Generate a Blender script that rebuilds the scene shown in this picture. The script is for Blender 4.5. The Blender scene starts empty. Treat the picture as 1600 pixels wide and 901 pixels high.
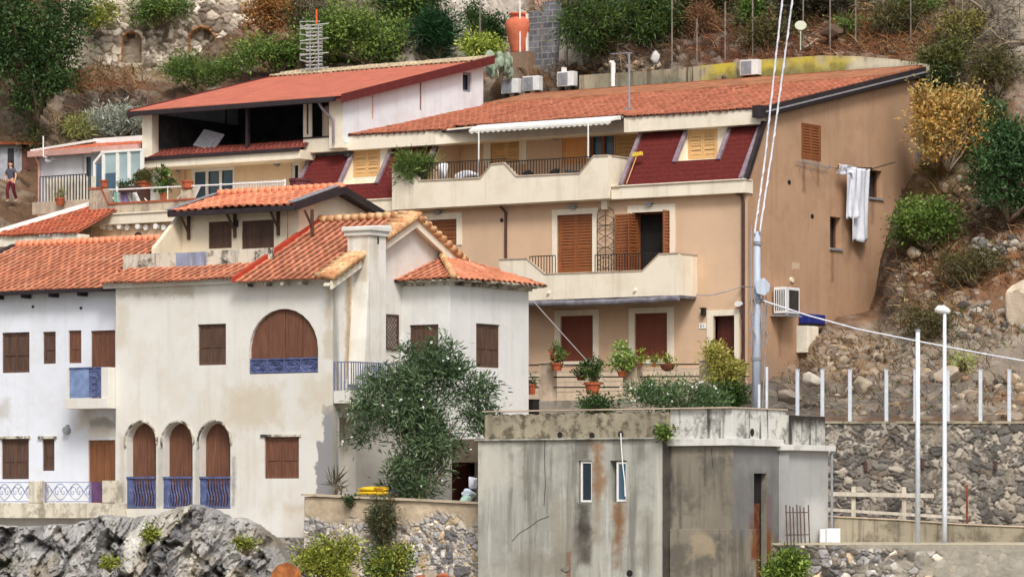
import bpy, bmesh, math, random
import numpy as np
from mathutils import Vector, Matrix, Euler
from mathutils.geometry import tessellate_polygon
rng = np.random.default_rng(7)
random.seed(7)
R = math.radians
scene = bpy.context.scene
COL = scene.collection
# ------------------------------------------------------------------ camera maths
FPX, CX, HY, ZC = 6000.0, 800.0, 790.0, 8.0      # focal length in photo pixels, principal column, horizon row, eye height
TH = R(34); c0, s0 = math.cos(TH), math.sin(TH)  # the houses' fronts are turned 34 degrees
def xy2ab(x, y): return (c0*x - s0*y, s0*x + c0*y)
def ab2xy(a, b): return (c0*a + s0*b, -s0*a + c0*b)
def at(px, py, Y):
    """point in building coordinates (a, b, z) seen at a photo pixel at distance Y"""
    a, b = xy2ab((px-CX)/FPX*Y, Y)
    return (a, b, ZC + (HY-py)/FPX*Y)
ROT = Matrix.Rotation(-TH, 4, 'Z')
def world(p):
    x, y = ab2xy(p[0], p[1]); return Vector((x, y, p[2]))

class Plane:
    """a vertical plane: F = front (b fixed), S = side (a fixed), Y = frontal (world y fixed). n is the distance out of it towards the viewer"""
    def __init__(s, kind, v): s.kind, s.v = kind, v
    def u(s, px):
        U = (px-CX)/FPX
        if s.kind == 'F': t = s.v/(s0*U+c0); return t*(c0*U-s0)
        if s.kind == 'S': t = s.v/(c0*U-s0); return t*(s0*U+c0)
        return U*s.v
    def dist(s, px):
        U = (px-CX)/FPX
        if s.kind == 'F': return s.v/(s0*U+c0)
        if s.kind == 'S': return s.v/(c0*U-s0)
        return s.v
    def uz(s, px, py): return (s.u(px), ZC+(HY-py)/FPX*s.dist(px))
    def pt(s, u, z, n=0.0):
        if s.kind == 'F': return (u, s.v-n, z)
        if s.kind == 'S': return (s.v+n, u, z)
        a, b = xy2ab(u, s.v-n); return (a, b, z)
    def rect(s, x0, y0, x1, y1):
        m = (x0+x1)/2; D = s.dist(m)
        return (s.u(x0), s.u(x1), ZC+(HY-y1)/FPX*D, ZC+(HY-y0)/FPX*D)
    def off(s, n):
        return Plane(s.kind, s.v - n if s.kind in 'FY' else s.v + n)
# ------------------------------------------------------------------ objects
ORG = {}
def link(o): COL.objects.link(o); return o
def tag(o, label=None, cat=None, group=None, kind=None):
    for k, v in (('label', label), ('category', cat), ('group', group), ('kind', kind)):
        if v: o[k] = v
    return o
def thing(name, label, cat, origin, group=None):
    o = bpy.data.objects.new(name, None); link(o)
    o.empty_display_size = .3
    o.location = world(origin); o.rotation_euler = (0, 0, -TH)
    ORG[o.name] = origin
    return tag(o, label, cat, group)
def mesh_obj(name, me, parent, org):
    o = bpy.data.objects.new(name, me); link(o)
    if parent is not None:
        o.parent = parent
        if parent.name in ORG: ORG[o.name] = ORG[parent.name]
    else:
        o.location = world(org); o.rotation_euler = (0, 0, -TH); ORG[o.name] = org
    return o
class MB:
    """collects faces in building coordinates and links them as ONE mesh object"""
    def __init__(s): s.v, s.f, s.uv = [], [], {}
    def add(s, vs, fs):
        k = len(s.v); s.v.extend(vs); s.f.extend([tuple(i+k for i in f) for f in fs]); return k
    def hexa(s, p):
        s.add(p, [(0,3,2,1),(4,5,6,7),(0,1,5,4),(1,2,6,5),(2,3,7,6),(3,0,4,7)]); return s
    def box(s, a0, a1, b0, b1, z0, z1):
        return s.hexa([(a0,b0,z0),(a1,b0,z0),(a1,b1,z0),(a0,b1,z0),(a0,b0,z1),(a1,b0,z1),(a1,b1,z1),(a0,b1,z1)])
    def pbox(s, P, u0, u1, z0, z1, n0, n1):
        q = P.pt
        return s.hexa([q(u0,z0,n1),q(u1,z0,n1),q(u1,z0,n0),q(u0,z0,n0),q(u0,z1,n1),q(u1,z1,n1),q(u1,z1,n0),q(u0,z1,n0)])
    def poly(s, pts): s.add(list(pts), [tuple(range(len(pts)))]); return s
    def pprism(s, P, uz, n0, n1):
        """outline in the plane (u, z), extruded from n0 to n1 (n1 nearer the viewer)"""
        k = len(uz)
        vs = [P.pt(u, z, n1) for u, z in uz] + [P.pt(u, z, n0) for u, z in uz]
        tri = tessellate_polygon([[Vector((u, z, 0)) for u, z in uz]])
        fs = [tuple(t) for t in tri] + [tuple(i+k for i in reversed(t)) for t in tri]
        fs += [(i, (i+1) % k, (i+1) % k+k, i+k) for i in range(k)]
        s.add(vs, fs); return s
    def pwall(s, P, outer, holes=(), depth=.18, n=0.0, rim=True):
        """wall sheet with real openings; reveals run inwards by depth"""
        loops = [outer]+list(holes)
        flat = [q for l in loops for q in l]
        tri = tessellate_polygon([[Vector((u, z, 0)) for u, z in l] for l in loops])
        s.add([P.pt(u, z, n) for u, z in flat], [tuple(t) for t in tri])
        for l in (loops if rim else loops[1:]):
            k = len(l)
            s.add([P.pt(u, z, n) for u, z in l]+[P.pt(u, z, n-depth) for u, z in l], [(i, (i+1) % k, (i+1) % k+k, i+k) for i in range(k)])
        return s
    def tube(s, pts, r, seg=6, cap=True):
        pts = [Vector(p) for p in pts]; n = len(pts)
        rs = r if isinstance(r, (list, tuple)) else [r]*n
        vs = []; up = Vector((0, 0, 1))
        for i, p in enumerate(pts):
            d = (pts[min(i+1, n-1)]-pts[max(i-1, 0)]).normalized()
            e = d.cross(up if abs(d.z) < .95 else Vector((1, 0, 0))).normalized(); g = d.cross(e)
            for k in range(seg):
                t = 2*math.pi*k/seg
                vs.append(tuple(p + (e*math.cos(t)+g*math.sin(t))*rs[i]))
        fs = [(i*seg+k, i*seg+(k+1) % seg, (i+1)*seg+(k+1) % seg, (i+1)*seg+k) for i in range(n-1) for k in range(seg)]
        if cap: fs += [tuple(range(seg)), tuple(range((n-1)*seg, n*seg))]
        s.add(vs, fs); return s
    def lathe(s, p, prof, seg=16, cap=True):
        """prof = [(radius, height)...] round a vertical axis at p"""
        vs = [(p[0]+r*math.cos(2*math.pi*k/seg), p[1]+r*math.sin(2*math.pi*k/seg), p[2]+h) for r, h in prof for k in range(seg)]
        m = len(prof)
        fs = [(i*seg+k, i*seg+(k+1) % seg, (i+1)*seg+(k+1) % seg, (i+1)*seg+k) for i in range(m-1) for k in range(seg)]
        if cap: fs += [tuple(range(seg)), tuple(range((m-1)*seg, m*seg))]
        s.add(vs, fs); return s
    def pdisc(s, P, u, z, r, n0, n1, seg=14, rz=None):
        rz = rz or r
        return s.pprism(P, [(u+r*math.cos(2*math.pi*k/seg), z+rz*math.sin(2*math.pi*k/seg)) for k in range(seg)], n0, n1)
    def build(s, name, mat, parent=None, smooth=False, org=None, bevel=0):
        if parent is not None and parent.name in ORG: org = ORG[parent.name]
        if org is None:
            v = np.array(s.v); org = tuple((v[:, :2].min(0)+v[:, :2].max(0))/2)+(float(v[:, 2].min()),)
        me = bpy.data.meshes.new(name)
        me.from_pydata([(v[0]-org[0], v[1]-org[1], v[2]-org[2]) for v in s.v], [], s.f)
        bm = bmesh.new(); bm.from_mesh(me)
        bmesh.ops.recalc_face_normals(bm, faces=bm.faces); bm.to_mesh(me); bm.free()
        if s.uv:
            l = me.uv_layers.new(name='UVMap')
        me.materials.append(mat)
        if smooth: me.polygons.foreach_set('use_smooth', [True]*len(me.polygons))
        o = mesh_obj(name, me, parent, org)
        if bevel:
            m = o.modifiers.new('Bevel', 'BEVEL'); m.width = bevel; m.segments = 2; m.limit_method = 'ANGLE'
        return o
def np_mesh(name, V, F, mat, parent=None, org=None, col=None, uv=None, smooth=False, loopcol=False):
    """fast mesh from arrays. V (n,3) in building coordinates, F (m,k) quads or triangles, col per vertex (n,3)"""
    V = np.asarray(V, float); F = np.asarray(F, np.int32)
    if parent is not None and parent.name in ORG: org = ORG[parent.name]
    if org is None: org = tuple((V[:, :2].min(0)+V[:, :2].max(0))/2)+(float(V[:, 2].min()),)
    me = bpy.data.meshes.new(name)
    m, k = F.shape
    me.vertices.add(len(V)); me.vertices.foreach_set('co', (V-np.array(org)).astype(np.float32).ravel())
    me.loops.add(m*k); me.loops.foreach_set('vertex_index', F.ravel())
    me.polygons.add(m); me.polygons.foreach_set('loop_start', np.arange(0, m*k, k, dtype=np.int32))
    me.polygons.foreach_set('loop_total', np.full(m, k, np.int32))
    if smooth: me.polygons.foreach_set('use_smooth', np.ones(m, bool))
    me.update(calc_edges=True)
    if col is not None:
        at_ = me.color_attributes.new('Col', 'FLOAT_COLOR', 'POINT')
        cc = np.ones((len(V), 4), np.float32); cc[:, :3] = col; at_.data.foreach_set('color', cc.ravel())
    if uv is not None:
        l = me.uv_layers.new(name='UVMap'); l.data.foreach_set('uv', np.asarray(uv, np.float32)[F.ravel()].ravel())
    me.validate()
    me.materials.append(mat)
    return mesh_obj(name, me, parent, org)
def dup(root, loc, label=None, rotz=None, scale=None, group=None):
    r = root.copy(); link(r); r.location = world(loc)
    if label: r['label'] = label
    if group: r['group'] = group
    if rotz is not None: r.rotation_euler = (0, 0, rotz)
    if scale: r.scale = scale if not isinstance(scale, (int, float)) else (scale,)*3
    for ch in list(root.children):
        cc = ch.copy(); link(cc); cc.parent = r
        for g in list(ch.children):
            d = g.copy(); link(d); d.parent = cc
    return r
# ------------------------------------------------------------------ noise
def _hash(ix, iy, iz, seed):
    h = (ix*374761393 + iy*668265263 + iz*2147483647 + seed*974634777) & 0xffffffff
    h = ((h ^ (h >> 13))*1274126177) & 0xffffffff
    return ((h ^ (h >> 16)) & 0xffffff)/float(0xffffff)
def vnoise(x, y, z=None, seed=0):
    z = np.zeros_like(x) if z is None else z
    ix, iy, iz = [np.floor(q).astype(np.int64) for q in (x, y, z)]
    fx, fy, fz = x-ix, y-iy, z-iz
    fx, fy, fz = [q*q*q*(q*(q*6-15)+10) for q in (fx, fy, fz)]
    r = 0
    for dx in (0, 1):
        for dy in (0, 1):
            for dz in (0, 1):
                w = (fx if dx else 1-fx)*(fy if dy else 1-fy)*(fz if dz else 1-fz)
                r = r + w*_hash(ix+dx, iy+dy, iz+dz, seed)
    return r*2-1
def fbm(x, y, z=None, seed=0, oct=5, ridged=False):
    r, amp, tot = 0, 1.0, 0
    for o in range(oct):
        k = 2.03**o
        n = vnoise(x*k, y*k, None if z is None else z*k, seed+o*17)
        r = r + amp*((1-np.abs(n)*2) if ridged else n); tot += amp; amp *= .5
    return r/tot
def cells(u, v, size, seed=0, jit=.85, aspect=1.0):
    """voronoi: F1, F2, random per cell, in a flat (u, v)"""
    x, y = u/size, v/size*aspect
    ix, iy = np.floor(x).astype(np.int64), np.floor(y).astype(np.int64)
    f1 = np.full(x.shape, 9.); f2 = np.full(x.shape, 9.); rid = np.zeros(x.shape); rid2 = np.zeros(x.shape)
    for dx in (-1, 0, 1):
        for dy in (-1, 0, 1):
            cx_ = ix+dx; cy_ = iy+dy; o = np.zeros_like(cx_)
            jx = cx_+.5+(_hash(cx_, cy_, o, seed)-.5)*jit; jy = cy_+.5+(_hash(cx_, cy_, o+1, seed)-.5)*jit
            d = np.hypot(x-jx, y-jy)
            near = d < f1
            f2 = np.where(near, f1, np.minimum(f2, d))
            h = _hash(cx_, cy_, o+2, seed); h2 = _hash(cx_, cy_, o+3, seed)
            rid = np.where(near, h, rid); rid2 = np.where(near, h2, rid2)
            f1 = np.where(near, d, f1)
    return f1, f2, rid, rid2
def facets(u, v, size, seed, aspect=1.0):
    """broken-rock relief: every voronoi cell is a flat piece with its own height and tilt"""
    x, y = u/size, v/size*aspect
    ix, iy = np.floor(x).astype(np.int64), np.floor(y).astype(np.int64)
    f1 = np.full(x.shape, 9.); out = np.zeros(x.shape); rid = np.zeros(x.shape)
    for dx in (-1, 0, 1):
        for dy in (-1, 0, 1):
            cx_ = ix+dx; cy_ = iy+dy; o = np.zeros_like(cx_)
            jx = cx_+.5+(_hash(cx_, cy_, o, seed)-.5)*.95; jy = cy_+.5+(_hash(cx_, cy_, o+1, seed)-.5)*.95
            d = np.abs(x-jx)*.7+np.abs(y-jy)*.7+np.hypot(x-jx, y-jy)*.4; near = d < f1
            h = _hash(cx_, cy_, o+2, seed); g1 = _hash(cx_, cy_, o+3, seed)-.5; g2 = _hash(cx_, cy_, o+4, seed)-.5
            out = np.where(near, (h-.5)+1.5*g1*(x-jx)+1.5*g2*(y-jy), out); rid = np.where(near, h, rid); f1 = np.where(near, d, f1)
    return out*size, rid
def grid_faces(nu, nv):
    i = np.arange(nu-1)[:, None]*nv+np.arange(nv-1)[None, :]
    i = i.ravel(); return np.stack([i, i+nv, i+nv+1, i+1], 1)
def lin(cv):
    cv = np.asarray(cv, float)/255.; return np.where(cv <= .04045, cv/12.92, ((cv+.055)/1.055)**2.4)
def C(r, g, b, k=1.0):
    l = lin((r, g, b))*k; return (float(l[0]), float(l[1]), float(l[2]), 1.0)
# ------------------------------------------------------------------ materials
class G:
    """small node-graph writer"""
    def __init__(s, name):
        s.m = bpy.data.materials.new(name); s.m.use_nodes = True
        s.t = s.m.node_tree; s.t.nodes.clear()
        s.out = s.n('ShaderNodeOutputMaterial'); s.bsdf = s.n('ShaderNodeBsdfPrincipled')
        s.l(s.bsdf.outputs[0], s.out.inputs[0])
        s._pos = s._ab = None
    def n(s, t, **k):
        x = s.t.nodes.new(t)
        for a, v in k.items(): setattr(x, a, v)
        return x
    def l(s, a, b): s.t.links.new(a, b)
    def put(s, sock, v):
        if isinstance(v, bpy.types.NodeSocket): s.l(v, sock)
        elif v is not None: sock.default_value = v
    def math(s, op, a, b=None, c=None, clamp=False):
        x = s.n('ShaderNodeMath', operation=op, use_clamp=clamp)
        for i, v in enumerate((a, b, c)):
            if v is not None: s.put(x.inputs[i], v)
        return x.outputs[0]
    def mix(s, f, a, b, mode='MIX'):
        x = s.n('ShaderNodeMix', data_type='RGBA', blend_type=mode)
        s.put(x.inputs[0], f); s.put(x.inputs[6], a); s.put(x.inputs[7], b); return x.outputs[2]
    def ramp(s, f, *stops):
        x = s.n('ShaderNodeValToRGB'); e = x.color_ramp.elements
        while len(e) < len(stops): e.new(.5)
        for i, (p, cc) in enumerate(stops):
            e[i].position = p; e[i].color = cc if not isinstance(cc, (int, float)) else (cc, cc, cc, 1)
        s.put(x.inputs[0], f); return x.outputs[0]
    def step(s, v, lo, hi):
        x = s.n('ShaderNodeMapRange', interpolation_type='SMOOTHSTEP', clamp=True)
        s.put(x.inputs[0], v); x.inputs[1].default_value = lo; x.inputs[2].default_value = hi; return x.outputs[0]
    @property
    def ab(s):
        """position in building coordinates (a, b, z)"""
        if s._ab is None:
            g = s.n('ShaderNodeNewGeometry')
            d1 = s.n('ShaderNodeVectorMath', operation='DOT_PRODUCT'); d1.inputs[1].default_value = (c0, -s0, 0)
            d2 = s.n('ShaderNodeVectorMath', operation='DOT_PRODUCT'); d2.inputs[1].default_value = (s0, c0, 0)
            d3 = s.n('ShaderNodeVectorMath', operation='DOT_PRODUCT'); d3.inputs[1].default_value = (0, 0, 1)
            x = s.n('ShaderNodeCombineXYZ')
            for i, d in enumerate((d1, d2, d3)): s.l(g.outputs['Position'], d.inputs[0]); s.l(d.outputs['Value'], x.inputs[i])
            s._ab = x.outputs[0]; s.abz = (d1.outputs['Value'], d2.outputs['Value'], d3.outputs['Value'])
        return s._ab
    def noise(s, scale, detail=4, rough=.55, stretch=None, off=0.0, vec=None):
        v = vec if vec is not None else s.ab
        mp = s.n('ShaderNodeMapping'); s.l(v, mp.inputs[0])
        mp.inputs[1].default_value = (off, off*1.3, off*.7)
        if stretch: mp.inputs[3].default_value = stretch
        x = s.n('ShaderNodeTexNoise'); s.l(mp.outputs[0], x.inputs[0])
        x.inputs['Scale'].default_value = scale; x.inputs['Detail'].default_value = detail; x.inputs['Roughness'].default_value = rough
        return x.outputs[0]
    def voronoi(s, scale, feature='F1', stretch=None, out=0):
        mp = s.n('ShaderNodeMapping'); s.l(s.ab, mp.inputs[0])
        if stretch: mp.inputs[3].default_value = stretch
        x = s.n('ShaderNodeTexVoronoi', feature=feature); s.l(mp.outputs[0], x.inputs[0]); x.inputs['Scale'].default_value = scale
        return x.outputs[out]
    def bump(s, h, strength=.3, dist=.02):
        x = s.n('ShaderNodeBump'); s.l(h, x.inputs['Height']); x.inputs['Strength'].default_value = strength; x.inputs['Distance'].default_value = dist
        s.l(x.outputs[0], s.bsdf.inputs['Normal'])
    def fin(s, color, rough=.85, spec=.25, metal=0.0):
        s.put(s.bsdf.inputs['Base Color'], color); s.put(s.bsdf.inputs['Roughness'], rough)
        s.bsdf.inputs['Specular IOR Level'].default_value = spec; s.bsdf.inputs['Metallic'].default_value = metal
        return s.m
def scl(cv, k): return (cv[0]*k, cv[1]*k, cv[2]*k, 1)
def plaster(name, base, var=.10, dirt=None, dirt_amt=.35, streak=.25, streak_col=None, stains=(), bump=.25, rough=.9, fine=.5, dscale=.8, pale=None, pale_amt=.3):
    """weathered wall: broad tone shifts, grime, run-off streaks, and stains = [(axis, u0, u1, z0, z1, soft, wobble, colour, strength)]"""
    g = G(name); g.ab
    n1 = g.noise(.35, 5, .6); n2 = g.noise(2.2, 6, .65, off=5); n3 = g.noise(14, 4, .7, off=9)
    col = g.mix(g.step(n1, .35, .68), scl(base, 1-var), scl(base, 1+var*.5))
    col = g.mix(g.math('MULTIPLY', g.step(n2, .5, .78), .55*fine), col, scl(base, 1-var*2.2))
    if dirt:
        m = g.math('MULTIPLY', g.step(g.noise(dscale, 7, .72, off=21), .46, .62), dirt_amt)
        col = g.mix(m, col, dirt)
    if pale:
        col = g.mix(g.math('MULTIPLY', g.step(g.noise(3.0, 6, .7, stretch=(1.4, 1.4, .10), off=52), .52, .66), pale_amt), col, pale)
    if streak:
        sn = g.noise(3.2, 4, .6, stretch=(1, 1, .07), off=33)
        m = g.math('MULTIPLY', g.step(sn, .50, .68), streak)
        col = g.mix(m, col, streak_col or scl(base, .55))
    wob = None
    if stains:
        gn = g.n('ShaderNodeNewGeometry'); face = {}
        for ax_, v_ in (('F', (s0, c0, 0)), ('S', (c0, -s0, 0)), ('Y', (0, 1, 0))):
            dt = g.n('ShaderNodeVectorMath', operation='DOT_PRODUCT'); g.l(gn.outputs['True Normal'], dt.inputs[0]); dt.inputs[1].default_value = v_
            face[ax_] = g.math('GREATER_THAN', g.math('ABSOLUTE', dt.outputs['Value']), .6)
    for (ax, u0, u1, z0, z1, soft, wobble, cc, st) in stains:
        if wob is None:
            wob = g.math('SUBTRACT', g.noise(1.6, 6, .65, off=41), .5)
        q = g.abz[0] if ax == 'F' else g.abz[1]
        du = g.math('SUBTRACT', g.math('ABSOLUTE', g.math('SUBTRACT', q, (u0+u1)/2)), (u1-u0)/2)
        dz = g.math('SUBTRACT', g.math('ABSOLUTE', g.math('SUBTRACT', g.abz[2], (z0+z1)/2)), (z1-z0)/2)
        d = g.math('MULTIPLY_ADD', wob, wobble, g.math('MAXIMUM', du, dz))
        m = g.math('MULTIPLY', g.step(d, soft, -soft), face[ax])            # only on the faces that run along this plane
        col = g.mix(g.math('MULTIPLY', m, g.math('MULTIPLY_ADD', n2, 1.1*st, .45*st, clamp=True)), col, cc)
    g.bump(g.math('ADD', g.math('MULTIPLY', n2, .8), g.math('MULTIPLY', n3, .35)), bump, .03)
    return g.fin(col, rough, .2)
def flat(name, base, rough=.6, var=.08, scale=3.0, spec=.4, metal=0.0, bump=0, stretch=None, wear=None, wear_amt=.0):
    g = G(name)
    n = g.noise(scale, 5, .6, stretch=stretch)
    col = g.mix(g.step(n, .3, .72), scl(base, 1-var*1.6), scl(base, 1+var))
    if wear:
        col = g.mix(g.math('MULTIPLY', g.step(g.noise(scale*2.1, 6, .7, off=8, stretch=stretch), .52, .66), wear_amt), col, wear)
    if bump: g.bump(n, bump, .02)
    return g.fin(col, rough, spec, metal)
def wood(name, base, rough=.55, var=.25, wear=None, wear_amt=.3):
    g = G(name)
    n = g.noise(5, 6, .65, stretch=(3, 3, .25)); n2 = g.noise(.9, 3, .5, off=3)
    col = g.mix(g.step(n, .3, .7), scl(base, 1-var), scl(base, 1+var*.6))
    col = g.mix(g.math('MULTIPLY', g.step(n2, .45, .7), .4), col, scl(base, .7))
    if wear: col = g.mix(g.math('MULTIPLY', g.step(g.noise(4, 6, .7, off=11, stretch=(2.5, 2.5, .35)), .55, .68), wear_amt), col, wear)
    g.bump(n, .25, .01)
    return g.fin(col, rough, .35)
def tile_mat(name, base, pale=None, dark=None, pale_amt=.3, dirt=.35):
    """roof tiles: tone per tile from the UV's whole numbers (column, row), lichen and soot over them"""
    g = G(name)
    uv = g.n('ShaderNodeUVMap'); fl = g.n('ShaderNodeVectorMath', operation='FLOOR'); g.l(uv.outputs[0], fl.inputs[0])
    wn = g.n('ShaderNodeTexWhiteNoise', noise_dimensions='2D'); g.l(fl.outputs[0], wn.inputs[0])
    col = g.ramp(wn.outputs[0], (0, scl(base, .78)), (.35, scl(base, .95)), (.7, scl(base, 1.08)), (1, scl(base, 1.25)))
    pale = pale or C(222, 160, 120); dark = dark or C(70, 45, 38)
    col = g.mix(g.math('MULTIPLY', g.step(g.noise(1.1, 6, .7), .5, .7), pale_amt), col, pale)
    col = g.mix(g.math('MULTIPLY', g.step(g.noise(2.6, 7, .75, off=4), .52, .74), dirt), col, dark)
    pan = g.n('ShaderNodeAttribute', attribute_name='Col')                 # painted valley shade darkens the channels and the cover tiles' flanks
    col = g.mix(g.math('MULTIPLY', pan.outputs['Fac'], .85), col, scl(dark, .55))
    g.bump(g.noise(18, 3, .6), .15, .01)
    return g.fin(col, .85, .2)
def attr_mat(name, rough=.9, scale=9.0, amt=.35, bump=.5, bdist=.04, extra=None, spec=.2):
    """colour comes from the mesh's own Col attribute (stone, soil), broken up by fine noise"""
    g = G(name); a = g.n('ShaderNodeAttribute', attribute_name='Col')
    n = g.noise(scale, 7, .7); n2 = g.noise(scale*.22, 5, .6, off=7)
    k = g.math('MULTIPLY_ADD', n, amt*2, 1-amt)
    k = g.math('MULTIPLY', k, g.math('MULTIPLY_ADD', n2, amt*1.2, 1-amt*.6))
    v = g.n('ShaderNodeVectorMath', operation='SCALE'); g.l(a.outputs['Color'], v.inputs[0]); g.l(k, v.inputs['Scale'])
    col = v.outputs[0]
    if extra: col = g.mix(g.math('MULTIPLY', g.step(g.noise(extra[1], 7, .72, off=15), .52, .66), extra[2]), col, extra[0])
    g.bump(g.math('ADD', n, g.math('MULTIPLY', g.noise(scale*3, 4, .7, off=2), .5)), bump, bdist)
    return g.fin(col, rough, spec)
def leaf_mat(name, rough=.55, trans=.25):
    g = G(name); a = g.n('ShaderNodeAttribute', attribute_name='Col')
    g.fin(a.outputs['Color'], rough, .3)
    tr = g.n('ShaderNodeBsdfTranslucent'); g.l(a.outputs['Color'], tr.inputs[0])
    mx = g.n('ShaderNodeMixShader'); mx.inputs[0].default_value = trans
    g.l(g.bsdf.outputs[0], mx.inputs[1]); g.l(tr.outputs[0], mx.inputs[2]); g.l(mx.outputs[0], g.out.inputs[0])
    return g.m
def glass_dark(name, base=(.02, .03, .04, 1), rough=.12):
    g = G(name); return g.fin(g.mix(g.noise(.8, 2), base, scl(base, 1.8)), rough, .6)
# ------------------------------------------------------------------ hillside
TCOL = [  # photo column -> (photo row, distance) of the hill's surface
 (-500, [(-420,236),(-150,200),(0,186),(150,177),(225,174),(290,172),(330,168),(420,164),(900,160)]),
 (0,    [(-420,232),(-150,196),(0,182),(150,175),(225,173),(290,171),(316,168.5),(335,167),(420,164),(900,160)]),
 (60,   [(-420,230),(-150,196),(0,182),(150,174),(225,172),(290,170),(335,167),(420,164),(900,160)]),
 (100,  [(-420,230),(-150,198),(0,186),(108,179.5),(125,175),(160,171),(215,168),(330,165),(900,158)]),
 (250,  [(-420,230),(-150,198),(0,186),(105,179.5),(122,174),(150,170),(215,167),(330,165),(900,156)]),
 (400,  [(-420,226),(-150,196),(0,182),(80,173),(105,169),(140,167),(330,165),(900,155)]),
 (480,  [(-420,222),(-150,190),(0,176),(97,167),(140,166),(330,164),(900,154)]),
 (700,  [(-420,218),(-150,184),(0,172.5),(60,169),(90,166),(140,165),(330,162),(900,150)]),
 (790,  [(-420,216),(-150,182),(0,171),(84,167),(92,165),(140,163.5),(330,160),(900,148)]),
 (900,  [(-420,214),(-150,180),(0,169),(100,163),(120,162.5),(160,162),(330,158),(900,146)]),
 (1000, [(-420,210),(-150,178),(0,166.5),(92,160.3),(104,159.6),(160,159),(330,156),(900,144)]),
 (1170, [(-420,206),(-150,174),(0,163.5),(90,157.3),(110,156.2),(160,156),(560,148),(610,139.5),(640,134),(680,130),(900,129)]),
 (1240, [(-420,204),(-150,172),(0,162),(88,156),(110,155),(160,154.5),(500,149),(570,143.4),(600,141),(640,133),(665,128.6),(900,128.4)]),
 (1300, [(-420,202),(-150,170),(0,161),(84,155),(106,153.8),(160,153.5),(400,150.5),(500,145.8),(530,142),(600,137),(640,131.5),(662,128.6),(900,128.4)]),
 (1360, [(-420,200),(-150,169),(0,160),(80,154),(104,152.8),(300,152),(400,150),(486,147.6),(530,141.5),(600,136),(640,131),(662,128.6),(900,128.4)]),
 (1405, [(-420,199),(-150,168),(0,159),(80,153.6),(120,152.6),(250,151.5),(320,149.3),(380,147.0),(450,144),(530,139.5),(600,135),(640,130.6),(662,128.6),(900,128.4)]),
 (1440, [(-420,198),(-150,168),(0,158),(80,153.4),(120,152.4),(250,151),(300,149.4),(380,146),(450,143),(530,138.6),(600,134.5),(640,130.4),(662,128.6),(900,128.4)]),
 (1500, [(-420,196),(-150,166),(0,156),(150,151.5),(300,147.5),(380,144.8),(450,142),(530,138),(600,134),(640,130.3),(662,128.6),(900,128.4)]),
 (1600, [(-420,194),(-150,164),(0,154),(150,149.5),(300,145.5),(450,140.5),(530,137),(600,133.4),(640,130.2),(662,128.6),(900,128.4)]),
 (2100, [(-420,184),(-150,156),(0,148),(150,144.5),(300,141),(450,137),(530,134.5),(600,132),(640,130),(662,128.6),(900,128.4)]),
]
_tx = np.array([t[0] for t in TCOL], float)
def YT(px, py):
    px = np.asarray(px, float); py = np.asarray(py, float)
    tab = np.stack([np.interp(py, [q[0] for q in t[1]], [q[1] for q in t[1]]) for t in TCOL])
    i = np.clip(np.searchsorted(_tx, px)-1, 0, len(_tx)-2)
    f = np.clip((px-_tx[i])/(_tx[i+1]-_tx[i]), 0, 1); f = f*f*(3-2*f)
    sh = px.shape; tabf = tab.reshape(len(TCOL), -1); k = np.arange(tabf.shape[1])
    return (tabf[i.ravel(), k]*(1-f.ravel())+tabf[i.ravel()+1, k]*f.ravel()).reshape(sh)
def np_at(px, py, Y):
    x = (px-CX)/FPX*Y; return np.stack([c0*x-s0*Y, s0*x+c0*Y, ZC+(HY-py)/FPX*Y], -1)
TZ = [  # soil and rock colours in patches: column, row, half sizes, colour
 (50,205,110,45,(152,128,104)),(170,140,70,26,(158,104,68)),(180,180,70,32,(92,76,66)),(250,115,120,18,(168,142,108)),
 (430,45,55,60,(158,108,70)),(505,25,50,36,(92,82,72)),(735,35,50,80,(244,232,216)),(800,40,30,60,(220,206,190)),(640,75,40,34,(204,194,180)),(565,50,60,60,(98,96,60)),
 (960,105,100,32,(150,134,116)),(1000,60,130,46,(84,66,54)),(880,60,30,60,(172,166,152)),(1250,70,210,46,(134,92,68)),(1120,45,90,40,(88,66,54)),(1390,40,90,36,(150,112,80)),(1300,15,140,30,(64,54,46)),
 (1500,60,70,60,(142,124,104)),(1570,40,70,70,(166,154,136)),(1470,240,60,80,(132,112,76)),(1540,400,110,70,(160,114,82)),(1430,420,60,70,(140,106,80)),(1480,520,130,50,(158,120,90)),(1395,400,25,110,(96,82,70)),
 (1450,560,240,50,(160,146,130)),(1400,625,320,30,(122,112,102)),(1560,620,60,30,(158,146,130)),(1310,560,80,40,(172,150,126)),(1540,320,70,50,(112,92,72)),
]
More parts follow.
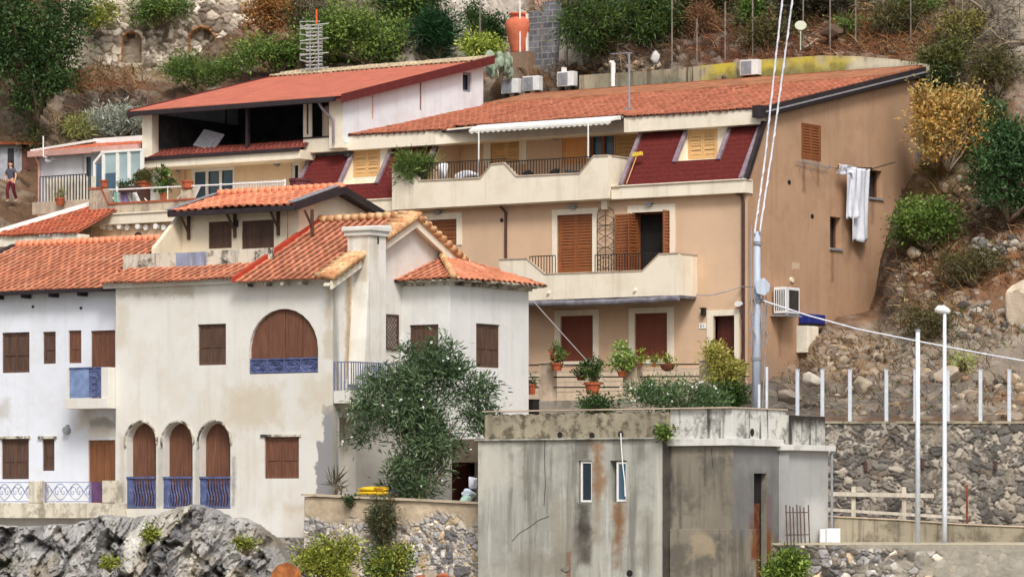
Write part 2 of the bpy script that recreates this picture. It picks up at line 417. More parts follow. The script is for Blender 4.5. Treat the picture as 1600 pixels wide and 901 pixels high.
def terrain():
    nu, nv = 640, 330
    px = np.concatenate([np.linspace(-500, -40, 40), np.linspace(-36, 1640, 560), np.linspace(1646, 2100, 40)])
    py = np.concatenate([np.linspace(-420, -20, 50), np.linspace(-16, 680, 265), np.linspace(690, 900, 15)])
    PX, PY = np.meshgrid(px, py, indexing='ij')
    Y = YT(PX, PY)
    V = np_at(PX, PY, Y)
    a, b, z = V[..., 0], V[..., 1], V[..., 2]
    calm = np.clip((666-PY)/40, .15, 1)*np.where(PX > 1150, .6, 1)
    calm = calm*np.clip(1-np.exp(-((PX-1380)/60)**2-((PY-420)/160)**2)*.6, .3, 1)
    r1 = fbm(a/3.2, b/3.2, z/3.2, 3, 5); r2 = fbm(a/.9, b/.9, z/.9, 9, 4, ridged=True)
    f1, f2, rid, _ = cells(a+.3*r1, z*1.2+.5*b, .55, 5)
    disp = r1*.75+r2*.20+(np.clip((f2-f1)*2, 0, 1)*.16*(rid > .45))
    nrm = np.array([-s0*.75, -c0*.75, .66])
    fa, fr_ = facets(a+.2*r1, z+.6*b, .9, 61); fb, _ = facets(a, z*1.1+.5*b, .35, 62)
    disp = disp+fa*.30+fb*.35
    V = V+nrm*(disp*calm)[..., None]
    col = np.ones(PX.shape+(3,))*lin((126, 98, 76))
    wn = fbm(a/1.5, b/1.5, z/1.5, 31, 5)
    for cx_, cy_, rx, ry, cc in TZ:
        d = np.hypot((PX-cx_)/rx, (PY-cy_)/ry)+wn*.55
        w = np.clip((1.25-d)/.5, 0, 1)[..., None]; col = col*(1-w)+lin(cc)*w
    rock = np.clip((f2-f1)*4, 0, 1)*(rid > .62)
    col = col*(1-.5*rock[..., None])+lin((168, 155, 138))*.5*rock[..., None]
    tone = 1+.30*fbm(a/.6, b/.6, z/.6, 77, 4)+.22*(rid-.5)
    col = np.clip(col*tone[..., None]*np.where(PX > 1160, .84, .74)[..., None], .01, .9)
    o = np_mesh('hillside', V.reshape(-1, 3), grid_faces(len(px), len(py)), M['soil'], col=col.reshape(-1, 3), smooth=True, org=(0., 150., 0.))
    tag(o, kind='structure')
    return px, py, V
M = {}
M['soil'] = attr_mat('soil', .95, 3.2, .55, 1.0, .12)
TPX, TPY, TV = terrain()
def on_hill(px, py):
    i = min(max(int(np.searchsorted(TPX, px)), 0), len(TPX)-1); j = min(max(int(np.searchsorted(TPY, py)), 0), len(TPY)-1)
    return TV[i, j]
# the sea and the shore
o = MB().box(-2600, 2600, -2600, 2600, -.02, 0).build('sea', flat('sea_water', C(40, 70, 85), .12, .2, .3, .5), org=(0, 0, 0)); tag(o, kind='structure')
g_ = G('shore_soil'); g_.bump(g_.noise(3, 6), .6, .1)
M['shore'] = g_.fin(g_.mix(g_.noise(1.2, 6), C(110, 98, 84), C(150, 138, 120)), .95)
def shore():
    P = [(-700, 60, 4.2), (1700, 60, 4.2)]
    xs = np.linspace(-60, 60, 90); ys = np.linspace(98, 172, 70)
    X, Yy = np.meshgrid(xs, ys, indexing='ij')
    Z = np.interp(Yy, [98, 104, 112, 119, 120, 128, 140, 172], [-1, 1.5, 3.5, 4.4, 5.2, 5.6, 6.0, 6.5])+.25*fbm(X/2, Yy/2, None, 4)
    V = np.stack([c0*X-s0*Yy, s0*X+c0*Yy, Z], -1).reshape(-1, 3)
    tag(np_mesh('ground', V, grid_faces(90, 70), M['shore'], smooth=True), kind='structure')
shore()
# ------------------------------------------------------------------ stone walls with real stones
def stone_sheet(name, P, px0, px1, top, bot, size, depth, pal, mortar, parent=None, mat=None, org=None, res=.035, plaster_=None, seed=1, thick=.5, smooth=True, jag=0.0, mort=.16, holes=(), warp=.45, sm=.15):
    """relief sheet in plane P between photo columns px0..px1, rows top(px)..bot(px); plaster_(u, z) gives 0..1 cover"""
    u0, u1 = P.u(px0), P.u(px1)
    nu = max(int(abs(u1-u0)/res), 4)+1
    pxs = np.linspace(px0, px1, 60); us = np.array([P.u(p) for p in pxs])
    zt = np.array([P.uz(p, top(p))[1] for p in pxs]); zb = np.array([P.uz(p, bot(p))[1] for p in pxs])
    u = np.linspace(u0, u1, nu); zt = np.interp(u, us, zt); zb = np.interp(u, us, zb)
    if jag: zt = zt+jag*fbm(u/.5, u*0+seed, None, seed, 4)
    nv = max(int((zt-zb).max()/res), 4)+1
    t = np.linspace(0, 1, nv)
    U = np.repeat(u[:, None], nv, 1); Z = zb[:, None]+(zt-zb)[:, None]*t[None, :]
    wu = U+warp*size*fbm(U/size, Z/size, None, seed+3, 4); wz = Z+warp*size*fbm(U/size, Z/size, None, seed+8, 4)
    f1, f2, rid, rid2 = cells(wu, wz, size, seed, .9, 1.25)
    g1, g2, sid, sid2 = cells(wu, wz, size*.48, seed+5, .9, 1.15)
    small = (vnoise(U/size/2.2, Z/size/2.2, None, seed+50) > sm)      # patches of smaller stones
    e = np.where(small, (g2-g1), (f2-f1)); q = np.where(small, sid, rid); q2 = np.where(small, sid2, rid2)
    st = np.clip(e/mort, 0, 1); st = st*st*(3-2*st)
    dome = np.sqrt(np.clip(e*1.2, 0, 1))
    ft_, _ = facets(wu, wz, size*.6, seed+9, 1.2)
    h = depth*(st*(.45+.55*q2)+.22*dome*st)*np.where(small, .7, 1)+ft_*.22*st+.018*fbm(U*5, Z*5, None, seed+2, 4)
    pal = np.array([lin(p) for p in pal]); idx = (q*len(pal)).astype(int) % len(pal)
    col = pal[idx]*(0.78+.44*q2)[..., None]*(1+.38*fbm(U*3, Z*3, None, seed+4, 4))[..., None]
    mo = np.broadcast_to(lin(mortar), col.shape)*(1+.3*fbm(U*2, Z*2, None, seed+6, 4))[..., None]
    col = mo*(1-st[..., None])+col*st[..., None]
    if plaster_:
        m, pc, lift = plaster_(U, Z); m = np.clip(m, 0, 1)
        h = h*(1-m)+(depth*lift+.02*fbm(U*3, Z*3, None, seed+12, 4))*m
        pcol = np.broadcast_to(lin(pc), col.shape)*(1+.35*fbm(U*1.3, Z*1.3, None, seed+14, 5))[..., None]
        col = col*(1-m[..., None])+pcol*m[..., None]
    for (hx0, hy0, hx1, hy1, arch) in holes:                           # niches pushed into the wall
        a0, a1, z0, z1 = P.rect(hx0, hy0, hx1, hy1); cu = (a0+a1)/2; w = abs(a1-a0)/2
        inside = np.where(Z < z1-w*arch, np.abs(U-cu) < w, np.hypot(U-cu, (Z-(z1-w*arch))/max(arch, .01)) < w) & (Z > z0)
        h = np.where(inside, h-.45, h)
        ring = (~inside) & np.where(Z < z1-w*arch, np.abs(U-cu) < w*1.25, np.hypot(U-cu, (Z-(z1-w*arch))/max(arch, .01)) < w*1.3) & (Z > z0)
        col = np.where(ring[..., None], lin((150, 110, 76))*(.8+.5*rid[..., None]), col)
        col = np.where(inside[..., None], col*.8, col)
    edge = np.minimum(np.minimum(np.arange(nu), nu-1-np.arange(nu))[:, None], np.minimum(np.arange(nv), nv-1-np.arange(nv))[None, :])
    n = np.where(edge == 0, -thick, h)
    A = np.array([P.pt(0, 0, 0), P.pt(1, 0, 0), P.pt(0, 0, 1)]); du = A[1]-A[0]; dn = A[2]-A[0]
    V = A[0]+du*U[..., None]+dn*n[..., None]; V[..., 2] = Z
    return np_mesh(name, V.reshape(-1, 3), grid_faces(nu, nv), mat or M['stone'], parent, org, np.clip(col, .01, .9).reshape(-1, 3), smooth=smooth)
M['stone'] = attr_mat('masonry_stone', .92, 7, .32, .5, .03)
# ------------------------------------------------------------------ loose stones, one mesh
def _ico(sub):
    bm = bmesh.new(); bmesh.ops.create_icosphere(bm, subdivisions=sub, radius=1); v = np.array([x.co[:] for x in bm.verts]); f = np.array([[q.index for q in p.verts] for p in bm.faces]); bm.free(); return v, f
ICO1, ICO2, ICO3 = _ico(1), _ico(2), _ico(3)
def lump(center, size, seed, ico=ICO2, rough=.35, flatz=.75):
    v, f = ico; d = 1+rough*fbm(v[:, 0]*1.3+seed, v[:, 1]*1.3, v[:, 2]*1.3, seed % 97, 3)
    d = d-.18*np.clip(vnoise(v[:, 0]*2+seed, v[:, 1]*2, v[:, 2]*2, 5), 0, 1)
    ang = seed*1.7; cA, sA = math.cos(ang), math.sin(ang)
    q = v*d[:, None]; rr = np.random.default_rng(seed)
    for i in range(18 if len(v) > 300 else 6):                         # split faces
        e = rr.normal(size=3); e /= np.linalg.norm(e); c_ = rr.uniform(.42, .80); t = q@e-c_
        q = q-np.clip(t, 0, None)[:, None]*e*1.0
    p = q*np.array([1, .8, flatz])*size
    p = np.stack([p[:, 0]*cA-p[:, 1]*sA, p[:, 0]*sA+p[:, 1]*cA, p[:, 2]], 1)
    return p+np.asarray(center), f
def rubble(name, zones, mat):
    Vs, Fs, Cs, k = [], [], [], 0
    for (cx_, cy_, rx, ry, n, s_lo, s_hi, pal) in zones:
        for i in range(n):
            t = rng.uniform(0, 2*math.pi); r = math.sqrt(rng.uniform()); px, py = cx_+rx*r*math.cos(t), cy_+ry*r*math.sin(t)
            p = on_hill(px, py); s = s_lo+(s_hi-s_lo)*rng.uniform()**2.2
            v, f = lump(p-np.array([0, 0, s*.12]), s, int(rng.integers(1, 9999)), ICO1 if s < .16 else ICO2, .45)
            cc = lin(pal[int(rng.integers(len(pal)))])*rng.uniform(.4, .95)*np.array([1.0,.97,.93])
            Vs.append(v); Fs.append(f+k); Cs.append(np.tile(cc, (len(v), 1))); k += len(v)
    o = np_mesh(name, np.concatenate(Vs), np.concatenate(Fs), mat, col=np.concatenate(Cs)); tag(o, kind='stuff'); return o
GREY = [(168,160,150),(140,132,124),(120,112,106),(190,178,162),(158,140,120)]
WARM = [(182,160,134),(150,124,100),(196,180,158),(128,106,88),(165,150,134)]
rubble('rubble', [
 (1342,556,54,34,200,.06,.38,WARM),(1440,590,170,48,150,.05,.30,GREY+WARM),(1420,632,200,20,80,.05,.22,GREY),(1560,620,60,36,110,.06,.45,WARM),
 (1530,500,70,40,120,.06,.34,GREY),(1560,400,50,30,70,.06,.28,GREY),(1450,440,50,60,140,.06,.3,WARM),(960,112,80,22,240,.06,.32,WARM),(640,78,34,24,120,.08,.4,GREY),
 (250,112,150,10,90,.06,.25,GREY),(1300,70,140,30,160,.05,.22,WARM),(180,185,50,20,40,.05,.25,GREY),(1500,330,60,60,140,.05,.25,WARM)], M['stone'])
# ------------------------------------------------------------------ foliage
M['leaf'] = leaf_mat('leaf', .5, .14)
M['bark'] = wood('bark', C(112, 92, 74), .95, .35)
M['twig'] = wood('pale_twig', C(150, 134, 114), .95, .3)
def leaf_cloud(blobs, n, size, tones, aspect=.38, clumps=60, spread=.2, up=.25, seed=0, droop=0.0):
    """blobs = [(a, b, z, ra, rb, rz)]; leaves gather in clumps through the volume so gaps and dark pockets stay. returns V, F, col"""
    r = np.random.default_rng(seed+11)
    bl = np.array(blobs, float); w = (bl[:, 3]*bl[:, 4]*bl[:, 5])**(2/3); w /= w.sum()
    k = r.choice(len(bl), clumps, p=w); d = r.normal(size=(clumps, 3)); d /= np.linalg.norm(d, axis=1)[:, None]
    cc = bl[k, :3]+d*bl[k, 3:]*(r.uniform(.25, 1, (clumps, 1))**.45)
    csz = spread*r.uniform(.55, 1.35, clumps)
    ctone = r.uniform(0, 1, clumps)
    i = r.integers(0, clumps, n)
    p = cc[i]+r.normal(size=(n, 3))*csz[i][:, None]*np.array([1, 1, .8])
    ax = r.normal(size=(n, 3))+(p-cc[i])/csz[i][:, None]*.7+np.array([0, 0, up-droop]); ax /= np.linalg.norm(ax, axis=1)[:, None]
    q = np.cross(ax, r.normal(size=(n, 3))); q /= np.linalg.norm(q, axis=1)[:, None]
    L = size*r.uniform(.45, 1.5, n)[:, None]; W = L*aspect
    V = np.stack([p, p+ax*L*.45+q*W*.5, p+ax*L, p+ax*L*.45-q*W*.5], 1).reshape(-1, 3)
    F = np.arange(4*n).reshape(n, 4)
    T = np.array([lin(t) for t in tones]); f = np.clip(ctone[i]*.65+r.uniform(0, 1, n)*.35, 0, .999)*(len(T)-1)
    j = f.astype(int); fr = (f-j)[:, None]; c = T[j]*(1-fr)+T[np.minimum(j+1, len(T)-1)]*fr
    c = c*r.uniform(.62, 1.2, (n, 1))*np.array([1.02, 1.0, .96])
    return V, F, np.repeat(c, 4, 0), cc
def limbs(base, targets, r0, seed=0, mid=None):
    """a trunk from base forking to targets"""
    m = MB(); r = random.Random(seed); base = Vector(base)
    for t in targets:
        t = Vector(t); h = mid and Vector(mid) or base.lerp(t, .45)+Vector((r.uniform(-.15, .15), r.uniform(-.15, .15), .1))
        m.tube([base, base.lerp(h, .5)+Vector((r.uniform(-.06, .06),)*3), h, h.lerp(t, .55)+Vector((r.uniform(-.1, .1), r.uniform(-.1, .1), .05)), t], [r0, r0*.85, r0*.6, r0*.38, r0*.12], 5)
    return m
GREEN_D = [(30,48,26),(44,68,34),(62,90,44),(84,112,58)]
GREEN_M = [(52,72,30),(78,104,44),(104,132,58),(136,158,78)]
GREEN_Y = [(84,96,34),(120,132,48),(156,164,66),(186,188,90)]
OLIVE = [(78,84,60),(104,112,84),(132,140,112),(158,164,138)]
DRY = [(124,88,52),(156,112,64),(188,146,86),(150,84,44)]
LIME = [(120,140,50),(150,170,66),(178,194,88),(196,204,110)]
def shrub(name, label, cat, px, py, w, h, tones, n=1500, size=.14, Y=None, dy=0.4, clumps=None, spread=.22, group=None, aspect=.4, parts=('crown', 'trunk'), stemr=.05, blobs=None, flowers=None, droop=0, up=.25, dep=None, stemmat='bark', lift=.0):
    """plant whose crown fills w x h photo pixels with its foot at (px, py); Y = distance, else it roots on the hill"""
    if Y is None: Y = float(YT(px, py))-dy
    ft = at(px, py, Y); k = Y/FPX; W, H = w*k/2, h*k
    n = int(n*1.75)
    if blobs is None:
        rr = random.Random(hash((round(px), round(py), 5)) & 0xffff); blobs = []
        for i in range(6):
            f = rr.uniform(-.62, .62); hz = rr.uniform(.3, .76); s = rr.uniform(.34, .5)
            blobs.append((f, hz, s))
        blobs.append((0, .5, .55))
    B = []
    for i, (f, hz, s) in enumerate(blobs):
        da = f*W*c0; db = f*W*s0; dd = ((i*37) % 7-3)/3*.3*W
        B.append((ft[0]+da-dd*s0, ft[1]+db-dd*c0 if dep is None else ft[1]+db-dd*dep, ft[2]+hz*H, W*s, W*s, H*s*.72))
    V, F, c, cc = leaf_cloud(B, n, size, tones, aspect, clumps or max(24, int(n/28)), spread, up, abs(int(px*7+py)) % 9999, droop)
    root = thing(name, label, cat, ft, group)
    np_mesh(parts[0], V, F, M['leaf'], root, col=c)
    pick = cc[np.random.default_rng(abs(int(px))).choice(len(cc), min(14, len(cc)), replace=False)]
    limbs((ft[0], ft[1], ft[2]-.15+lift), [tuple(p) for p in pick], stemr, int(px)).build(parts[1], M[stemmat], root, smooth=True)
    if flowers:
        fc, fn, fs = flowers
        r = np.random.default_rng(abs(int(px))+3); i = r.integers(0, len(cc), fn)
        cen = np.array(ft)+np.array([0, 0, H*.5]); out = cc[i]-cen; out /= np.linalg.norm(out, axis=1)[:, None]+1e-6
        p = cc[i]+out*spread*1.1+np.array([-s0, -c0, .2])*spread*.6+r.normal(size=(fn, 3))*spread*.5
        vs, fs_ = [], []
        for q, pp in enumerate(p):
            e = r.normal(size=(3, 3)); 
            for t in range(3):
                d1 = e[t]/np.linalg.norm(e[t]); d2 = np.cross(d1, e[(t+1) % 3]); d2 /= np.linalg.norm(d2)+1e-9
                k0 = len(vs); vs += [pp-d1*fs, pp+d2*fs*.7, pp+d1*fs, pp-d2*fs*.7]; fs_.append((k0, k0+1, k0+2, k0+3))
        np_mesh('blossom', np.array(vs), np.array(fs_), flat('petal', fc, .6, .06), root)
    return root
def blades(name, zones, mat, kind='stuff', label=None, cat=None):
    """dry stems and grass rooted on the hill"""
    Vs, Fs, Cs, k = [], [], [], 0
    for (cx_, cy_, rx, ry, n, L0, L1, w0, pal, lean) in zones:
        for i in range(int(n*.85)):
            t = rng.uniform(0, 2*math.pi); r = math.sqrt(rng.uniform()); px, py = cx_+rx*r*math.cos(t), cy_+ry*r*math.sin(t)
            p = np.array(on_hill(px, py)); w = .7*w0; L = rng.uniform(L0, L1)
            d = rng.normal(size=3)*np.array([.7, .5, .35])+np.array([-.2*s0, -.2*c0, lean]); d /= np.linalg.norm(d)
            e = np.cross(d, rng.normal(size=3)); e /= np.linalg.norm(e); sag = np.array([0, 0, -.35*L*rng.uniform(.2, 1)])
            cc = lin(pal[int(rng.integers(len(pal)))])*rng.uniform(.4, 1.05)
            q = [p-e*w, p+e*w, p+d*L*.55+e*w*.8, p+d*L*.55-e*w*.8, p+d*L+sag+e*w*.3, p+d*L+sag-e*w*.3]
            Vs += q; Fs += [(k, k+1, k+2, k+3), (k+3, k+2, k+4, k+5)]; Cs += [cc]*6; k += 6
    o = np_mesh(name, np.array(Vs), np.array(Fs), mat, col=np.array(Cs)); tag(o, label, cat, kind=kind); return o
# ------------------------------------------------------------------ building materials
PEACH = C(214, 182, 152); CREAM = C(240, 229, 208)
M['peach'] = plaster('peach_plaster', PEACH, .06, scl(PEACH, .72), .22, .14, scl(PEACH, .72), bump=.15)
M['cream'] = plaster('cream_trim', CREAM, .05, C(200, 184, 156), .25, .22, C(176, 160, 136), bump=.12)
M['white_paint'] = flat('white_paint', C(240, 238, 232), .5, .04)
M['grey_metal'] = flat('grey_metal', C(150, 150, 154), .45, .12, 6, .5)
M['dark_metal'] = flat('dark_metal', C(40, 36, 36), .5, .2, 6, .4)
M['dark_fascia'] = flat('dark_fascia', C(50, 40, 42), .6, .2, 4)
M['lilac_board'] = flat('lead_flashing', C(142, 126, 134), .6, .15, 5, wear=C(100, 84, 92), wear_amt=.5)
M['brown_pipe'] = flat('brown_pipe', C(78, 50, 44), .45, .15, 4)
M['wood_orange'] = wood('varnished_wood', C(142, 86, 52), .4, .22)
M['wood_yellow'] = wood('yellow_pine', C(214, 172, 116), .5, .12)
M['wood_orange_pale'] = wood('orange_blind', C(222, 158, 96), .5, .08)
M['panel_red'] = wood('red_brown_panel', C(122, 68, 52), .5, .12)
M['wood_dark'] = wood('weathered_dark_wood', C(94, 70, 58), .75, .35, C(140, 102, 80), .35)
M['wood_mid'] = wood('weathered_red_wood', C(116, 77, 59), .7, .3, C(150, 104, 80), .3)
M['door_dark'] = wood('dark_door', C(86, 42, 34), .45, .2)
M['glass'] = glass_dark('dark_pane')
M['glass_blue'] = glass_dark('blue_pane', (.05, .09, .13, 1), .08)
M['dark_room'] = flat('dark_room', C(30, 27, 27), .9, .2)
M['void'] = flat('unlit_interior', C(58, 52, 48), .9, .2)
M['blue'] = flat('blue_paint', C(90, 100, 142), .6, .22, 3, wear=C(136, 144, 178), wear_amt=.6)
M['blue_iron'] = flat('blue_iron', C(112, 120, 150), .6, .15, 5)
M['terracotta'] = flat('terracotta', C(176, 92, 62), .8, .15, 4, .2, wear=C(206, 150, 120), wear_amt=.3)
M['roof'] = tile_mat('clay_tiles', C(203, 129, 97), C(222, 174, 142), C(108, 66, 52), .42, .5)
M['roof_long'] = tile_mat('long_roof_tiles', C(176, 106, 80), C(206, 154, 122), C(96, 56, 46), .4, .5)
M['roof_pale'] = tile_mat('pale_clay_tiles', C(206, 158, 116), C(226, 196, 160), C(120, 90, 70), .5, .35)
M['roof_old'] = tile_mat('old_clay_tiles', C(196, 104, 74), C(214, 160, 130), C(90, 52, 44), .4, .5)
M['rust'] = flat('rusted_iron', C(140, 76, 46), .85, .3, 6, .2)
g_ = G('red_shingle'); g_.ab
zr = g_.math('FRACT', g_.math('MULTIPLY', g_.abz[2], 5.5))
sh = g_.noise(7, 4, .6, stretch=(2, 2, 1)); 
cc_ = g_.mix(g_.step(sh, .3, .7), C(92, 37, 35), C(112, 47, 43)); cc_ = g_.mix(g_.math('MULTIPLY', g_.step(g_.noise(.7, 5, .7, off=4), .5, .7), .4), cc_, C(74, 28, 30))
cc_ = g_.mix(g_.math('MULTIPLY', g_.step(zr, .80, .97), .5), cc_, C(52, 20, 22))
g_.bump(g_.math('ADD', zr, g_.math('MULTIPLY', sh, .6)), .5, .03); M['shingle'] = g_.fin(cc_, .9, .15)
# ------------------------------------------------------------------ tiles
def tiles(mb_name, O, Uv, Vv, L, H, mat, parent, ul=None, ur=None, pitch=.28, row=.42, amp=.055, seed=0, org=None):
    """pantile sheet: O lower left corner, Uv along the eave, Vv up the slope (unit, building coordinates), L x H metres; ul(t), ur(t) trim the sides (t = 0..1 up the slope)"""
    O, Uv, Vv = [np.array(q, float) for q in (O, Uv, Vv)]
    N = np.cross(Uv, Vv); N /= np.linalg.norm(N); N = N if N[2] > 0 else -N
    nc = max(int(round(L/pitch)), 1); nr = max(int(round(H/row)), 1)
    k = 10; us = np.arange(nc*k+1)/k
    vs = np.array([q for r_ in range(nr) for q in (r_, r_+.97)]+[nr], float)
    UU, VV = np.meshgrid(us, vs, indexing='ij')
    ph = UU % 1.0
    col_i = np.floor(UU-1e-6); row_i = np.clip(np.floor(VV+1e-6), 0, nr-1)
    prof = np.where(ph < .62, np.abs(np.sin(ph/.62*math.pi))**.8, -.55*np.sin((ph-.62)/.38*math.pi))
    jit = (_hash(col_i.astype(np.int64), row_i.astype(np.int64), np.zeros_like(col_i, dtype=np.int64), seed)-.5)
    fr = VV-row_i
    h = amp*prof+(1-fr)*.032+jit*.02
    off = vnoise(UU/9, VV/9, None, seed+3)*.03
    a = UU*L/nc; v = VV*H/nr
    if ul or ur:
        tt = v/H
        if ul: a = np.maximum(a, np.vectorize(ul)(tt))
        if ur: a = np.minimum(a, np.vectorize(ur)(tt))
    v = v+jit*.04*(fr < .02)
    P = O+Uv*a[..., None]+Vv*v[..., None]+N*(h+off)[..., None]
    uv = np.stack([np.floor(UU-1e-6)+.5, row_i+.5], -1)
    nu, nv = UU.shape
    F = grid_faces(nu, nv)
    # each face takes the tile of its lower left corner
    me_uv = np.repeat(uv.reshape(-1, 2)[F[:, 0]][:, None, :]+[0, 0], 4, 1)
    colc = np.clip(np.floor(us[:-1]+1e-6), 0, nc-1)+.5
    UVf = np.stack([np.repeat(colc[:, None], nv-1, 1), np.repeat(np.clip(np.floor(vs[:-1]+1e-6), 0, nr-1)[None, :]+.5, nu-1, 0)], -1).reshape(-1, 2)
    if parent is not None and parent.name in ORG: org = ORG[parent.name]
    pm = np.clip((ph-.46)/.10, 0, 1)*np.clip((1.02-ph)/.10, 0, 1)  # mask for the painted valley shade: channel plus one cover flank
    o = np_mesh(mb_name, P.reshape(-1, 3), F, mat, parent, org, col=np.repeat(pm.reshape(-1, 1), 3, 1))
    l = o.data.uv_layers.new(name='UVMap')
    if len(l.data) == len(UVf)*4: l.data.foreach_set('uv', np.repeat(UVf, 4, 0).astype(np.float32).ravel())
    o.modifiers.new('Solid', 'SOLIDIFY').thickness = .03
    return o
# ------------------------------------------------------------------ windows
def louvre_leaf(mb, P, u0, u1, z0, z1, n, pitch=.105, st=.075, mids=(.42,)):
    mb.pbox(P, u0, u0+st, z0, z1, n, n+.045); mb.pbox(P, u1-st, u1, z0, z1, n, n+.045)
    zs = [z0]+[z0+(z1-z0)*q for q in mids]+[z1]
    for i, z in enumerate(zs):
        lo, hi = (z, z+st*1.3) if i == 0 else ((z-st, z) if i == len(zs)-1 else (z-st*.5, z+st*.5))
        mb.pbox(P, u0+st, u1-st, lo, hi, n+.002, n+.043)
    for i in range(len(zs)-1):
        lo = zs[i]+(st*1.3 if i == 0 else st*.5); hi = zs[i+1]-(st if i == len(zs)-2 else st*.5)
        k = max(int((hi-lo)/pitch), 1)
        for j in range(k):
            z = lo+(j+.5)*(hi-lo)/k; d = (hi-lo)/k*.42
            q = P.pt
            mb.hexa([q(u0+st,z-d,n+.042),q(u1-st,z-d,n+.042),q(u1-st,z-d+.018,n+.042),q(u0+st,z-d+.018,n+.042),
                     q(u0+st,z+d,n+.004),q(u1-st,z+d,n+.004),q(u1-st,z+d+.018,n+.004),q(u0+st,z+d+.018,n+.004)])
def plank_leaf(mb, P, u0, u1, z0, z1, n, k=2, rails=True, seed=0):
    r = random.Random(seed); w = (u1-u0)/k
    for (x0, x1, y0, y1) in ((u0, u0+.05, z0, z1), (u1-.05, u1, z0, z1), (u0+.05, u1-.05, z1-.07, z1), (u0+.05, u1-.05, z0, z0+.08), (u0+.05, u1-.05, z0+(z1-z0)*.42, z0+(z1-z0)*.42+.06)):
        if z1-z0 < 2.6 and not rails: mb.pbox(P, x0, x1, y0, y1, n+.03, n+.055)
    for i in range(k):
        mb.pbox(P, u0+w*i+.006, u0+w*(i+1)-.006, z0, z1, n, n+.035+r.uniform(-.006, .006))
    if rails:
        for f in (.16, .5, .84):
            z = z0+(z1-z0)*f; mb.pbox(P, u0+.02, u1-.02, z-.045, z+.045, n+.03, n+.058)
def panel_leaf(mb, P, u0, u1, z0, z1, n, st=.07):
    mb.pbox(P, u0, u1, z0, z1, n, n+.02)
    for (x0, x1, y0, y1) in ((u0, u0+st, z0, z1), (u1-st, u1, z0, z1), (u0+st, u1-st, z1-st, z1), (u0+st, u1-st, z0, z0+st), (u0+st, u1-st, (z0+z1)/2-st/2, (z0+z1)/2+st/2)):
        mb.pbox(P, x0, x1, y0, y1, n+.018, n+.04)
def ring(mb, P, u0, u1, z0, z1, w, n0, n1, bottom=True):
    mb.pbox(P, u0, u0+w, z0, z1, n0, n1); mb.pbox(P, u1-w, u1, z0, z1, n0, n1); mb.pbox(P, u0+w, u1-w, z1-w, z1, n0, n1)
    if bottom: mb.pbox(P, u0+w, u1-w, z0, z0+w, n0, n1)
def window(house, P, box, style, mat, leaves=2, surround=None, sm='cream', depth=.13, name='window', fm=None, pitch=.105, mids=(.42,), label=None, frame_w=.055, sill=None, pane=None, seed=1, planks=2, sub='shutter'):
    """box = photo pixels of the opening. returns the opening's outline so the wall can be cut"""
    u0, u1, z0, z1 = P.rect(*box)
    f = MB(); ring(f, P, u0, u1, z0, z1, frame_w, -depth, -depth+.07)
    root = f.build(name, M[fm or mat], house); 
    if label: root['label'] = label
    bk = MB(); bk.pbox(P, u0-.02, u1+.02, z0-.02, z1+.02, -depth-.09, -depth-.05); bk.build('pane', M[pane or 'void'], root)
    a, b, y0, y1 = u0+frame_w, u1-frame_w, z0+frame_w, z1-frame_w
    w = (b-a)/leaves
    for i in range(leaves):
        mb = MB(); x0, x1 = a+w*i+.004, a+w*(i+1)-.004
        if style == 'louvre': louvre_leaf(mb, P, x0, x1, y0, y1, -depth+.015, pitch, .07, mids)
        elif style == 'plank': plank_leaf(mb, P, x0, x1, y0, y1, -depth+.015, planks, False, seed+i)
        elif style == 'plain': plank_leaf(mb, P, x0, x1, y0, y1, -depth+.015, planks, False, seed+i)
        elif style == 'panel': panel_leaf(mb, P, x0, x1, y0, y1, -depth+.015)
        elif style == 'glass':
            ring(mb, P, x0, x1, y0, y1, .06, -depth, -depth+.05)
        elif style == 'none': continue
        if style == 'glass':
            s_ = mb.build('sash', M[mat], root); continue
        mb.build(sub, M[mat], root)
    if surround:
        v0, v1, w0, w1 = P.rect(*surround); s = MB()
        s.pbox(P, v0, u0, w0, w1, -.05, .035); s.pbox(P, u1, v1, w0, w1, -.05, .035); s.pbox(P, u0, u1, z1, w1, -.05, .034)
        if w0 < z0-.02: s.pbox(P, u0, u1, w0, z0, -.05, .034)
        s.build('surround', M[sm], root)
    if sill:
        s = MB(); s.pbox(P, u0-.08, u1+.08, z0-sill, z0-.002, -depth, .07); s.build('sill', M[sm], root)
    return [(u0, z0), (u1, z0), (u1, z1), (u0, z1)]
def rail_bars(mb, P, u0, u1, z0, z1, n, step=.12, r=.011, top=True, zfun=None):
    k = max(int(abs(u1-u0)/step), 1)
    for i in range(k+1):
        u = u0+(u1-u0)*i/k; zb = zfun(u) if zfun else z0
        mb.pbox(P, u-r, u+r, zb, z1, n-r, n+r)
    if top: mb.pbox(P, u0, u1, z1, z1+.035, n-.022, n+.022)
def curved_pipe(mb, pts, r=.06): mb.tube(pts, r, 8)
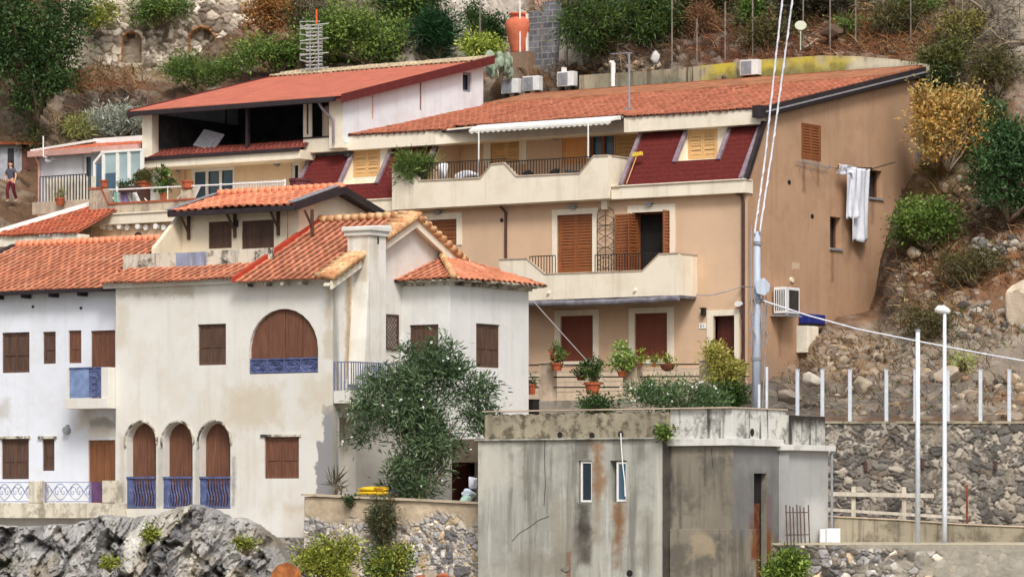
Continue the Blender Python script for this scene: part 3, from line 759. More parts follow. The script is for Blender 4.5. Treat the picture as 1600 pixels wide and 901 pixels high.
# ================================================================== THE PEACH HOUSE
co = at(1168, 620, 140.0); PA, PB_ = co[0], co[1]
PF = Plane('F', PB_); PS = Plane('S', PA)
ZG = 11.6
def _st(P, x0, y0, x1, y1, soft, wob, cc, k): u0, u1, z0, z1 = P.rect(x0, y0, x1, y1); return (P.kind, u0, u1, z0, z1, soft, wob, cc, k)
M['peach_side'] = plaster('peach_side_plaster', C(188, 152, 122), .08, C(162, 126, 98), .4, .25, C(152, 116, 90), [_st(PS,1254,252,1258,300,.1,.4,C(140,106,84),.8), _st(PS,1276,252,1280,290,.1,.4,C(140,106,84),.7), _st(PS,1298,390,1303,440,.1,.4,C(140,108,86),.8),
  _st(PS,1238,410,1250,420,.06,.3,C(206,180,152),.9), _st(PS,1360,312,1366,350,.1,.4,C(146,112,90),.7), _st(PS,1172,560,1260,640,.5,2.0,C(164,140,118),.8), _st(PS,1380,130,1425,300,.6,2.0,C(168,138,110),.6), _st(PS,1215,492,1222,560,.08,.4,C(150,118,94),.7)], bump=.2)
peach = thing('peach_house', 'long peach apartment house with red mansard attic and cream balconies, biggest in the photo', 'house', (PA-10, PB_+6, ZG))
AL = PF.u(462); AR = PA
zcb = PF.uz(1130, 304)[1]; zct = zcb+.46
# --- openings of the front
holes = []
holes.append(window(peach, PF, (871,335,926,426), 'louvre', 'wood_orange', 2, (863,326,935,426), name='french_window', label='closed louvred wooden french window on the first floor'))
dd = window(peach, PF, (988,331,1047,424), 'none', 'wood_orange', 2, (981,320,1055,424), name='french_window', label='open french window with its left shutter folded back against the wall', depth=.5, pane='dark_room')
holes.append(dd)
holes.append(window(peach, PF, (668,343,714,384), 'louvre', 'wood_orange', 2, (660,333,722,384), name='french_window'))
holes.append(window(peach, PF, (876,493,927,564), 'panel', 'panel_red', 2, (867,484,936,571)))
holes.append(window(peach, PF, (992,489,1043,561), 'panel', 'panel_red', 2, (983,480,1053,571)))
holes.append(window(peach, PF, (1115,493,1148,600), 'panel', 'door_dark', 1, (1105,484,1156,600), name='door', depth=.35, sub='leaf'))
# the open window's shutter leaves
u0, u1, z0, z1 = PF.rect(988,331,1047,424)
sh = MB(); louvre_leaf(sh, PF, PF.u(963), u0-.01, z0+.05, z1-.04, .05, .105, .075, (.42,)); s1 = sh.build('shutter', M['wood_orange'], [c for c in peach.children if c.get('label', '').startswith('open french')][0])
sh = MB(); PSx = Plane('S', u0+.03)
louvre_leaf(sh, PSx, PF.v-.38, PF.v+.28, z0+.05, z1-.04, .02, .105, .075, (.42,)); sh.build('shutter', M['wood_orange'], s1.parent)
sh = MB(); PSx = Plane('S', u1-.08); louvre_leaf(sh, PSx, PF.v-.42, PF.v+.26, z0+.05, z1+.02, .02, .105, .075, (.42,)); sh.build('shutter', M['wood_orange'], s1.parent)
w = MB(); w.pwall(PF, [(AL, ZG-2), (AR, ZG-2), (AR, zcb+.3), (AL, zcb+.3)], holes, .12, rim=False)
# side wall with its openings
sholes = []
sholes.append(window(peach, PS, (1252,194,1282,249), 'louvre', 'wood_orange', 2, depth=.05, frame_w=.05, mids=(), pitch=.1, label='louvred shutters high on the side wall'))
sholes.append(window(peach, PS, (1358,266,1378,309), 'none', 'wood_mid', 1, depth=.3, pane='void', frame_w=.05, sill=.08, sm='concrete_sill' if 0 else 'grey_metal', label='dark small window beside the hanging sheets'))
sholes.append(window(peach, PS, (1297,339,1314,388), 'none', 'wood_mid', 1, depth=.3, pane='void', frame_w=.05, sill=.08, sm='grey_metal', label='narrow dark window low on the side wall'))
RS = .21; ZE = 22.50                       # roof pitch and eave height
def roofz(b): return ZE+RS*(b-PB_-.75)
side = [(PB_, ZG-2), (PB_+13.0, ZG-2), (PB_+13.0, roofz(PB_+13.0)-.12), (PB_+1.0, roofz(PB_+1.0)-.12), (PB_+1.0, zct+2.0), (PB_-.25, zct), (PB_, zcb)]
ws = MB(); ws.pwall(PS, side, sholes, .25, rim=False)
w.box(AL, AL+.3, PB_+.02, PB_+1.5, ZG-2, zct); w.box(AL, AR-.05, PB_+12.8, PB_+13, ZG-2, roofz(PB_+13)-.2)
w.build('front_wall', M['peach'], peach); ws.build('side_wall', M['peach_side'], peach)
# dado
d = MB(); zd = PF.uz(1150, 572)[1]
ud0, ud1 = PF.u(1103), PF.u(1158)
d.pbox(PF, AL, ud0, ZG-1, zd, 0.002, .05); d.pbox(PF, ud1, AR+.02, ZG-1, zd, .002, .05)
M['dado'] = plaster('stone_dado', C(206, 186, 164), .1, C(150, 134, 118), .5, .3, C(130, 116, 104)); d.build('dado', M['dado'], peach)
# cornice between storeys
b_ = MB(); b_.pbox(PF, AL, AR+.06, zcb, zct, -.3, .34); b_.pbox(PF, AL, AR+.10, zct+.002, zct+.05, -.2, .40)
b_.build('cornice', M['cream'], peach, bevel=.015)
# --- mansard
def mp(a, t, off=0.0): return (a, PB_-(.30-1.4*t)-off*.82, zct+.04+2.03*t+off*.57)
def slab(mb, a0, a1, t0, t1, o0=-.06, o1=0.0):
    mb.hexa([mp(a0,t0,o1),mp(a1,t0,o1),mp(a1,t0,o0),mp(a0,t0,o0),mp(a0,t1,o1),mp(a1,t1,o1),mp(a1,t1,o0),mp(a0,t1,o0)])
P3 = PF.off(.3)
def mansard(a0, a1, d0, d1, dt, wbox, lab):
    m = MB(); slab(m, a0, a1, 0, dt); slab(m, a0, d0, dt, 1); slab(m, d1, a1, dt, 1)
    root = m.build('mansard', M['shingle'], peach); root['label'] = lab
    for a in (a0+.07, d0-.02, d1+.02, a1-.07):
        r_ = MB(); slab(r_, a-.08, a+.08, 0 if a in (a0+.07, a1-.07) else dt-.03, 1.0, -.02, .09); r_.build('flashing', M['lilac_board'], root)
    # dormer niche
    nb = PB_-(.30-1.4*dt)      # niche sill's front
    PW = PF.off(-1.02); ck = MB()
    zs = mp(0, dt)[2]; zt = mp(0, 1)[2]
    for a in (d0, d1):
        ck.poly([(a, nb, zs), (a, PB_+1.3, zs), (a, PB_+1.3, zt+.1), (a, PB_+1.1, zt+.1)])
    ck.poly([(d0, nb, zs), (d1, nb, zs), (d1, PB_+1.3, zs), (d0, PB_+1.3, zs)])
    h = window(root, PW, wbox, 'louvre', 'wood_yellow', 2, name='dormer_window', depth=.06, mids=(.5,), pitch=.12)
    ck.pwall(PW, [(d0, zs), (d1, zs), (d1, zt+.2), (d0, zt+.2)], [h], .1, rim=False)
    ck.build('dormer_niche', M['cream'], root)
aL0, aL1 = P3.u(451), P3.u(650); 
mansard(aL0, aL1, P3.u(520), P3.u(578), .34, (552,235,594,276), 'left red shingle slope with dormer window')
mansard(P3.u(968), AR-.02, P3.u(1043), P3.u(1110), .42, (1075,203,1121,248), 'right red shingle slope with dormer window')
# solid attic cheek behind the slopes
# --- attic terrace: recessed wall
PR = PF.off(-2.7); zt_ = roofz(PB_+2.7)-.15
rh = []
rh.append(window(peach, PR, (767,214,812,256), 'louvre', 'wood_yellow', 2, (756,206,823,258), name='terrace_door', mids=(.5,), pitch=.12, label='yellow louvred doors onto the attic terrace'))
rh.append(window(peach, PR, (878,211,916,256), 'plain', 'wood_orange_pale', 1, planks=1, name='terrace_door', label='orange blind behind the attic terrace', sub='blind'))
rh.append(window(peach, PR, (921,208,960,250), 'glass', 'wood_orange', 2, name='terrace_door', pane='glass_blue', label='dark glazed terrace door'))
rh.append(window(peach, PR, (961,206,1000,250), 'louvre', 'wood_yellow', 1, name='terrace_door', mids=(), pitch=.14, label='folded yellow shutter beside the glazed door'))
rw = MB(); ra0 = P3.u(650)-.02; ra1 = P3.u(968)+.05
rw.pwall(PR, [(ra0, zct), (ra1, zct), (ra1, zt_), (ra0, zt_)], rh, .12, rim=False)
for a in (ra0, ra1): rw.poly([(a, PB_-.12, zct+.05), (a, PB_+2.7, zct+.05), (a, PB_+2.7, zt_), (a, PB_+1.4, zt_-.25), (a, PB_+1.2, zct+1.98)])
rw.build('terrace_wall', M['peach'], peach)
MB().box(ra0, ra1, PB_-.4, PB_+2.7, zct-.02, zct+.03).build('terrace_floor', M['dado'], peach)
# eave bands and soffit
e = MB(); PE = PF.off(-.75); PM = PF.off(-1.5)
z0e, z1e = PE.uz(1000, 206)[1], ZE+.03
aN0, aN1 = PE.u(682), PE.u(976)
e.pbox(PE, PE.u(475), aN0, z0e, z1e, -.5, .06); e.pbox(PE, aN1, AR+.02, z0e, z1e, -.5, .06)
e.hexa([(aN0,PE.v-.06,z0e),(aN0+1.5,PM.v-.06,z0e+.12),(aN0+1.5,PM.v+.3,z0e+.12),(aN0,PE.v+.5,z0e),(aN0,PE.v-.06,z1e),(aN0+1.5,PM.v-.06,z1e+.15),(aN0+1.5,PM.v+.3,z1e+.15),(aN0,PE.v+.5,z1e)])
e.pbox(PM, aN0+1.5, aN1, z0e+.12, z1e+.15, -.3, .06)
e.box(ra0, ra1, PM.v+.1, PB_+2.9, z0e+.16, z0e+.22)
e.build('eave_band', M['cream'], peach, bevel=.012)
gt = MB(); gt.pbox(PE, PE.u(475), aN0, z1e+.004, z1e+.05, -.1, .10); gt.pbox(PE, aN1, AR+.05, z1e+.004, z1e+.05, -.1, .10); gt.pbox(PM, aN0+1.4, aN1, z1e+.154, z1e+.2, -.1, .10)
gt.build('gutter', M['dark_fascia'], peach)
# roof
vv = np.array([0, 1, RS]); vv = vv/np.linalg.norm(vv)
def roofpart(nm, a0, a1, n_, ul=None):
    b0 = PB_-n_; return tiles(nm, (a0, b0, roofz(b0)+.06), (1, 0, 0), vv, a1-a0, (PB_+13.15-b0)/vv[1], M['roof_long'], peach, ul, seed=len(nm))
LOFT_A = -89.75
roofpart('roof', LOFT_A+.02, aN0+.4, -.62); roofpart('roof', aN0+.4, aN1, -1.38); roofpart('roof', aN1, AR+.22, -.62)
fl = MB(); fl.hexa([(AL,PB_+.8,roofz(PB_+.8)-.08),(AR+.2,PB_+.8,roofz(PB_+.8)-.08),(AR+.2,PB_+13,roofz(PB_+13)-.08),(AL,PB_+13,roofz(PB_+13)-.08),
   (AL,PB_+.8,roofz(PB_+.8)-.02),(AR+.2,PB_+.8,roofz(PB_+.8)-.02),(AR+.2,PB_+13,roofz(PB_+13)-.02),(AL,PB_+13,roofz(PB_+13)-.02)]); fl.build('roof_deck', M['dark_fascia'], peach)
# verge
vg = MB()
def vbox(mb, b0, b1, lo, hi, a0, a1): mb.hexa([(a0,b0,roofz(b0)+lo),(a1,b0,roofz(b0)+lo),(a1,b1,roofz(b1)+lo),(a0,b1,roofz(b1)+lo),(a0,b0,roofz(b0)+hi),(a1,b0,roofz(b0)+hi),(a1,b1,roofz(b1)+hi),(a0,b1,roofz(b1)+hi)])
vbox(vg, PB_+.55, PB_+13.3, -.26, .10, AR+.22, AR+.30); vbox(vg, PB_+.9, PB_+13.2, -.30, -.24, AR-.02, AR+.24)
vg.hexa([(AR+.0,PB_-.28,zct+.06),(AR+.14,PB_-.28,zct+.06),(AR+.14,PB_-.08,zct+.06),(AR+.0,PB_-.08,zct+.06),(AR+.0,PB_+.95,zct+2.25),(AR+.14,PB_+.95,zct+2.25),(AR+.14,PB_+1.2,zct+2.25),(AR+.0,PB_+1.2,zct+2.25)])
vg.box(AR-.05, AR+.34, PB_+.42, PB_+.75, ZE-.32, ZE+.12)
vr = vg.build('verge', M['dark_fascia'], peach)
vl = MB(); vbox(vl, PB_+.7, PB_+13.2, -.13, -.07, AR+.302, AR+.335); vl.build('gutter_strip', M['grey_metal'], vr)
sb_ = MB(); vbox(sb_, PB_+9.9, PB_+13.05, .10, .19, LOFT_A+.1, AR+.16); sb_.build('ridge_band', flat('old_mortar', C(176, 118, 86), .9, .2, 1.6, .2, bump=.4, wear=C(122, 82, 60), wear_amt=.7), peach)
# ridge capping along the back
rc = MB(); rc.tube([(LOFT_A+.1, PB_+13.1, roofz(PB_+13.1)+.1), (AR+.2, PB_+13.1, roofz(PB_+13.1)+.1)], .11, 8); rc.build('ridge_cap', M['rust'], peach)
# --- attic terrace parapet
PP = PF.off(.55)
def outl(P, pts): return [P.uz(x, y) for x, y in pts]
zb_ = zcb+.03
par = outl(PP, [(612.5,258.5),(634,257.5),(656,283),(751,279),(768,257.5),(788,255.5),(807,276),(906,271.5),(928,244.5),(951,243.5)])
ol = par+[(par[-1][0], zb_), (par[0][0], zb_)]
p_ = MB(); p_.pprism(PP, ol, -.15, 0)
ue = par[-1][0]; zte = par[-1][1]
p_.hexa([(ue-.14,PP.v+.15,zb_),(ue,PP.v+.15,zb_),(ue,PP.v+1.35,zb_),(ue-.14,PP.v+1.35,zb_),(ue-.14,PP.v+.15,zte),(ue,PP.v+.15,zte),(ue,PP.v+1.35,zte-.02),(ue-.14,PP.v+1.35,zte-.02)])
ul_ = par[0][0]; p_.box(ul_, ul_+.14, PP.v+.15, PP.v+1.2, zb_, par[0][1]-.01)
p_.box(ul_, ue, PP.v+.1, PB_, zb_, zb_+.3)
pr = p_.build('terrace_parapet', M['cream'], peach)
cp = MB()
def coping(mb, P, pts, t=.045, n0=-.19, n1=.04):
    for (ua, za), (ub, zb2) in zip(pts[:-1], pts[1:]):
        q = P.pt; mb.hexa([q(ua,za,n1),q(ub,zb2,n1),q(ub,zb2,n0),q(ua,za,n0),q(ua,za+t,n1),q(ub,zb2+t,n1),q(ub,zb2+t,n0),q(ua,za+t,n0)])
coping(cp, PP, par); cp.box(ue-.16, ue+.03, PP.v+.2, PP.v+1.35, zte, zte+.04); cp.build('coping', M['dado'], pr)
rl = MB()
def notch_rail(mb, P, x0, x1, y0, y1, pts, step=.125):
    za = P.uz(x0, y0)[1]; zc = P.uz(x1, y1)[1]; ua, ub = P.u(x0), P.u(x1)
    us = [q[0] for q in pts]; zs = [q[1] for q in pts]
    k = int((ub-ua)/step)
    for i in range(k+1):
        u = ua+(ub-ua)*i/k; zb2 = float(np.interp(u, us, zs)); zt2 = za+(zc-za)*i/k
        if zt2-zb2 > .05: mb.pbox(P, u-.012, u+.012, zb2, zt2, -.09, -.066)
    mb.pbox(P, ua, ub, (za+zc)/2, (za+zc)/2+.035, -.1, -.056)
notch_rail(rl, PP, 640, 790, 256, 250, par); rl.build('railing', M['dark_metal'], peach)
rl = MB(); notch_rail(rl, PP, 792, 926, 252, 246, par); rl.build('railing', M['dark_metal'], peach)
# awning on the terrace
aw = MB(); PAW = PF.off(-.62)
u0, u1 = PAW.u(750), PAW.u(970); zt2 = PAW.uz(860, 188)[1]; 
prof = [(.0, 0), (.20, -.04), (.75, -.24), (.75, -.33), (.70, -.33), (.70, -.27), (.16, -.16), (0, -.16)]
vs = [PAW.pt(u0, zt2+z, n) for n, z in prof]+[PAW.pt(u1, zt2+z, n) for n, z in prof]; k = len(prof)
aw.add(vs, [(i, (i+1) % k, (i+1) % k+k, i+k) for i in range(k)]+[tuple(range(k)), tuple(range(k, 2*k))])
sc_n = 26
for i in range(sc_n):
    a = u0+(u1-u0)*i/sc_n; b = u0+(u1-u0)*(i+1)/sc_n; zz = zt2-.31
    aw.pprism(PAW, [(a, zz), (a, zz-.04), ((a+b)/2, zz-.09), (b, zz-.04), (b, zz)], .715, .735)
M['awning'] = flat('awning_canvas', C(240, 236, 226), .7, .05, 2, wear=C(206, 196, 180), wear_amt=.35)
ar = aw.build('awning', M['awning'], peach)
ap = MB()
for px, yt, yb in ((748, 205, 280), (919, 193, 246)):
    ap = MB(); q = PP.off(-.25); u, zt2_ = q.uz(px, yt); ap.tube([q.pt(u, PP.uz(px, yb)[1], 0), q.pt(u, zt2_, 0)], .03, 8); ap.build('post', M['white_paint'], ar)
# --- first-floor balcony
PQ = PF.off(1.3)
bp = outl(PQ, [(780,406),(823,404.5),(851,428.5),(1004,423.5),(1030,397.5),(1060,396)])
zbb = PQ.uz(1000, 463)[1]
bm_ = MB(); bm_.pprism(PQ, bp+[(bp[-1][0], zbb), (bp[0][0], zbb)], -.12, 0)
ue = bp[-1][0]; bm_.box(ue-.12, ue, PQ.v+.12, PB_+.02, zbb, bp[-1][1]-.01); bm_.box(bp[0][0], ue-.12, PQ.v+.12, PB_+.02, zbb, zbb+.16)
bal = bm_.build('balcony', M['cream'], peach)
cp = MB(); coping(cp, PQ, bp, .04, -.16, .03); cp.box(ue-.15, ue+.03, PQ.v+.16, PB_+.02, bp[-1][1]-.008, bp[-1][1]+.035); cp.build('coping', M['dado'], bal)
rl = MB(); notch_rail(rl, PQ, 826, 866, 401, 400, bp, .115); rl.build('railing', M['dark_metal'], bal); rl = MB(); notch_rail(rl, PQ, 928, 1030, 398, 396, bp, .115); rl.build('railing', M['dark_metal'], bal)
ra = MB(); pts = [PQ.pt(PQ.u(826)+(ue-PQ.u(826))*i/12, zbb-.10-.05*math.sin(i*math.pi/12)-.02*(i % 3 == 1), -.02) for i in range(13)]
ra.tube(pts, .11, 10); M['canvas_grey'] = flat('grey_canvas', C(126, 124, 132), .85, .25, 3); ra.build('rolled_awning', M['canvas_grey'], bal)
ub = MB(); ub.box(bp[0][0], ue-.02, PQ.v+.06, PB_-.02, zbb-.09, zbb-.004); ub.build('soffit', M['canvas_grey'], bal)
for px, py in ((858,457),(993,453)): sp = MB(); u, z = PQ.uz(px, py); sp.pdisc(PQ, u, z, .05, 0, .09); sp.build('spout', M['white_paint'], bal)
# --- pipes, lamps, small fittings
pp = MB(); u = PF.u(1163); pp.tube([PF.pt(u-.25, zcb+.02, .15), PF.pt(u-.05, zcb-.06, .12), PF.pt(u, zcb-.3, .08), PF.pt(u, ZG-.5, .08)], .065, 8); pp.build('drainpipe', M['brown_pipe'], peach)
pp = MB(); u, z = PF.uz(792, 400); pp.tube([PF.pt(u-.25, zcb+.02, .1), PF.pt(u, zcb-.25, .08), PF.pt(u, z-1, .08)], .055, 8); pp.build('drainpipe', M['brown_pipe'], peach)
for P, px, py in ((PF,897,325),(PF,1016,320),(PF,686,333)):
    u, z = P.uz(px, py); l = MB(); l.pdisc(P, u, z, .13, 0, .16, 12, .06); l.pbox(P, u-.16, u+.16, z+.04, z+.08, 0, .2); l.build('wall_lamp', M['grey_metal'], peach, bevel=.01)
for px, py in ((690,222),(869,214)):
    u, z = PR.uz(px, py); l = MB(); l.pdisc(PR, u, z, .17, 0, .14, 12, .12); l.build('wall_lamp', M['grey_metal'], peach)
u, z = PF.uz(1101, 488); l = MB(); l.pbox(PF, u-.06, u+.06, z-.12, z+.13, 0, .18); l.pbox(PF, u-.09, u+.09, z+.13, z+.17, 0, .22); l.build('wall_lamp', M['dark_metal'], peach)
u, z = PF.uz(1160, 475); l = MB(); l.pdisc(PF, u-.05, z, .15, .05, .25, 12, .1); l.build('wall_lamp', M['white_paint'], peach)
l = MB(); u, z = PF.uz(948, 319); l.pbox(PF, u-.12, u+.12, z-.2, z+.14, 0, .2); l.build('junction_box', M['cream'], peach)
l = MB(); u, z = PF.uz(784, 344); l.pdisc(PF, u, z, .08, 0, .01); l.build('vent', M['dark_metal'], peach)
for px, py in ((1269,338),(1233,285)): l = MB(); u, z = PS.uz(px, py); l.pdisc(PS, u, z, .12, 0, .01, 12, .09); l.build('vent', M['dark_metal'], peach)
l = MB(); u, z = PS.uz(1236, 437); l.pdisc(PS, u, z, .12, 0, .07, 10, .1); l.build('vent', M['cream'], peach)
pl = MB(); u, z = PF.uz(1098, 509); pl.pbox(PF, u-.15, u+.15, z-.1, z+.1, .002, .03); pl_ = pl.build('number_plate', M['white_paint'], peach, bevel=.006)
dg = MB(); h = .055
def strokes(mb, P, cu, cz, segs, w=.008):
    for (x0, y0, x1, y1) in segs: mb.pbox(P, cu+min(x0, x1)-w, cu+max(x0, x1)+w, cz+min(y0, y1)-w, cz+max(y0, y1)+w, .031, .036)
strokes(dg, PF, u-.045, z, [(-.03,-h,-.03,h),(-.03,h,.03,h),(-.03,0,.03,0),(-.03,-h,.03,-h),(.03,-h,.03,0)]); strokes(dg, PF, u+.06, z, [(0,-h,0,h)])
dg.build('numerals', flat('plate_ink', C(120, 118, 130), .6), pl_)
# ornamental iron grille between the french windows
gr = MB(); 
for px in (936, 949, 962): u, zt3 = PF.uz(px, 336 if px != 949 else 330); zb3 = PF.uz(px, 424)[1]; gr.tube([PF.pt(u, zb3, .12), PF.pt(u, zt3, .12)], .014, 5)
uc = PF.u(949); w_ = PF.u(962)-uc
for j, (yc, sg) in enumerate(((345,1),(360,-1),(378,1),(395,-1),(410,1))):
    z = PF.uz(949, yc)[1]
    for s_ in (-1, 1):
        gr.tube([PF.pt(uc+s_*w_*(.1+.85*math.sin(t*math.pi)), z+sg*(t-.5)*.42, .12) for t in np.linspace(0, 1, 9)], .013, 5)
for yc in (352, 387, 420): z = PF.uz(949, yc)[1]; gr.pbox(PF, uc-w_, uc+w_, z-.012, z+.012, .108, .132)
gr.tube([PF.pt(uc+w_*math.cos(t), PF.uz(949, 336)[1]+.28*math.sin(t), .12) for t in np.linspace(0, math.pi, 11)], .014, 5)
gr.build('iron_grille', M['dark_metal'], peach)
# drying rack under the high side window
dr = MB(); ua, z = PS.uz(1240, 251); ub2, _ = PS.uz(1292, 255)
for n in (.1, .35): dr.tube([PS.pt(ua, z-.02, n), PS.pt(ub2, z-.12, n)], .018, 5)
for f in (.15, .5, .85): u = ua+(ub2-ua)*f; dr.tube([PS.pt(u, z-.3, 0), PS.pt(u, z-.06, .38)], .016, 5)
dr.build('drying_rack', M['grey_metal'], peach)
# ================================================================== THE CREAM HOUSE AND THE WHITE HOUSE
co = at(520, 600, 130.0); CA, CB = co[0], co[1]
CF = Plane('F', CB); CS = Plane('S', CA)
def stn(P, x0, y0, x1, y1, soft, wob, cc, k):
    u0, u1, z0, z1 = P.rect(x0, y0, x1, y1); return (P.kind, u0, u1, z0, z1, soft, wob, cc, k)
GP = C(150, 148, 148); BE = C(196, 178, 148); DK = C(128, 116, 100); WH = C(238, 236, 230)
CRM = C(226, 223, 215)
M['cream_house'] = plaster('cream_lime_plaster', CRM, .05, C(212, 202, 182), .35, .2, C(196, 184, 162), [
  stn(CF,506,634,524,790,.05,.7,GP,1.5), stn(CF,496,690,524,792,.05,1.0,GP,1.5), stn(CF,350,606,440,668,.3,1.6,C(206,194,172),.8), stn(CF,470,590,522,640,.3,1.5,C(204,192,168),.6),
  stn(CF,362,712,368,790,.08,.5,GP,.8), stn(CF,246,700,257,790,.08,.4,C(176,172,164),.7), stn(CF,304,700,315,790,.08,.4,C(176,172,164),.7), stn(CF,186,680,196,790,.1,.5,C(190,184,172),.6),
  stn(CF,444,790,478,838,.2,1.0,BE,.7), stn(CF,180,446,300,462,.2,1.2,C(180,168,144),.6), stn(CF,508,445,522,560,.12,.8,C(190,174,146),.6), stn(CF,180,470,200,540,.25,1.0,C(206,196,176),.6),
  stn(CF,370,800,480,836,.3,1.5,WH,.6)], .3)
M['gable'] = plaster('gable_plaster', C(226, 222, 214), .06, C(198, 190, 174), .35, .2, C(180, 168, 150), [
  stn(CS,541,410,549,590,.12,.5,C(168,138,98),.8), stn(CS,524,640,530,780,.1,.4,GP,.8), stn(CS,780,560,800,640,.3,1.4,C(206,198,184),.5)], .2)
M['bay'] = plaster('bay_plaster', C(230, 229, 225), .05, C(204, 200, 192), .3, .16, C(190, 184, 174), bump=.15)
WFp = Plane('F', CB+.55)
M['white_house'] = plaster('white_lime_plaster', C(231, 235, 243), .04, C(214, 212, 208), .35, .12, C(196, 190, 182), [
  stn(WFp,-12,626,14,656,.2,.8,C(190,184,174),.7), stn(WFp,118,636,150,672,.25,1.0,C(200,190,172),.7), stn(WFp,140,654,184,674,.12,.8,C(160,152,142),.8), stn(WFp,140,668,182,684,.1,.4,C(226,214,196),.7)], .25)
M['mould_wall'] = plaster('mouldy_parapet', C(216, 208, 190), .12, C(70, 67, 62), 1.0, .8, C(86, 80, 74), bump=.3, dscale=1.9)
cream = thing('cream_house', 'cream plastered house with a row of three arched blue balconies and a tiled gable', 'house', (CA-6, CB+4, 7.0))
ZB = 5.6
def arch(P, x0, ytop, x1, ybot, seg=14, half=None):
    u0, u1, z0, z1 = P.rect(x0, ytop, x1, ybot); c = (u0+u1)/2; r = (u1-u0)/2; rz = r if half is None else half*(z1-z0)
    zs = z1-rz
    return [(u0, z0), (u1, z0)]+[(c+r*math.cos(t), zs+rz*math.sin(t)) for t in np.linspace(0, math.pi, seg)], (u0, u1, z0, z1, zs)
hol = []
hol.append(window(cream, CF, (309,506,353,570), 'plank', 'wood_dark', 2, depth=.15, frame_w=.04, planks=2, seed=4, label='dark plank shutters left of the big arch'))
hol.append(window(cream, CF, (413,682,467,747), 'plank', 'wood_mid', 2, depth=.13, frame_w=.05, planks=2, seed=8, label='red-brown plank shutters low on the cream wall'))
lint = MB(); lu = CF.rect(408,678,471,682); lint.pbox(CF, lu[0], lu[1], lu[2], lu[3], 0, .05); lint.build('lintel', M['mould_wall'], cream)
# big arched opening with plank shutters and a blue panel
def arched_window(P, box, mat, depth, planks, half, name, label, house):
    out, (u0, u1, z0, z1, zs) = arch(P, *box, half=half)
    root = None; c = (u0+u1)/2; r = (u1-u0)/2; rz = z1-zs
    for i in range(planks):
        x0, x1 = u0+(u1-u0)*i/planks+.01, u0+(u1-u0)*(i+1)/planks-.01
        xs = np.linspace(x0, x1, 6)
        tops = [zs+rz*math.sqrt(max(0, 1-((x-c)/r)**2)) for x in xs]
        m = MB(); m.pprism(P, [(x0, z0), (x1, z0)]+[(x, max(t, z0+.05)) for x, t in zip(xs[::-1], tops[::-1])], -depth-.03, -depth+.012*(i % 2))
        if root is None:
            f = MB(); f.pprism(P, out, -depth-.09, -depth-.05); root = f.build(name, M['void'], house); root['label'] = label
        m.build('shutter', M[mat], root)
    return out, root, (u0, u1, z0, z1, zs)
o_, rt, bb = arched_window(CF, (389,482,497,583), 'wood_mid', .13, 4, .64, 'arched_window', 'wide arched window shuttered with brown planks', cream)
hol.append(o_)
m = MB(); u0, u1, z0, _z, _ = bb; zt3 = CF.uz(443, 559)[1]
m.pbox(CF, u0+.02, u1-.02, z0+.03, z0+.09, -.1, -.03); m.pbox(CF, u0+.02, u1-.02, zt3-.05, zt3, -.1, -.03)
for k in range(5): u = u0+.05+(u1-u0-.1)*k/4; m.pbox(CF, u-.03, u+.03, z0+.03, zt3, -.1, -.035)
m.pbox(CF, u0+.02, u1-.02, z0+.03, zt3, -.095, -.085)
for k in range(4):
    cu = u0+(u1-u0)*(k+.5)/4
    for q in (.16, .09): m.tube([CF.pt(cu+q*math.cos(t)*1.6, (z0+zt3)/2+q*math.sin(t), -.06) for t in np.linspace(0, 2*math.pi, 13)], .02, 5)
m.build('blue_balustrade', M['blue'], rt)
for (x0, x1) in ((198, 244), (255, 301), (312, 360)):
    o_, rt, bb = arched_window(CF, (x0,660,x1,794), 'wood_mid', .34, 2, None, 'arched_window', 'tall arched window with brown shutters and a blue balustrade', cream)
    hol.append(o_)
    u0, u1, z0, z1, zs = bb; zr = CF.uz((x0+x1)/2, 744)[1]; m = MB()
    m.pbox(CF, u0-.01, u1+.01, zr-.07, zr, -.12, .02); m.pbox(CF, u0, u1, z0+.02, z0+.08, -.12, .0)
    w2 = (u1-u0)*.2; m.pbox(CF, u0, u0+w2, z0+.08, zr-.07, -.10, -.02); m.pbox(CF, u1-w2*.35, u1, z0+.08, zr-.07, -.10, -.02)
    for k in range(8):
        u = u0+w2+.03+(u1-u0-w2*1.4-.03)*k/7.5
        m.tube([CF.pt(u+.05*math.sin(t*2*math.pi)+.02, z0+.08+(zr-z0-.15)*t, -.06) for t in np.linspace(0, 1, 9)], .026, 5)
    m.build('blue_balustrade', M['blue'], rt)
    hm = MB(); c = (u0+u1)/2; r = (u1-u0)/2
    pts = [CF.pt(c+(r+.06)*math.cos(t), zs+(r+.06)*math.sin(t), .03) for t in np.linspace(-.1, math.pi+.25, 16)]
    hm.tube(pts, .045, 5); hm.build('arch_moulding', M['mould_wall'], rt)
ua, ub_ = CF.u(181), CA
zE = CF.uz(400, 437)[1]
fw = MB(); fw.pwall(CF, [(ua, ZB), (ub_, ZB), (ub_, zE), (ua, zE)], hol, .36)
fw.box(ua, ua+.2, CB+.02, CB+9, ZB, zE-.02)
fw.build('front_wall', M['cream_house'], cream)
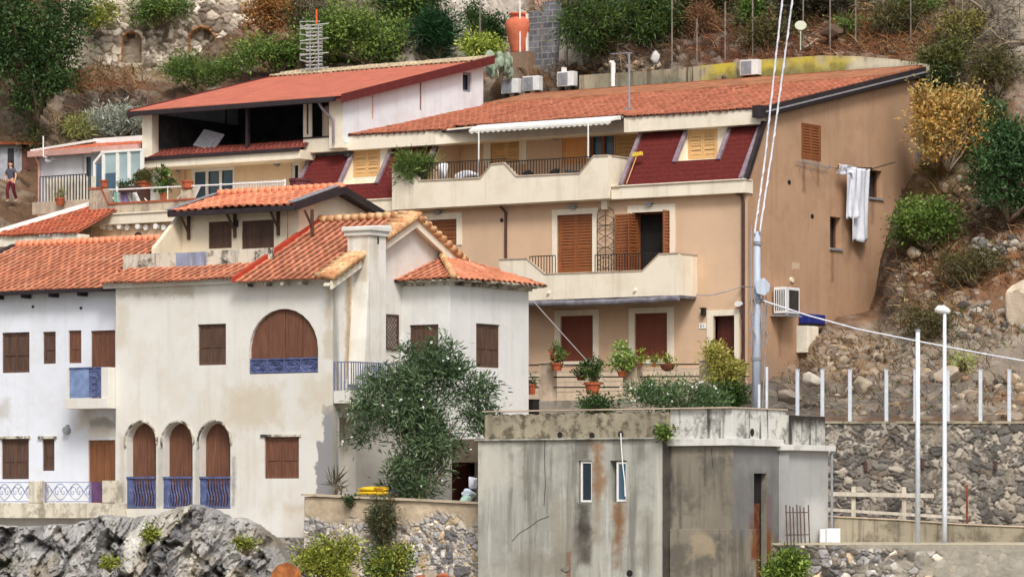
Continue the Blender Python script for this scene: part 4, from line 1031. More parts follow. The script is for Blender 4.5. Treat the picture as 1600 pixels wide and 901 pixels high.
# gable wall
CSo = Plane('S', CA+.45)
bA = CSo.u(655); bE = bA+(bA-CB)
zR = CSo.uz(655, 346)[1]+.02
def zroof(b): return zE+.04+(zR-zE-.04)*(1-abs(b-bA)/(bA-CB))
gh = []
gh.append([(CS.u(529), CS.uz(529,776)[1]), (CS.u(556), CS.uz(556,776)[1]), (CS.u(556), CS.uz(556,652)[1]), (CS.u(529), CS.uz(529,650)[1])])
gw = MB(); gw.pwall(CS, [(CB, ZB), (bE, ZB), (bE, zE), (bA, zR-.1), (CB, zE)], gh, .5, rim=False)
x0, x1, z0, z1 = gh[0][0][0], gh[0][1][0], gh[0][0][1], gh[0][2][1]
gw.poly([(CA-.5, x0, z0), (CA-.5, x1, z0), (CA-.5, x1, z1), (CA-.5, x0, z1)])
gw.build('gable_wall', M['gable'], cream)
# lattice panel on the gable wall
l = MB(); u0, u1, z0, z1 = CS.rect(601,491,621,546); ring(l, CS, u0, u1, z0, z1, .05, .01, .07)
for k in range(-8, 12):
    for sg in (1, -1):
        p0 = np.array([u0, z0+k*.17]); d = np.array([1, sg*1.0])
        if sg < 0: p0 = np.array([u0, z1-k*.17])
        t = np.linspace(0, u1-u0, 24); q = p0+d*t[:, None]; ok = (q[:, 1] > z0) & (q[:, 1] < z1)
        if ok.sum() > 2: q = q[ok]; l.tube([CS.pt(q[0, 0], q[0, 1], .04), CS.pt(q[-1, 0], q[-1, 1], .04)], .018, 4)
l.build('lattice_panel', M['wood_dark'], cream)
# barge boards and gable roof
pit = (zR-zE)/(bA-CB); vf = np.array([0, 1, pit]); vf /= np.linalg.norm(vf); vb = np.array([0, -1, pit]); vb /= np.linalg.norm(vb)
aW0 = -81.55+(CA+77.7); aW1 = CA+.38
tiles('roof', (aW0, CB-.5, zE+.12-.5*pit), (1, 0, 0), vf, aW1-aW0, (bA-CB+.5)/vf[1], M['roof'], cream, seed=3, pitch=.33)
tiles('roof', (aW1, bE+.55, zE+.12-.55*pit), (-1, 0, 0), vb, aW1-aW0, (bE-bA+.55)/vf[1], M['roof'], cream, seed=5, pitch=.33)
bb_ = MB()
for (b0, b1) in ((CB-.5, bA), (bE+.5, bA)):
    za, zc = zroof(bA)-abs(b0-bA)*pit-.0, zroof(bA)
    for (a0, a1, lo, hi) in ((aW1-.12, aW1-.04, -.22, .06), (CA-.02, aW1-.1, -.1, -.03)):
        bb_.hexa([(a0,b0,za+lo),(a1,b0,za+lo),(a1,b1,zc+lo),(a0,b1,zc+lo),(a0,b0,za+hi),(a1,b0,za+hi),(a1,b1,zc+hi),(a0,b1,zc+hi)])
bb_.build('barge_board', M['cream'], cream)
def barrel_row(mb, p0, p1, r, k, tilt=.0, seg=8):
    """half-round tiles laid one after another along a verge or ridge, each lapping the next"""
    p0, p1 = Vector(p0), Vector(p1); d = (p1-p0)
    for i in range(k):
        a, b = p0+d*(i/k), p0+d*((i+1.12)/k)
        mb.tube([a+Vector((0, 0, .035)), b], [r*1.12, r*.92], seg)
vt = MB()
z_ = zE+.12-.5*pit
for off in (.0, .27, .54):
    barrel_row(vt, (aW1-off, CB-.52, z_+.09), (aW1-off, bA, zR+.16), .12, 15)
barrel_row(vt, (aW1, bE+.5, zE+.1-.5*pit+.08), (aW1, bA, zR+.16), .12, 15)
barrel_row(vt, (aW0, bA, zR+.2), (aW1, bA, zR+.2), .14, 12)
# short cross tiles that show their ends at the verge
for i in range(17):
    f = i/16; b = CB-.45+(bA-CB+.4)*f; z = z_+(zR-zE+.5*pit)*f+.08
    vt.tube([(aW1-.75, b, z+.10), (aW1+.10, b, z)], [.10, .13], 8)
for i in range(17):
    f = i/16; b = bE+.45-(bE-bA+.4)*f; z = z_+(zR-zE+.5*pit)*f+.08
    vt.tube([(aW1-.4, b, z+.06), (aW1+.10, b, z)], [.10, .12], 8)
g_ = G('pale_barrel_tiles'); n_ = g_.noise(2.2, 4, .6); n2 = g_.noise(9, 5, .7, off=4)
cc_ = g_.mix(g_.step(n_, .35, .65), C(196, 140, 98), C(226, 190, 144)); cc_ = g_.mix(g_.math('MULTIPLY', g_.step(n2, .5, .7), .5), cc_, C(120, 88, 66)); g_.bump(n2, .2, .02)
M['barrel'] = g_.fin(cc_, .9, .15)
vt.build('verge_tiles', M['barrel'], cream, smooth=True)
sd = MB(); q0, q1 = (aW0, CB-.5, z_), (aW0, bA, zR+.1)
sd.hexa([(aW0-.12,CB-.5,z_+.02),(aW0+.04,CB-.5,z_+.02),(aW0+.04,bA,zR+.1),(aW0-.12,bA,zR+.1),(aW0-.12,CB-.5,z_+.2),(aW0+.04,CB-.5,z_+.2),(aW0+.04,bA,zR+.3),(aW0-.12,bA,zR+.3)])
sd.build('red_flashing', flat('red_oxide', C(176, 66, 44), .7, .15, 4), cream)
# eave moulding and rafters
em = MB(); uL = CF.u(165); em.pbox(CF, uL, CA+.06, zE-.10, zE+.0, -.2, .14); em.pbox(CF, uL, aW0+.1, zE+.002, zE+.07, -.2, .22)
em.hexa([(CA-.2,CB-.14,zE-.1),(CA+.25,CB-.14,zE-.1),(CA+.25,CB+.2,zE-.1),(CA-.2,CB+.2,zE-.1),(CA-.2,CB-.3,zE+.06),(CA+.42,CB-.3,zE+.06),(CA+.42,CB+.2,zE+.06),(CA-.2,CB+.2,zE+.06)])
em.build('eave_moulding', M['mould_wall'] if 0 else M['cream_house'], cream)
rf = MB()
for px in (395, 425, 452, 480): rf = MB(); u = CF.u(px); rf.box(u-.06, u+.06, CB-.42, CB-.05, zE-.06-.18, zE-.04-.1); rf.build('rafter_end', M['mould_wall'], cream)
# chimney breast on the gable wall
CC = CS.off(.62); cb0, cb1 = CC.u(577), CC.u(603)
ch = MB(); zc1 = CC.uz(590, 362)[1]
ch.box(CA-.3, CA+.62, cb0, cb1, CC.uz(590, 600)[1], zc1)
zl = CC.uz(577, 440)[1]; zl2 = CC.uz(577, 600)[1]
ch.hexa([(CA+.0,cb0-.45,zl2),(CA+.62,cb0-.30,zl2),(CA+.62,cb0+.02,zl2),(CA+.0,cb0+.02,zl2),(CA+.0,cb0-.06,zl),(CA+.62,cb0-.04,zl),(CA+.62,cb0+.02,zl),(CA+.0,cb0+.02,zl)])
chm = ch.build('chimney', plaster('chimney_plaster', C(230, 226, 216), .06, C(196, 186, 166), .35, .35, C(176, 146, 106), bump=.2), cream)
cp = MB(); cp.box(CA-.4, CA+.70, cb0-.08, cb1+.08, zc1-.14, zc1+.02); cp.box(CA-.45, CA+.77, cb0-.15, cb1+.15, zc1+.022, zc1+.12)
cp.hexa([(CA-.45,cb0-.15,zc1+.122),(CA+.77,cb0-.15,zc1+.122),(CA+.77,cb1+.15,zc1+.122),(CA-.45,cb1+.15,zc1+.122),(CA-.42,cb0-.12,zc1+.17),(CA+.74,cb0-.12,zc1+.17),(CA+.74,cb1+.12,zc1+.26),(CA-.42,cb1+.12,zc1+.26)])
cp.build('cap', M['cream_house'], chm, bevel=.01)
sl = MB(); sl.pbox(CC, (cb0+cb1)/2-.02, (cb0+cb1)/2+.06, zc1-.42, zc1-.18, .002, .012); sl.build('vent', M['dark_metal'], chm)
# bay
BF = Plane('F', CS.u(628)); BA = BF.u(703); BS = Plane('S', BA); bE2 = BS.u(826)
zBt = BF.uz(703, 444)[1]
bh1 = window(cream, BF, (640,507,685,590), 'plank', 'wood_dark', 2, depth=.13, frame_w=.04, planks=2, seed=14, label='dark plank shutters on the front of the bay')
bh2 = window(cream, BS, (744,506,781,574), 'plank', 'wood_dark', 2, depth=.13, frame_w=.04, planks=2, seed=17, label='dark plank shutters on the side of the bay')
bh3 = [(BF.u(655), BF.uz(655,776)[1]), (BF.u(691), BF.uz(691,776)[1]), (BF.u(691), BF.uz(691,690)[1]), (BF.u(655), BF.uz(655,690)[1])]
bw = MB(); bw.pwall(BF, [(CA, ZB), (BA, ZB), (BA, zBt), (CA, zBt)], [bh1], .12, rim=False)
h3 = window(cream, BS, (706,690,746,786), 'plain', 'door_dark', 1, depth=.4, name='door', sub='leaf', planks=5, label='dark opening under the oleander')
bw.pwall(BS, [(BF.v, ZB), (bE2, ZB), (bE2, zBt), (BF.v, zBt)], [bh2, h3], .12, rim=False)
bw.poly([(CA, bE2, ZB), (BA, bE2, ZB), (BA, bE2, zBt), (CA, bE2, zBt)])
bw.build('bay_wall', M['bay'], cream)
mo = MB(); mo.box(CA-.05, BA+.10, BF.v-.10, bE2+.1, zBt-.02, zBt+.07); mo.box(CA-.05, BA+.22, BF.v-.22, bE2+.22, zBt+.072, zBt+.16); mo.build('bay_cornice', M['mould_wall'], cream)
ov = .5; zb0 = zBt+.17; zb1 = CS.uz(690, 401)[1]; bh = CS.u(690)
wA = BA+ov-CA; sl_ = (zb1-zb0)/wA; vs_ = np.array([-1, 0, sl_]); vs_ /= np.linalg.norm(vs_)
hipL = bh-(BF.v-ov)
Lb = bE2+ov-(BF.v-ov)
tiles('bay_roof', (BA+ov, BF.v-ov, zb0), (0, 1, 0), vs_, Lb, wA/abs(vs_[0]), M['roof'], cream, lambda t: hipL*t, lambda t: Lb-(Lb-(bE2-BF.v)*.62-ov)*t*1.0, pitch=.33, seed=8)
sl2 = (zb1-zb0)/hipL; v2 = np.array([0, 1, sl2]); v2 /= np.linalg.norm(v2)
tiles('bay_roof', (CA, BF.v-ov, zb0), (1, 0, 0), v2, wA, hipL/v2[1], M['roof'], cream, None, lambda t: wA*(1-t), pitch=.33, seed=9)
hp = MB(); barrel_row(hp, (BA+ov, BF.v-ov, zb0+.06), (CA, bh, zb1+.08), .12, 8); hp.build('hip_tiles', M['barrel'], cream, smooth=True)
ed = MB(); ed.box(CA-.3, BA+ov-.06, BF.v-ov+.06, bE2+ov-.06, zb0-.06, zb0-.012); ed.build('bay_soffit', M['mould_wall'], cream)
# little balcony at the side
zs1 = CS.uz(540, 611)[1]
bl = MB(); bl.box(CA+.02, CA+.75, CB+.02, CB+3.2, zs1-.42, zs1); blo = bl.build('side_balcony', M['gable'], cream)
rl = MB(); Pb = CS.off(.72); rail_bars(rl, Pb, CB+.08, CB+3.2, zs1, zs1+.95, 0, .13, .014); Pb2 = Plane('F', CB+.06); rail_bars(rl, Pb2, CA+.02, CA+.74, zs1, zs1+.95, 0, .13, .014)
rl.build('railing', M['blue_iron'], blo)
# low roof strip and the mouldy terrace parapet
zs0 = zE+.07; PPb = CB+1.35
v3 = np.array([0, 1, .36]); v3 /= np.linalg.norm(v3)
tiles('low_roof', (CF.u(164), CB-.38, zs0-.02), (1, 0, 0), v3, aW0-CF.u(164), (PPb-CB+.38)/v3[1], M['roof'], cream, pitch=.33, seed=12)
PPp = Plane('F', PPb); zp0 = PPp.uz(300, 428)[1]-.3; zp1 = PPp.uz(300, 393)[1]
pa, pb, pc_, pd = PPp.u(192), PPp.u(274), PPp.u(322), PPp.u(424)
m = MB(); m.box(pa, pb, PPb, PPb+.16, zp0, zp1); m.box(pa, pa+.16, PPb+.155, PPb+2.2, zp0, zp1); m.build('terrace_parapet', M['mould_wall'], cream); m = MB(); m.box(pc_, pd, PPb, PPb+.16, zp0, zp1)
par_ = m.build('terrace_parapet', M['mould_wall'], cream, bevel=.015)
m = MB(); m.box(pb+.005, pc_-.005, PPb+.03, PPb+.10, zp0, zp1-.02); m.build('blue_panel', flat('faded_blue', C(150, 158, 180), .8, .25, 2, wear=C(186, 186, 190), wear_amt=.5, stretch=(1, 1, .2)), par_)
m = MB(); m.box(PPp.u(196), PPp.u(420), PPb-.03, PPb-.002, zp0, zp0+.36); m.build('red_flashing', bpy.data.materials['red_oxide'], par_)
# upper storey behind it
DB = CB+3.2; DP = Plane('F', DB)
dzE = Plane('F', DB-.6).uz(400, 325)[1]; da0, da1 = DP.u(279), aW0-.02
dh = [window(cream, DP, (326,346,362,388), 'panel', 'wood_dark', 1, depth=.1, frame_w=.05, sub='panel', name='attic_window'),
      window(cream, DP, (378,344,428,388), 'panel', 'wood_dark', 2, depth=.1, frame_w=.05, sub='panel', name='attic_window')]
dw = MB(); dw.pwall(DP, [(da0, zE), (da1, zE), (da1, dzE+.12), (da0, dzE+.12)], dh, .12, rim=False)
rb = DB+2.1; rz = dzE+.72; eb = rb+2.1
dw.add([(da1, DB, zE), (da1, eb, zE), (da1, eb, dzE+.1), (da1, rb, rz-.04), (da1, DB, dzE+.1)], [(0, 1, 2, 3, 4)])
dw.add([(da0, DB, zE), (da0, eb, zE), (da0, eb, dzE+.1), (da0, rb, rz-.04), (da0, DB, dzE+.1)], [(0, 1, 2, 3, 4)])
ck = DP.uz(272, 378)
dw.hexa([(da0-.02,DB-1.5,zE),(da0+.16,DB-1.5,zE),(da0+.16,DB-.01,zE),(da0-.02,DB-.01,zE),(da0-.02,DB-1.5,ck[1]-.3),(da0+.16,DB-1.5,ck[1]-.3),(da0+.16,DB-.01,dzE),(da0-.02,DB-.01,dzE)])
dw.build('upper_wall', M['cream_house'] if 0 else plaster('upper_plaster', C(236, 220, 194), .05, C(206, 190, 164), .3, .2, C(190, 170, 146)), cream)
E0 = Plane('F', DB-.62).u(268); E1 = aW0+.35
pv = (rz-dzE)/(rb-DB+.62); v4 = np.array([0, 1, pv]); v4 /= np.linalg.norm(v4); v5 = np.array([0, -1, pv]); v5 /= np.linalg.norm(v5)
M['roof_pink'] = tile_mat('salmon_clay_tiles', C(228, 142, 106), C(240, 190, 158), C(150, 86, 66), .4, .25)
tiles('upper_roof', (E0, DB-.62, dzE+.06), (1, 0, 0), v4, E1-E0, (rb-DB+.62)/v4[1], M['roof_pink'], cream, pitch=.33, row=.45, amp=.06, seed=21)
tiles('upper_roof', (E1, eb+.5, dzE+.06), (-1, 0, 0), v5, E1-E0, (eb-rb+.5)/v4[1], M['roof_pink'], cream, pitch=.33, row=.45, amp=.06, seed=22)
f = MB()
for (b0, b1) in ((DB-.66, rb), (eb+.5, rb)):
    for (a0, a1) in ((E1-.02, E1+.10), (E0-.16, E0+.02)):
        f.hexa([(a0,b0,dzE-.14),(a1,b0,dzE-.14),(a1,b1,rz-.12),(a0,b1,rz-.12),(a0,b0,dzE+.10),(a1,b0,dzE+.10),(a1,b1,rz+.14),(a0,b1,rz+.14)])
f.box(E0-.1, E1, DB-.70, DB-.60, dzE-.16, dzE+.02); f.hexa([(E0,DB-.6,dzE-.1),(E1,DB-.6,dzE-.1),(E1,rb,rz-.1),(E0,rb,rz-.1),(E0,DB-.6,dzE-.05),(E1,DB-.6,dzE-.05),(E1,rb,rz-.05),(E0,rb,rz-.05)])
f.hexa([(E0,eb+.5,dzE-.1),(E1,eb+.5,dzE-.1),(E1,rb,rz-.1),(E0,rb,rz-.1),(E0,eb+.5,dzE-.05),(E1,eb+.5,dzE-.05),(E1,rb,rz-.05),(E0,rb,rz-.05)])
f.build('fascia', M['dark_fascia'], cream)
g2 = MB(); g2.hexa([(E0-.28,DB-.66,dzE+.08),(E0+.02,DB-.66,dzE+.10),(E0+.02,rb,rz+.16),(E0-.28,rb,rz+.14),(E0-.28,DB-.66,dzE+.11),(E0+.02,DB-.66,dzE+.13),(E0+.02,rb,rz+.19),(E0-.28,rb,rz+.17)])
g2.build('flashing', M['grey_metal'], cream); g2 = MB(); g2.hexa([(E1-.34,DB-.66,dzE+.13),(E1-.02,DB-.66,dzE+.13),(E1-.02,rb,rz+.19),(E1-.34,rb,rz+.19),(E1-.34,DB-.66,dzE+.17),(E1-.02,DB-.66,dzE+.17),(E1-.02,rb,rz+.23),(E1-.34,rb,rz+.23)]); g2.build('flashing', M['grey_metal'], cream)
rd = MB(); barrel_row(rd, (E0, rb, rz+.13), (E1, rb, rz+.13), .13, 18); rd.build('ridge_tiles', M['roof_pink'], cream, smooth=True)
for px in (296, 368, 436, 489): 
    br = MB(); u = DP.u(px); br.tube([(u, DB-.02, dzE-.75), (u, DB-.50, dzE-.14)], .05, 5); br.box(u-.05, u+.05, DB-.09, DB-.005, dzE-.95, dzE-.1); br.build('bracket', M['wood_dark'], cream)
pi = MB(); u = DP.u(463); pi.tube([DP.pt(u, dzE-.1, .5), DP.pt(u, zE+.4, .5)], .018, 5); pi.build('wire', M['rust'], cream)
l = MB(); u, z = DP.uz(371, 349); l.pbox(DP, u-.05, u+.05, z-.12, z+.12, 0, .14); l.build('wall_lamp', M['dark_metal'], cream)
# ---------------------------------------------------------------- white house on the left
M['wood_door'] = wood('faded_door_wood', C(136, 90, 60), .6, .25, C(110, 76, 58), .3)
white = thing('white_house', 'bluish white house at the left edge with brown shutters and a small blue balcony', 'house', (CA-14, CB+4, 7.0))
WB = WFp.v; wa0, wa1 = CA-24, CF.u(181)+.0
wh = [window(white, WFp, (3,519,46,582), 'plank', 'wood_dark', 2, depth=.13, frame_w=.04, seed=31), window(white, WFp, (67,518,87,568), 'plank', 'wood_dark', 1, depth=.13, frame_w=.04, seed=32),
      window(white, WFp, (107,516,127,567), 'plank', 'wood_mid', 1, depth=.13, frame_w=.04, seed=33), window(white, WFp, (142,516,180,632), 'plank', 'wood_mid', 2, depth=.13, frame_w=.04, seed=34, name='balcony_door', sub='leaf'),
      window(white, WFp, (2,685,45,748), 'plank', 'wood_dark', 2, depth=.13, frame_w=.04, seed=35), window(white, WFp, (66,685,85,735), 'plank', 'wood_dark', 1, depth=.13, frame_w=.04, seed=36),
      window(white, WFp, (138,687,180,800), 'plank', 'wood_door', 2, depth=.13, frame_w=.04, seed=37, name='door', sub='leaf', label='orange-brown double door onto the lower terrace'),
      window(white, WFp, (-70,519,-30,582), 'plank', 'wood_dark', 2, depth=.13, frame_w=.04, seed=38), window(white, WFp, (-70,685,-30,748), 'plank', 'wood_dark', 2, depth=.13, frame_w=.04, seed=39)]
wzE = WFp.uz(90, 456)[1]
ww = MB(); ww.pwall(WFp, [(wa0, ZB), (wa1, ZB), (wa1, wzE), (wa0, wzE)], wh, .16, rim=False)
ww.box(wa0, wa0+.2, WB+.02, WB+9, ZB, wzE); ww.box(wa0, wa1, WB+8.8, WB+9, ZB, wzE); ww.build('front_wall', M['white_house'], white)
li = MB()
for (x0, y0, x1, y1) in ((-2,681,48,685),(61,681,89,685)): li = MB(); u0, u1, z0, z1 = WFp.rect(x0,y0,x1,y1); li.pbox(WFp, u0, u1, z0, z1, 0, .08); li.build('lintel', M['mould_wall'], white)
WRB = Plane('F', 109.75+(CB-104.4)); wrz = WRB.uz(180, 379)[1]; WE = WB-.45
wp = (wrz-wzE)/(WRB.v-WE); v6 = np.array([0, 1, wp]); v6 /= np.linalg.norm(v6); v7 = np.array([0, -1, wp]); v7 /= np.linalg.norm(v7)
wr0, wr1 = WRB.u(27), WRB.u(272)
tiles('roof', (wr0, WE, wzE+.03), (1, 0, 0), v6, wr1+1.2-wr0, (WRB.v-WE)/v6[1], M['roof'], white, None, lambda t: (wr1-wr0) if t > .33 else (CF.u(184)-wr0 if t < .12 else PPp.u(192)-wr0+.0), pitch=.33, seed=41)
tiles('roof', (wr1, WRB.v+4.4, wrz-4.4*wp), (-1, 0, 0), v7, wr1-wr0, 4.4/v6[1], M['roof'], white, pitch=.33, seed=42)
rd = MB(); barrel_row(rd, (wr0, WRB.v, wrz+.07), (wr1, WRB.v, wrz+.07), .14, 26); rd.build('ridge_tiles', M['roof_pink'], white, smooth=True)
f = MB(); f.box(wr0-.1, CF.u(180), WE-.09, WE+.02, wzE-.08, wzE+.06); f.box(wr0-.1, wa1, WE, WB+.1, wzE-.05, wzE+.0)
f.hexa([(wr0-.3,WE-.1,wzE-.16),(wr0,WE-.1,wzE-.16),(wr0,WRB.v,wrz-.16),(wr0-.3,WRB.v,wrz-.16),(wr0-.3,WE-.1,wzE+.12),(wr0,WE-.1,wzE+.12),(wr0,WRB.v,wrz+.14),(wr0-.3,WRB.v,wrz+.14)])
for px in (4, 47, 90, 135): u = WFp.u(px); f.box(u-.07, u+.07, WE+.02, WB-.01, wzE-.20, wzE-.052)
f.build('fascia', M['dark_fascia'], white)
l = MB(); 
for px, py in ((52, 479), (127, 481)): l = MB(); u, z = WFp.uz(px, py); l.pdisc(WFp, u, z, .05, 0, .04, 8); l.build('anchor', M['dark_metal'], white)
l = MB(); u, z = WFp.uz(107, 672); l.pdisc(WFp, u, z, .13, 0, .2, 12); l.pbox(WFp, u-.05, u+.05, z-.02, z+.2, .0, .1); l.build('wall_lamp', M['grey_metal'], white)
# blue balcony
WQ = WFp.off(.95); q0, q1 = WQ.u(105), wa1-.01; zsl0, zsl1 = WQ.uz(140, 638)[1], WQ.uz(140, 622)[1]; ztp = WQ.uz(140, 574)[1]
b1_ = MB(); b1_.pbox(WQ, q0-.06, q1, zsl0, zsl1, -.95, .06); b1_.pbox(WQ, WQ.u(158), q1, zsl1, ztp, -.9, 0); b1_.pbox(WQ, q0, q0+.08, zsl1, ztp, -.1, 0)
blo = b1_.build('balcony', M['cream_house'], white, bevel=.01)
b2_ = MB(); b2_.pbox(WQ, q0+.085, WQ.u(138), zsl1+.03, ztp-.03, -.05, -.03); b2_.build('balcony_panel', flat('pale_blue_panel', C(130, 150, 190), .5, .2, 2), blo)
b3_ = MB(); e0, e1 = WQ.u(138), WQ.u(158); b3_.pbox(WQ, e0, e1, zsl1+.03, ztp, -.06, -.03); b3_.pbox(WQ, q0+.085, e1, ztp-.03, ztp+.02, -.07, -.0)
cu = (e0+e1)/2
for zc_ in np.linspace(zsl1+.2, ztp-.2, 4): b3_.tube([WQ.pt(cu+.15*math.cos(t), zc_+.11*math.sin(t), -.02) for t in np.linspace(0, 2*math.pi, 13)], .022, 5)
b3_.build('blue_scrollwork', M['blue'], blo)
# lower terrace with scrolled railing
WT = WFp.off(1.15); tz0, tz1 = WT.uz(90, 809)[1], WT.uz(90, 785)[1]; zt4 = WT.uz(90, 752)[1]
t_ = MB(); t_.pbox(WT, wa0, WT.u(181), tz0, tz1, -1.1, 0)
for (x0, x1) in ((-40,-18),(45,66),(160,181)): t_.pbox(WT, WT.u(x0), WT.u(x1), tz1, zt4+.03, -.35, .02)
te = t_.build('lower_terrace', plaster('terrace_plaster', C(226, 218, 198), .12, C(150, 138, 122), .7, .5, C(130, 120, 104), dscale=1.8), white, bevel=.015)
m = MB()
for (x0, x1) in ((-18,45),(66,139)):
    u0, u1 = WT.u(x0), WT.u(x1); zl, zh = tz1+.05, zt4-.02; h = zh-zl; cz = (zl+zh)/2
    for z in (zl, zh): m.pbox(WT, u0, u1, z-.014, z+.014, -.16, -.13)
    m.pbox(WT, u0, u0+.04, tz1, zh, -.17, -.12); m.pbox(WT, u1-.04, u1, tz1, zh, -.17, -.12)
    k = 3; wv = (u1-u0)/k
    for i in range(k):
        cu = u0+wv*(i+.5)
        for (sx, sz) in ((1, 1), (-1, 1)):
            pts = [WT.pt(cu+sx*wv*.5*(t*2-1), cz+sz*h*.42*math.sin((t-.5)*math.pi), -.145) for t in np.linspace(0, 1, 11)]; m.tube(pts, .016, 5)
        for s_ in (-1, 1):
            m.tube([WT.pt(cu+s_*wv*.30+(.20-.018*j)*.8*math.cos(j*.75), cz+(.22-.02*j)*math.sin(j*.75), -.145) for j in range(11)], .016, 5)
m.build('scroll_railing', flat('pale_blue_iron', C(140, 150, 190), .6, .2, 4, wear=C(200, 204, 214), wear_amt=.5), te)
m = MB(); u0, u1 = WT.u(139), WT.u(160); m.pbox(WT, u0, u1, tz1+.02, zt4-.02, -.16, -.13)
m.build('gate_panel', flat('purple_panel', C(104, 72, 110), .6, .2, 3), te)
# ================================================================== LOFT HOUSE
LB = 121.2; LF = Plane('F', LB); LS = Plane('S', LOFT_A)
la0, la1 = LF.u(222), LOFT_A
loft = thing('loft_house', 'house with a salmon sheet roof, dark open loft and long white side wall', 'house', ((la0+la1)/2, LB+5, 14.))
M['loft_white'] = plaster('loft_white_plaster', C(234, 240, 244), .05, C(206, 204, 202), .35, .22, C(196, 186, 176), [stn(LS,581,136,583,186,.03,.1,C(190,140,116),.8), stn(LS,656,122,658,172,.03,.1,C(120,80,66),1.0)], .15)
M['loft_peach'] = plaster('pale_peach_plaster', C(236, 208, 174), .06, C(206, 178, 150), .3, .18, C(196, 170, 142), bump=.15)
M['salmon'] = flat('salmon_sheet', C(202, 122, 100), .7, .08, 1.2, .25, wear=C(220, 158, 136), wear_amt=.35)
M['loft_dark'] = flat('loft_shade_plaster', C(84, 80, 80), .95, .25, 2)  # plaster colour darkened to carry the deep loft's interior shade
zl0 = LF.uz(370, 160)[1]-.04; zlb = LS.uz(755, 94)[1]; bl1 = LS.u(755)
ps = (zlb-zl0)/(bl1-LB)
def lz(b): return zl0+(b-LB)*ps
zc_t = LF.uz(360, 242)[1]; zc_b = LF.uz(360, 256)[1]
# side wall with its little window
hw = window(loft, LS, (723,113,737,144), 'glass', 'grey_metal', 1, depth=.15, frame_w=.04, pane='glass', name='small_window')
b0_ = LB
m = MB(); m.pwall(LS, [(LB, 22.25), (bl1, 22.25), (bl1, lz(bl1)-.02), (LB, lz(LB)-.02)], [hw], .16, rim=False)
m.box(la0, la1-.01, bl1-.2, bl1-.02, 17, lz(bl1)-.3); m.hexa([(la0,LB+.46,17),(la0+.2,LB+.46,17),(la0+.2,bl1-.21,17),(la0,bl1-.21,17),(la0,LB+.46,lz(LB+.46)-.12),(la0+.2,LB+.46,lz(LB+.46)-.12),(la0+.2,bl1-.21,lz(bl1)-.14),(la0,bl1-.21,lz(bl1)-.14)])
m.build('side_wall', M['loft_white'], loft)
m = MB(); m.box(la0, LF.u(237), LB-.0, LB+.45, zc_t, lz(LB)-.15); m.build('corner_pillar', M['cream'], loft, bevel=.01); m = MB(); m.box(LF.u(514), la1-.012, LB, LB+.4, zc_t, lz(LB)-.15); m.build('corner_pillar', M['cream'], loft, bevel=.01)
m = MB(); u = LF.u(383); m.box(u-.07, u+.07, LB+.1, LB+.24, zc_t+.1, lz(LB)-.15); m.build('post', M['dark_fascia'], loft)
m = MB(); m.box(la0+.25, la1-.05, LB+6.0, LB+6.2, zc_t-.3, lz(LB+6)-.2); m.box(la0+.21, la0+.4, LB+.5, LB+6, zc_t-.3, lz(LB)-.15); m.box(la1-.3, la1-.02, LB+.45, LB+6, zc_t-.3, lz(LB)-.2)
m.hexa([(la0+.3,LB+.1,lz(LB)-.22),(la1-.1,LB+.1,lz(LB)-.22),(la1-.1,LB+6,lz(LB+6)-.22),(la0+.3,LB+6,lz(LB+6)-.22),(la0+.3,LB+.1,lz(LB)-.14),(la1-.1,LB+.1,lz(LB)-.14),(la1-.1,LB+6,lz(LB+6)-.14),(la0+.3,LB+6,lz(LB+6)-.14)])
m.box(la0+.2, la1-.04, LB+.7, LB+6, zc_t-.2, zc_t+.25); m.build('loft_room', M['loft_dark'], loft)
# tiled sill strip and cream band
v8 = np.array([0, 1, .42]); v8 /= np.linalg.norm(v8)
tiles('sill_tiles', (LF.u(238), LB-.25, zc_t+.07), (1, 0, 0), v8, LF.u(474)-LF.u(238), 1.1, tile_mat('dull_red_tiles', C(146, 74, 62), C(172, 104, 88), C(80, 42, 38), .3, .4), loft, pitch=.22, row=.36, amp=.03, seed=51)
m = MB(); m.box(la0-.1, LF.u(476), LB-.42, LB-.3, zc_t-.06, zc_t+.08); m.build('gutter', M['dark_fascia'], loft)
m = MB(); m.box(la0-.05, LF.u(476), LB-.32, LB+1.3, zc_b, zc_t); m.build('floor_band', M['cream'], loft, bevel=.01)
# lower storey wall
LW = LF.off(-1.0); zt5 = LW.uz(300, 330)[1]
lh = [window(loft, LW, (298,262,366,322), 'glass', 'white_paint', 3, depth=.12, frame_w=.07, pane='glass_blue', name='terrace_window'), window(loft, LW, (455,254,468,284), 'glass', 'white_paint', 1, depth=.12, frame_w=.05, pane='glass', name='small_window')]
m = MB(); m.pwall(LW, [(la0, 14), (la1-.02, 14), (la1-.02, zc_b+.02), (la0, zc_b+.02)], lh, .15, rim=False); m.build('front_wall', M['loft_peach'], loft)
m = MB(); u, _ = LW.uz(293, 270); m.pbox(LW, u-.35, u-.08, zt5-.5, zc_b, .002, .12); m.build('pilaster', M['peach'], loft)
for px, py in ((281, 263), (434, 254)): u, z = LW.uz(px, py); m = MB(); m.pdisc(LW, u, z, .14, 0, .12, 12, .17); m.build('wall_lamp', M['grey_metal'], loft)
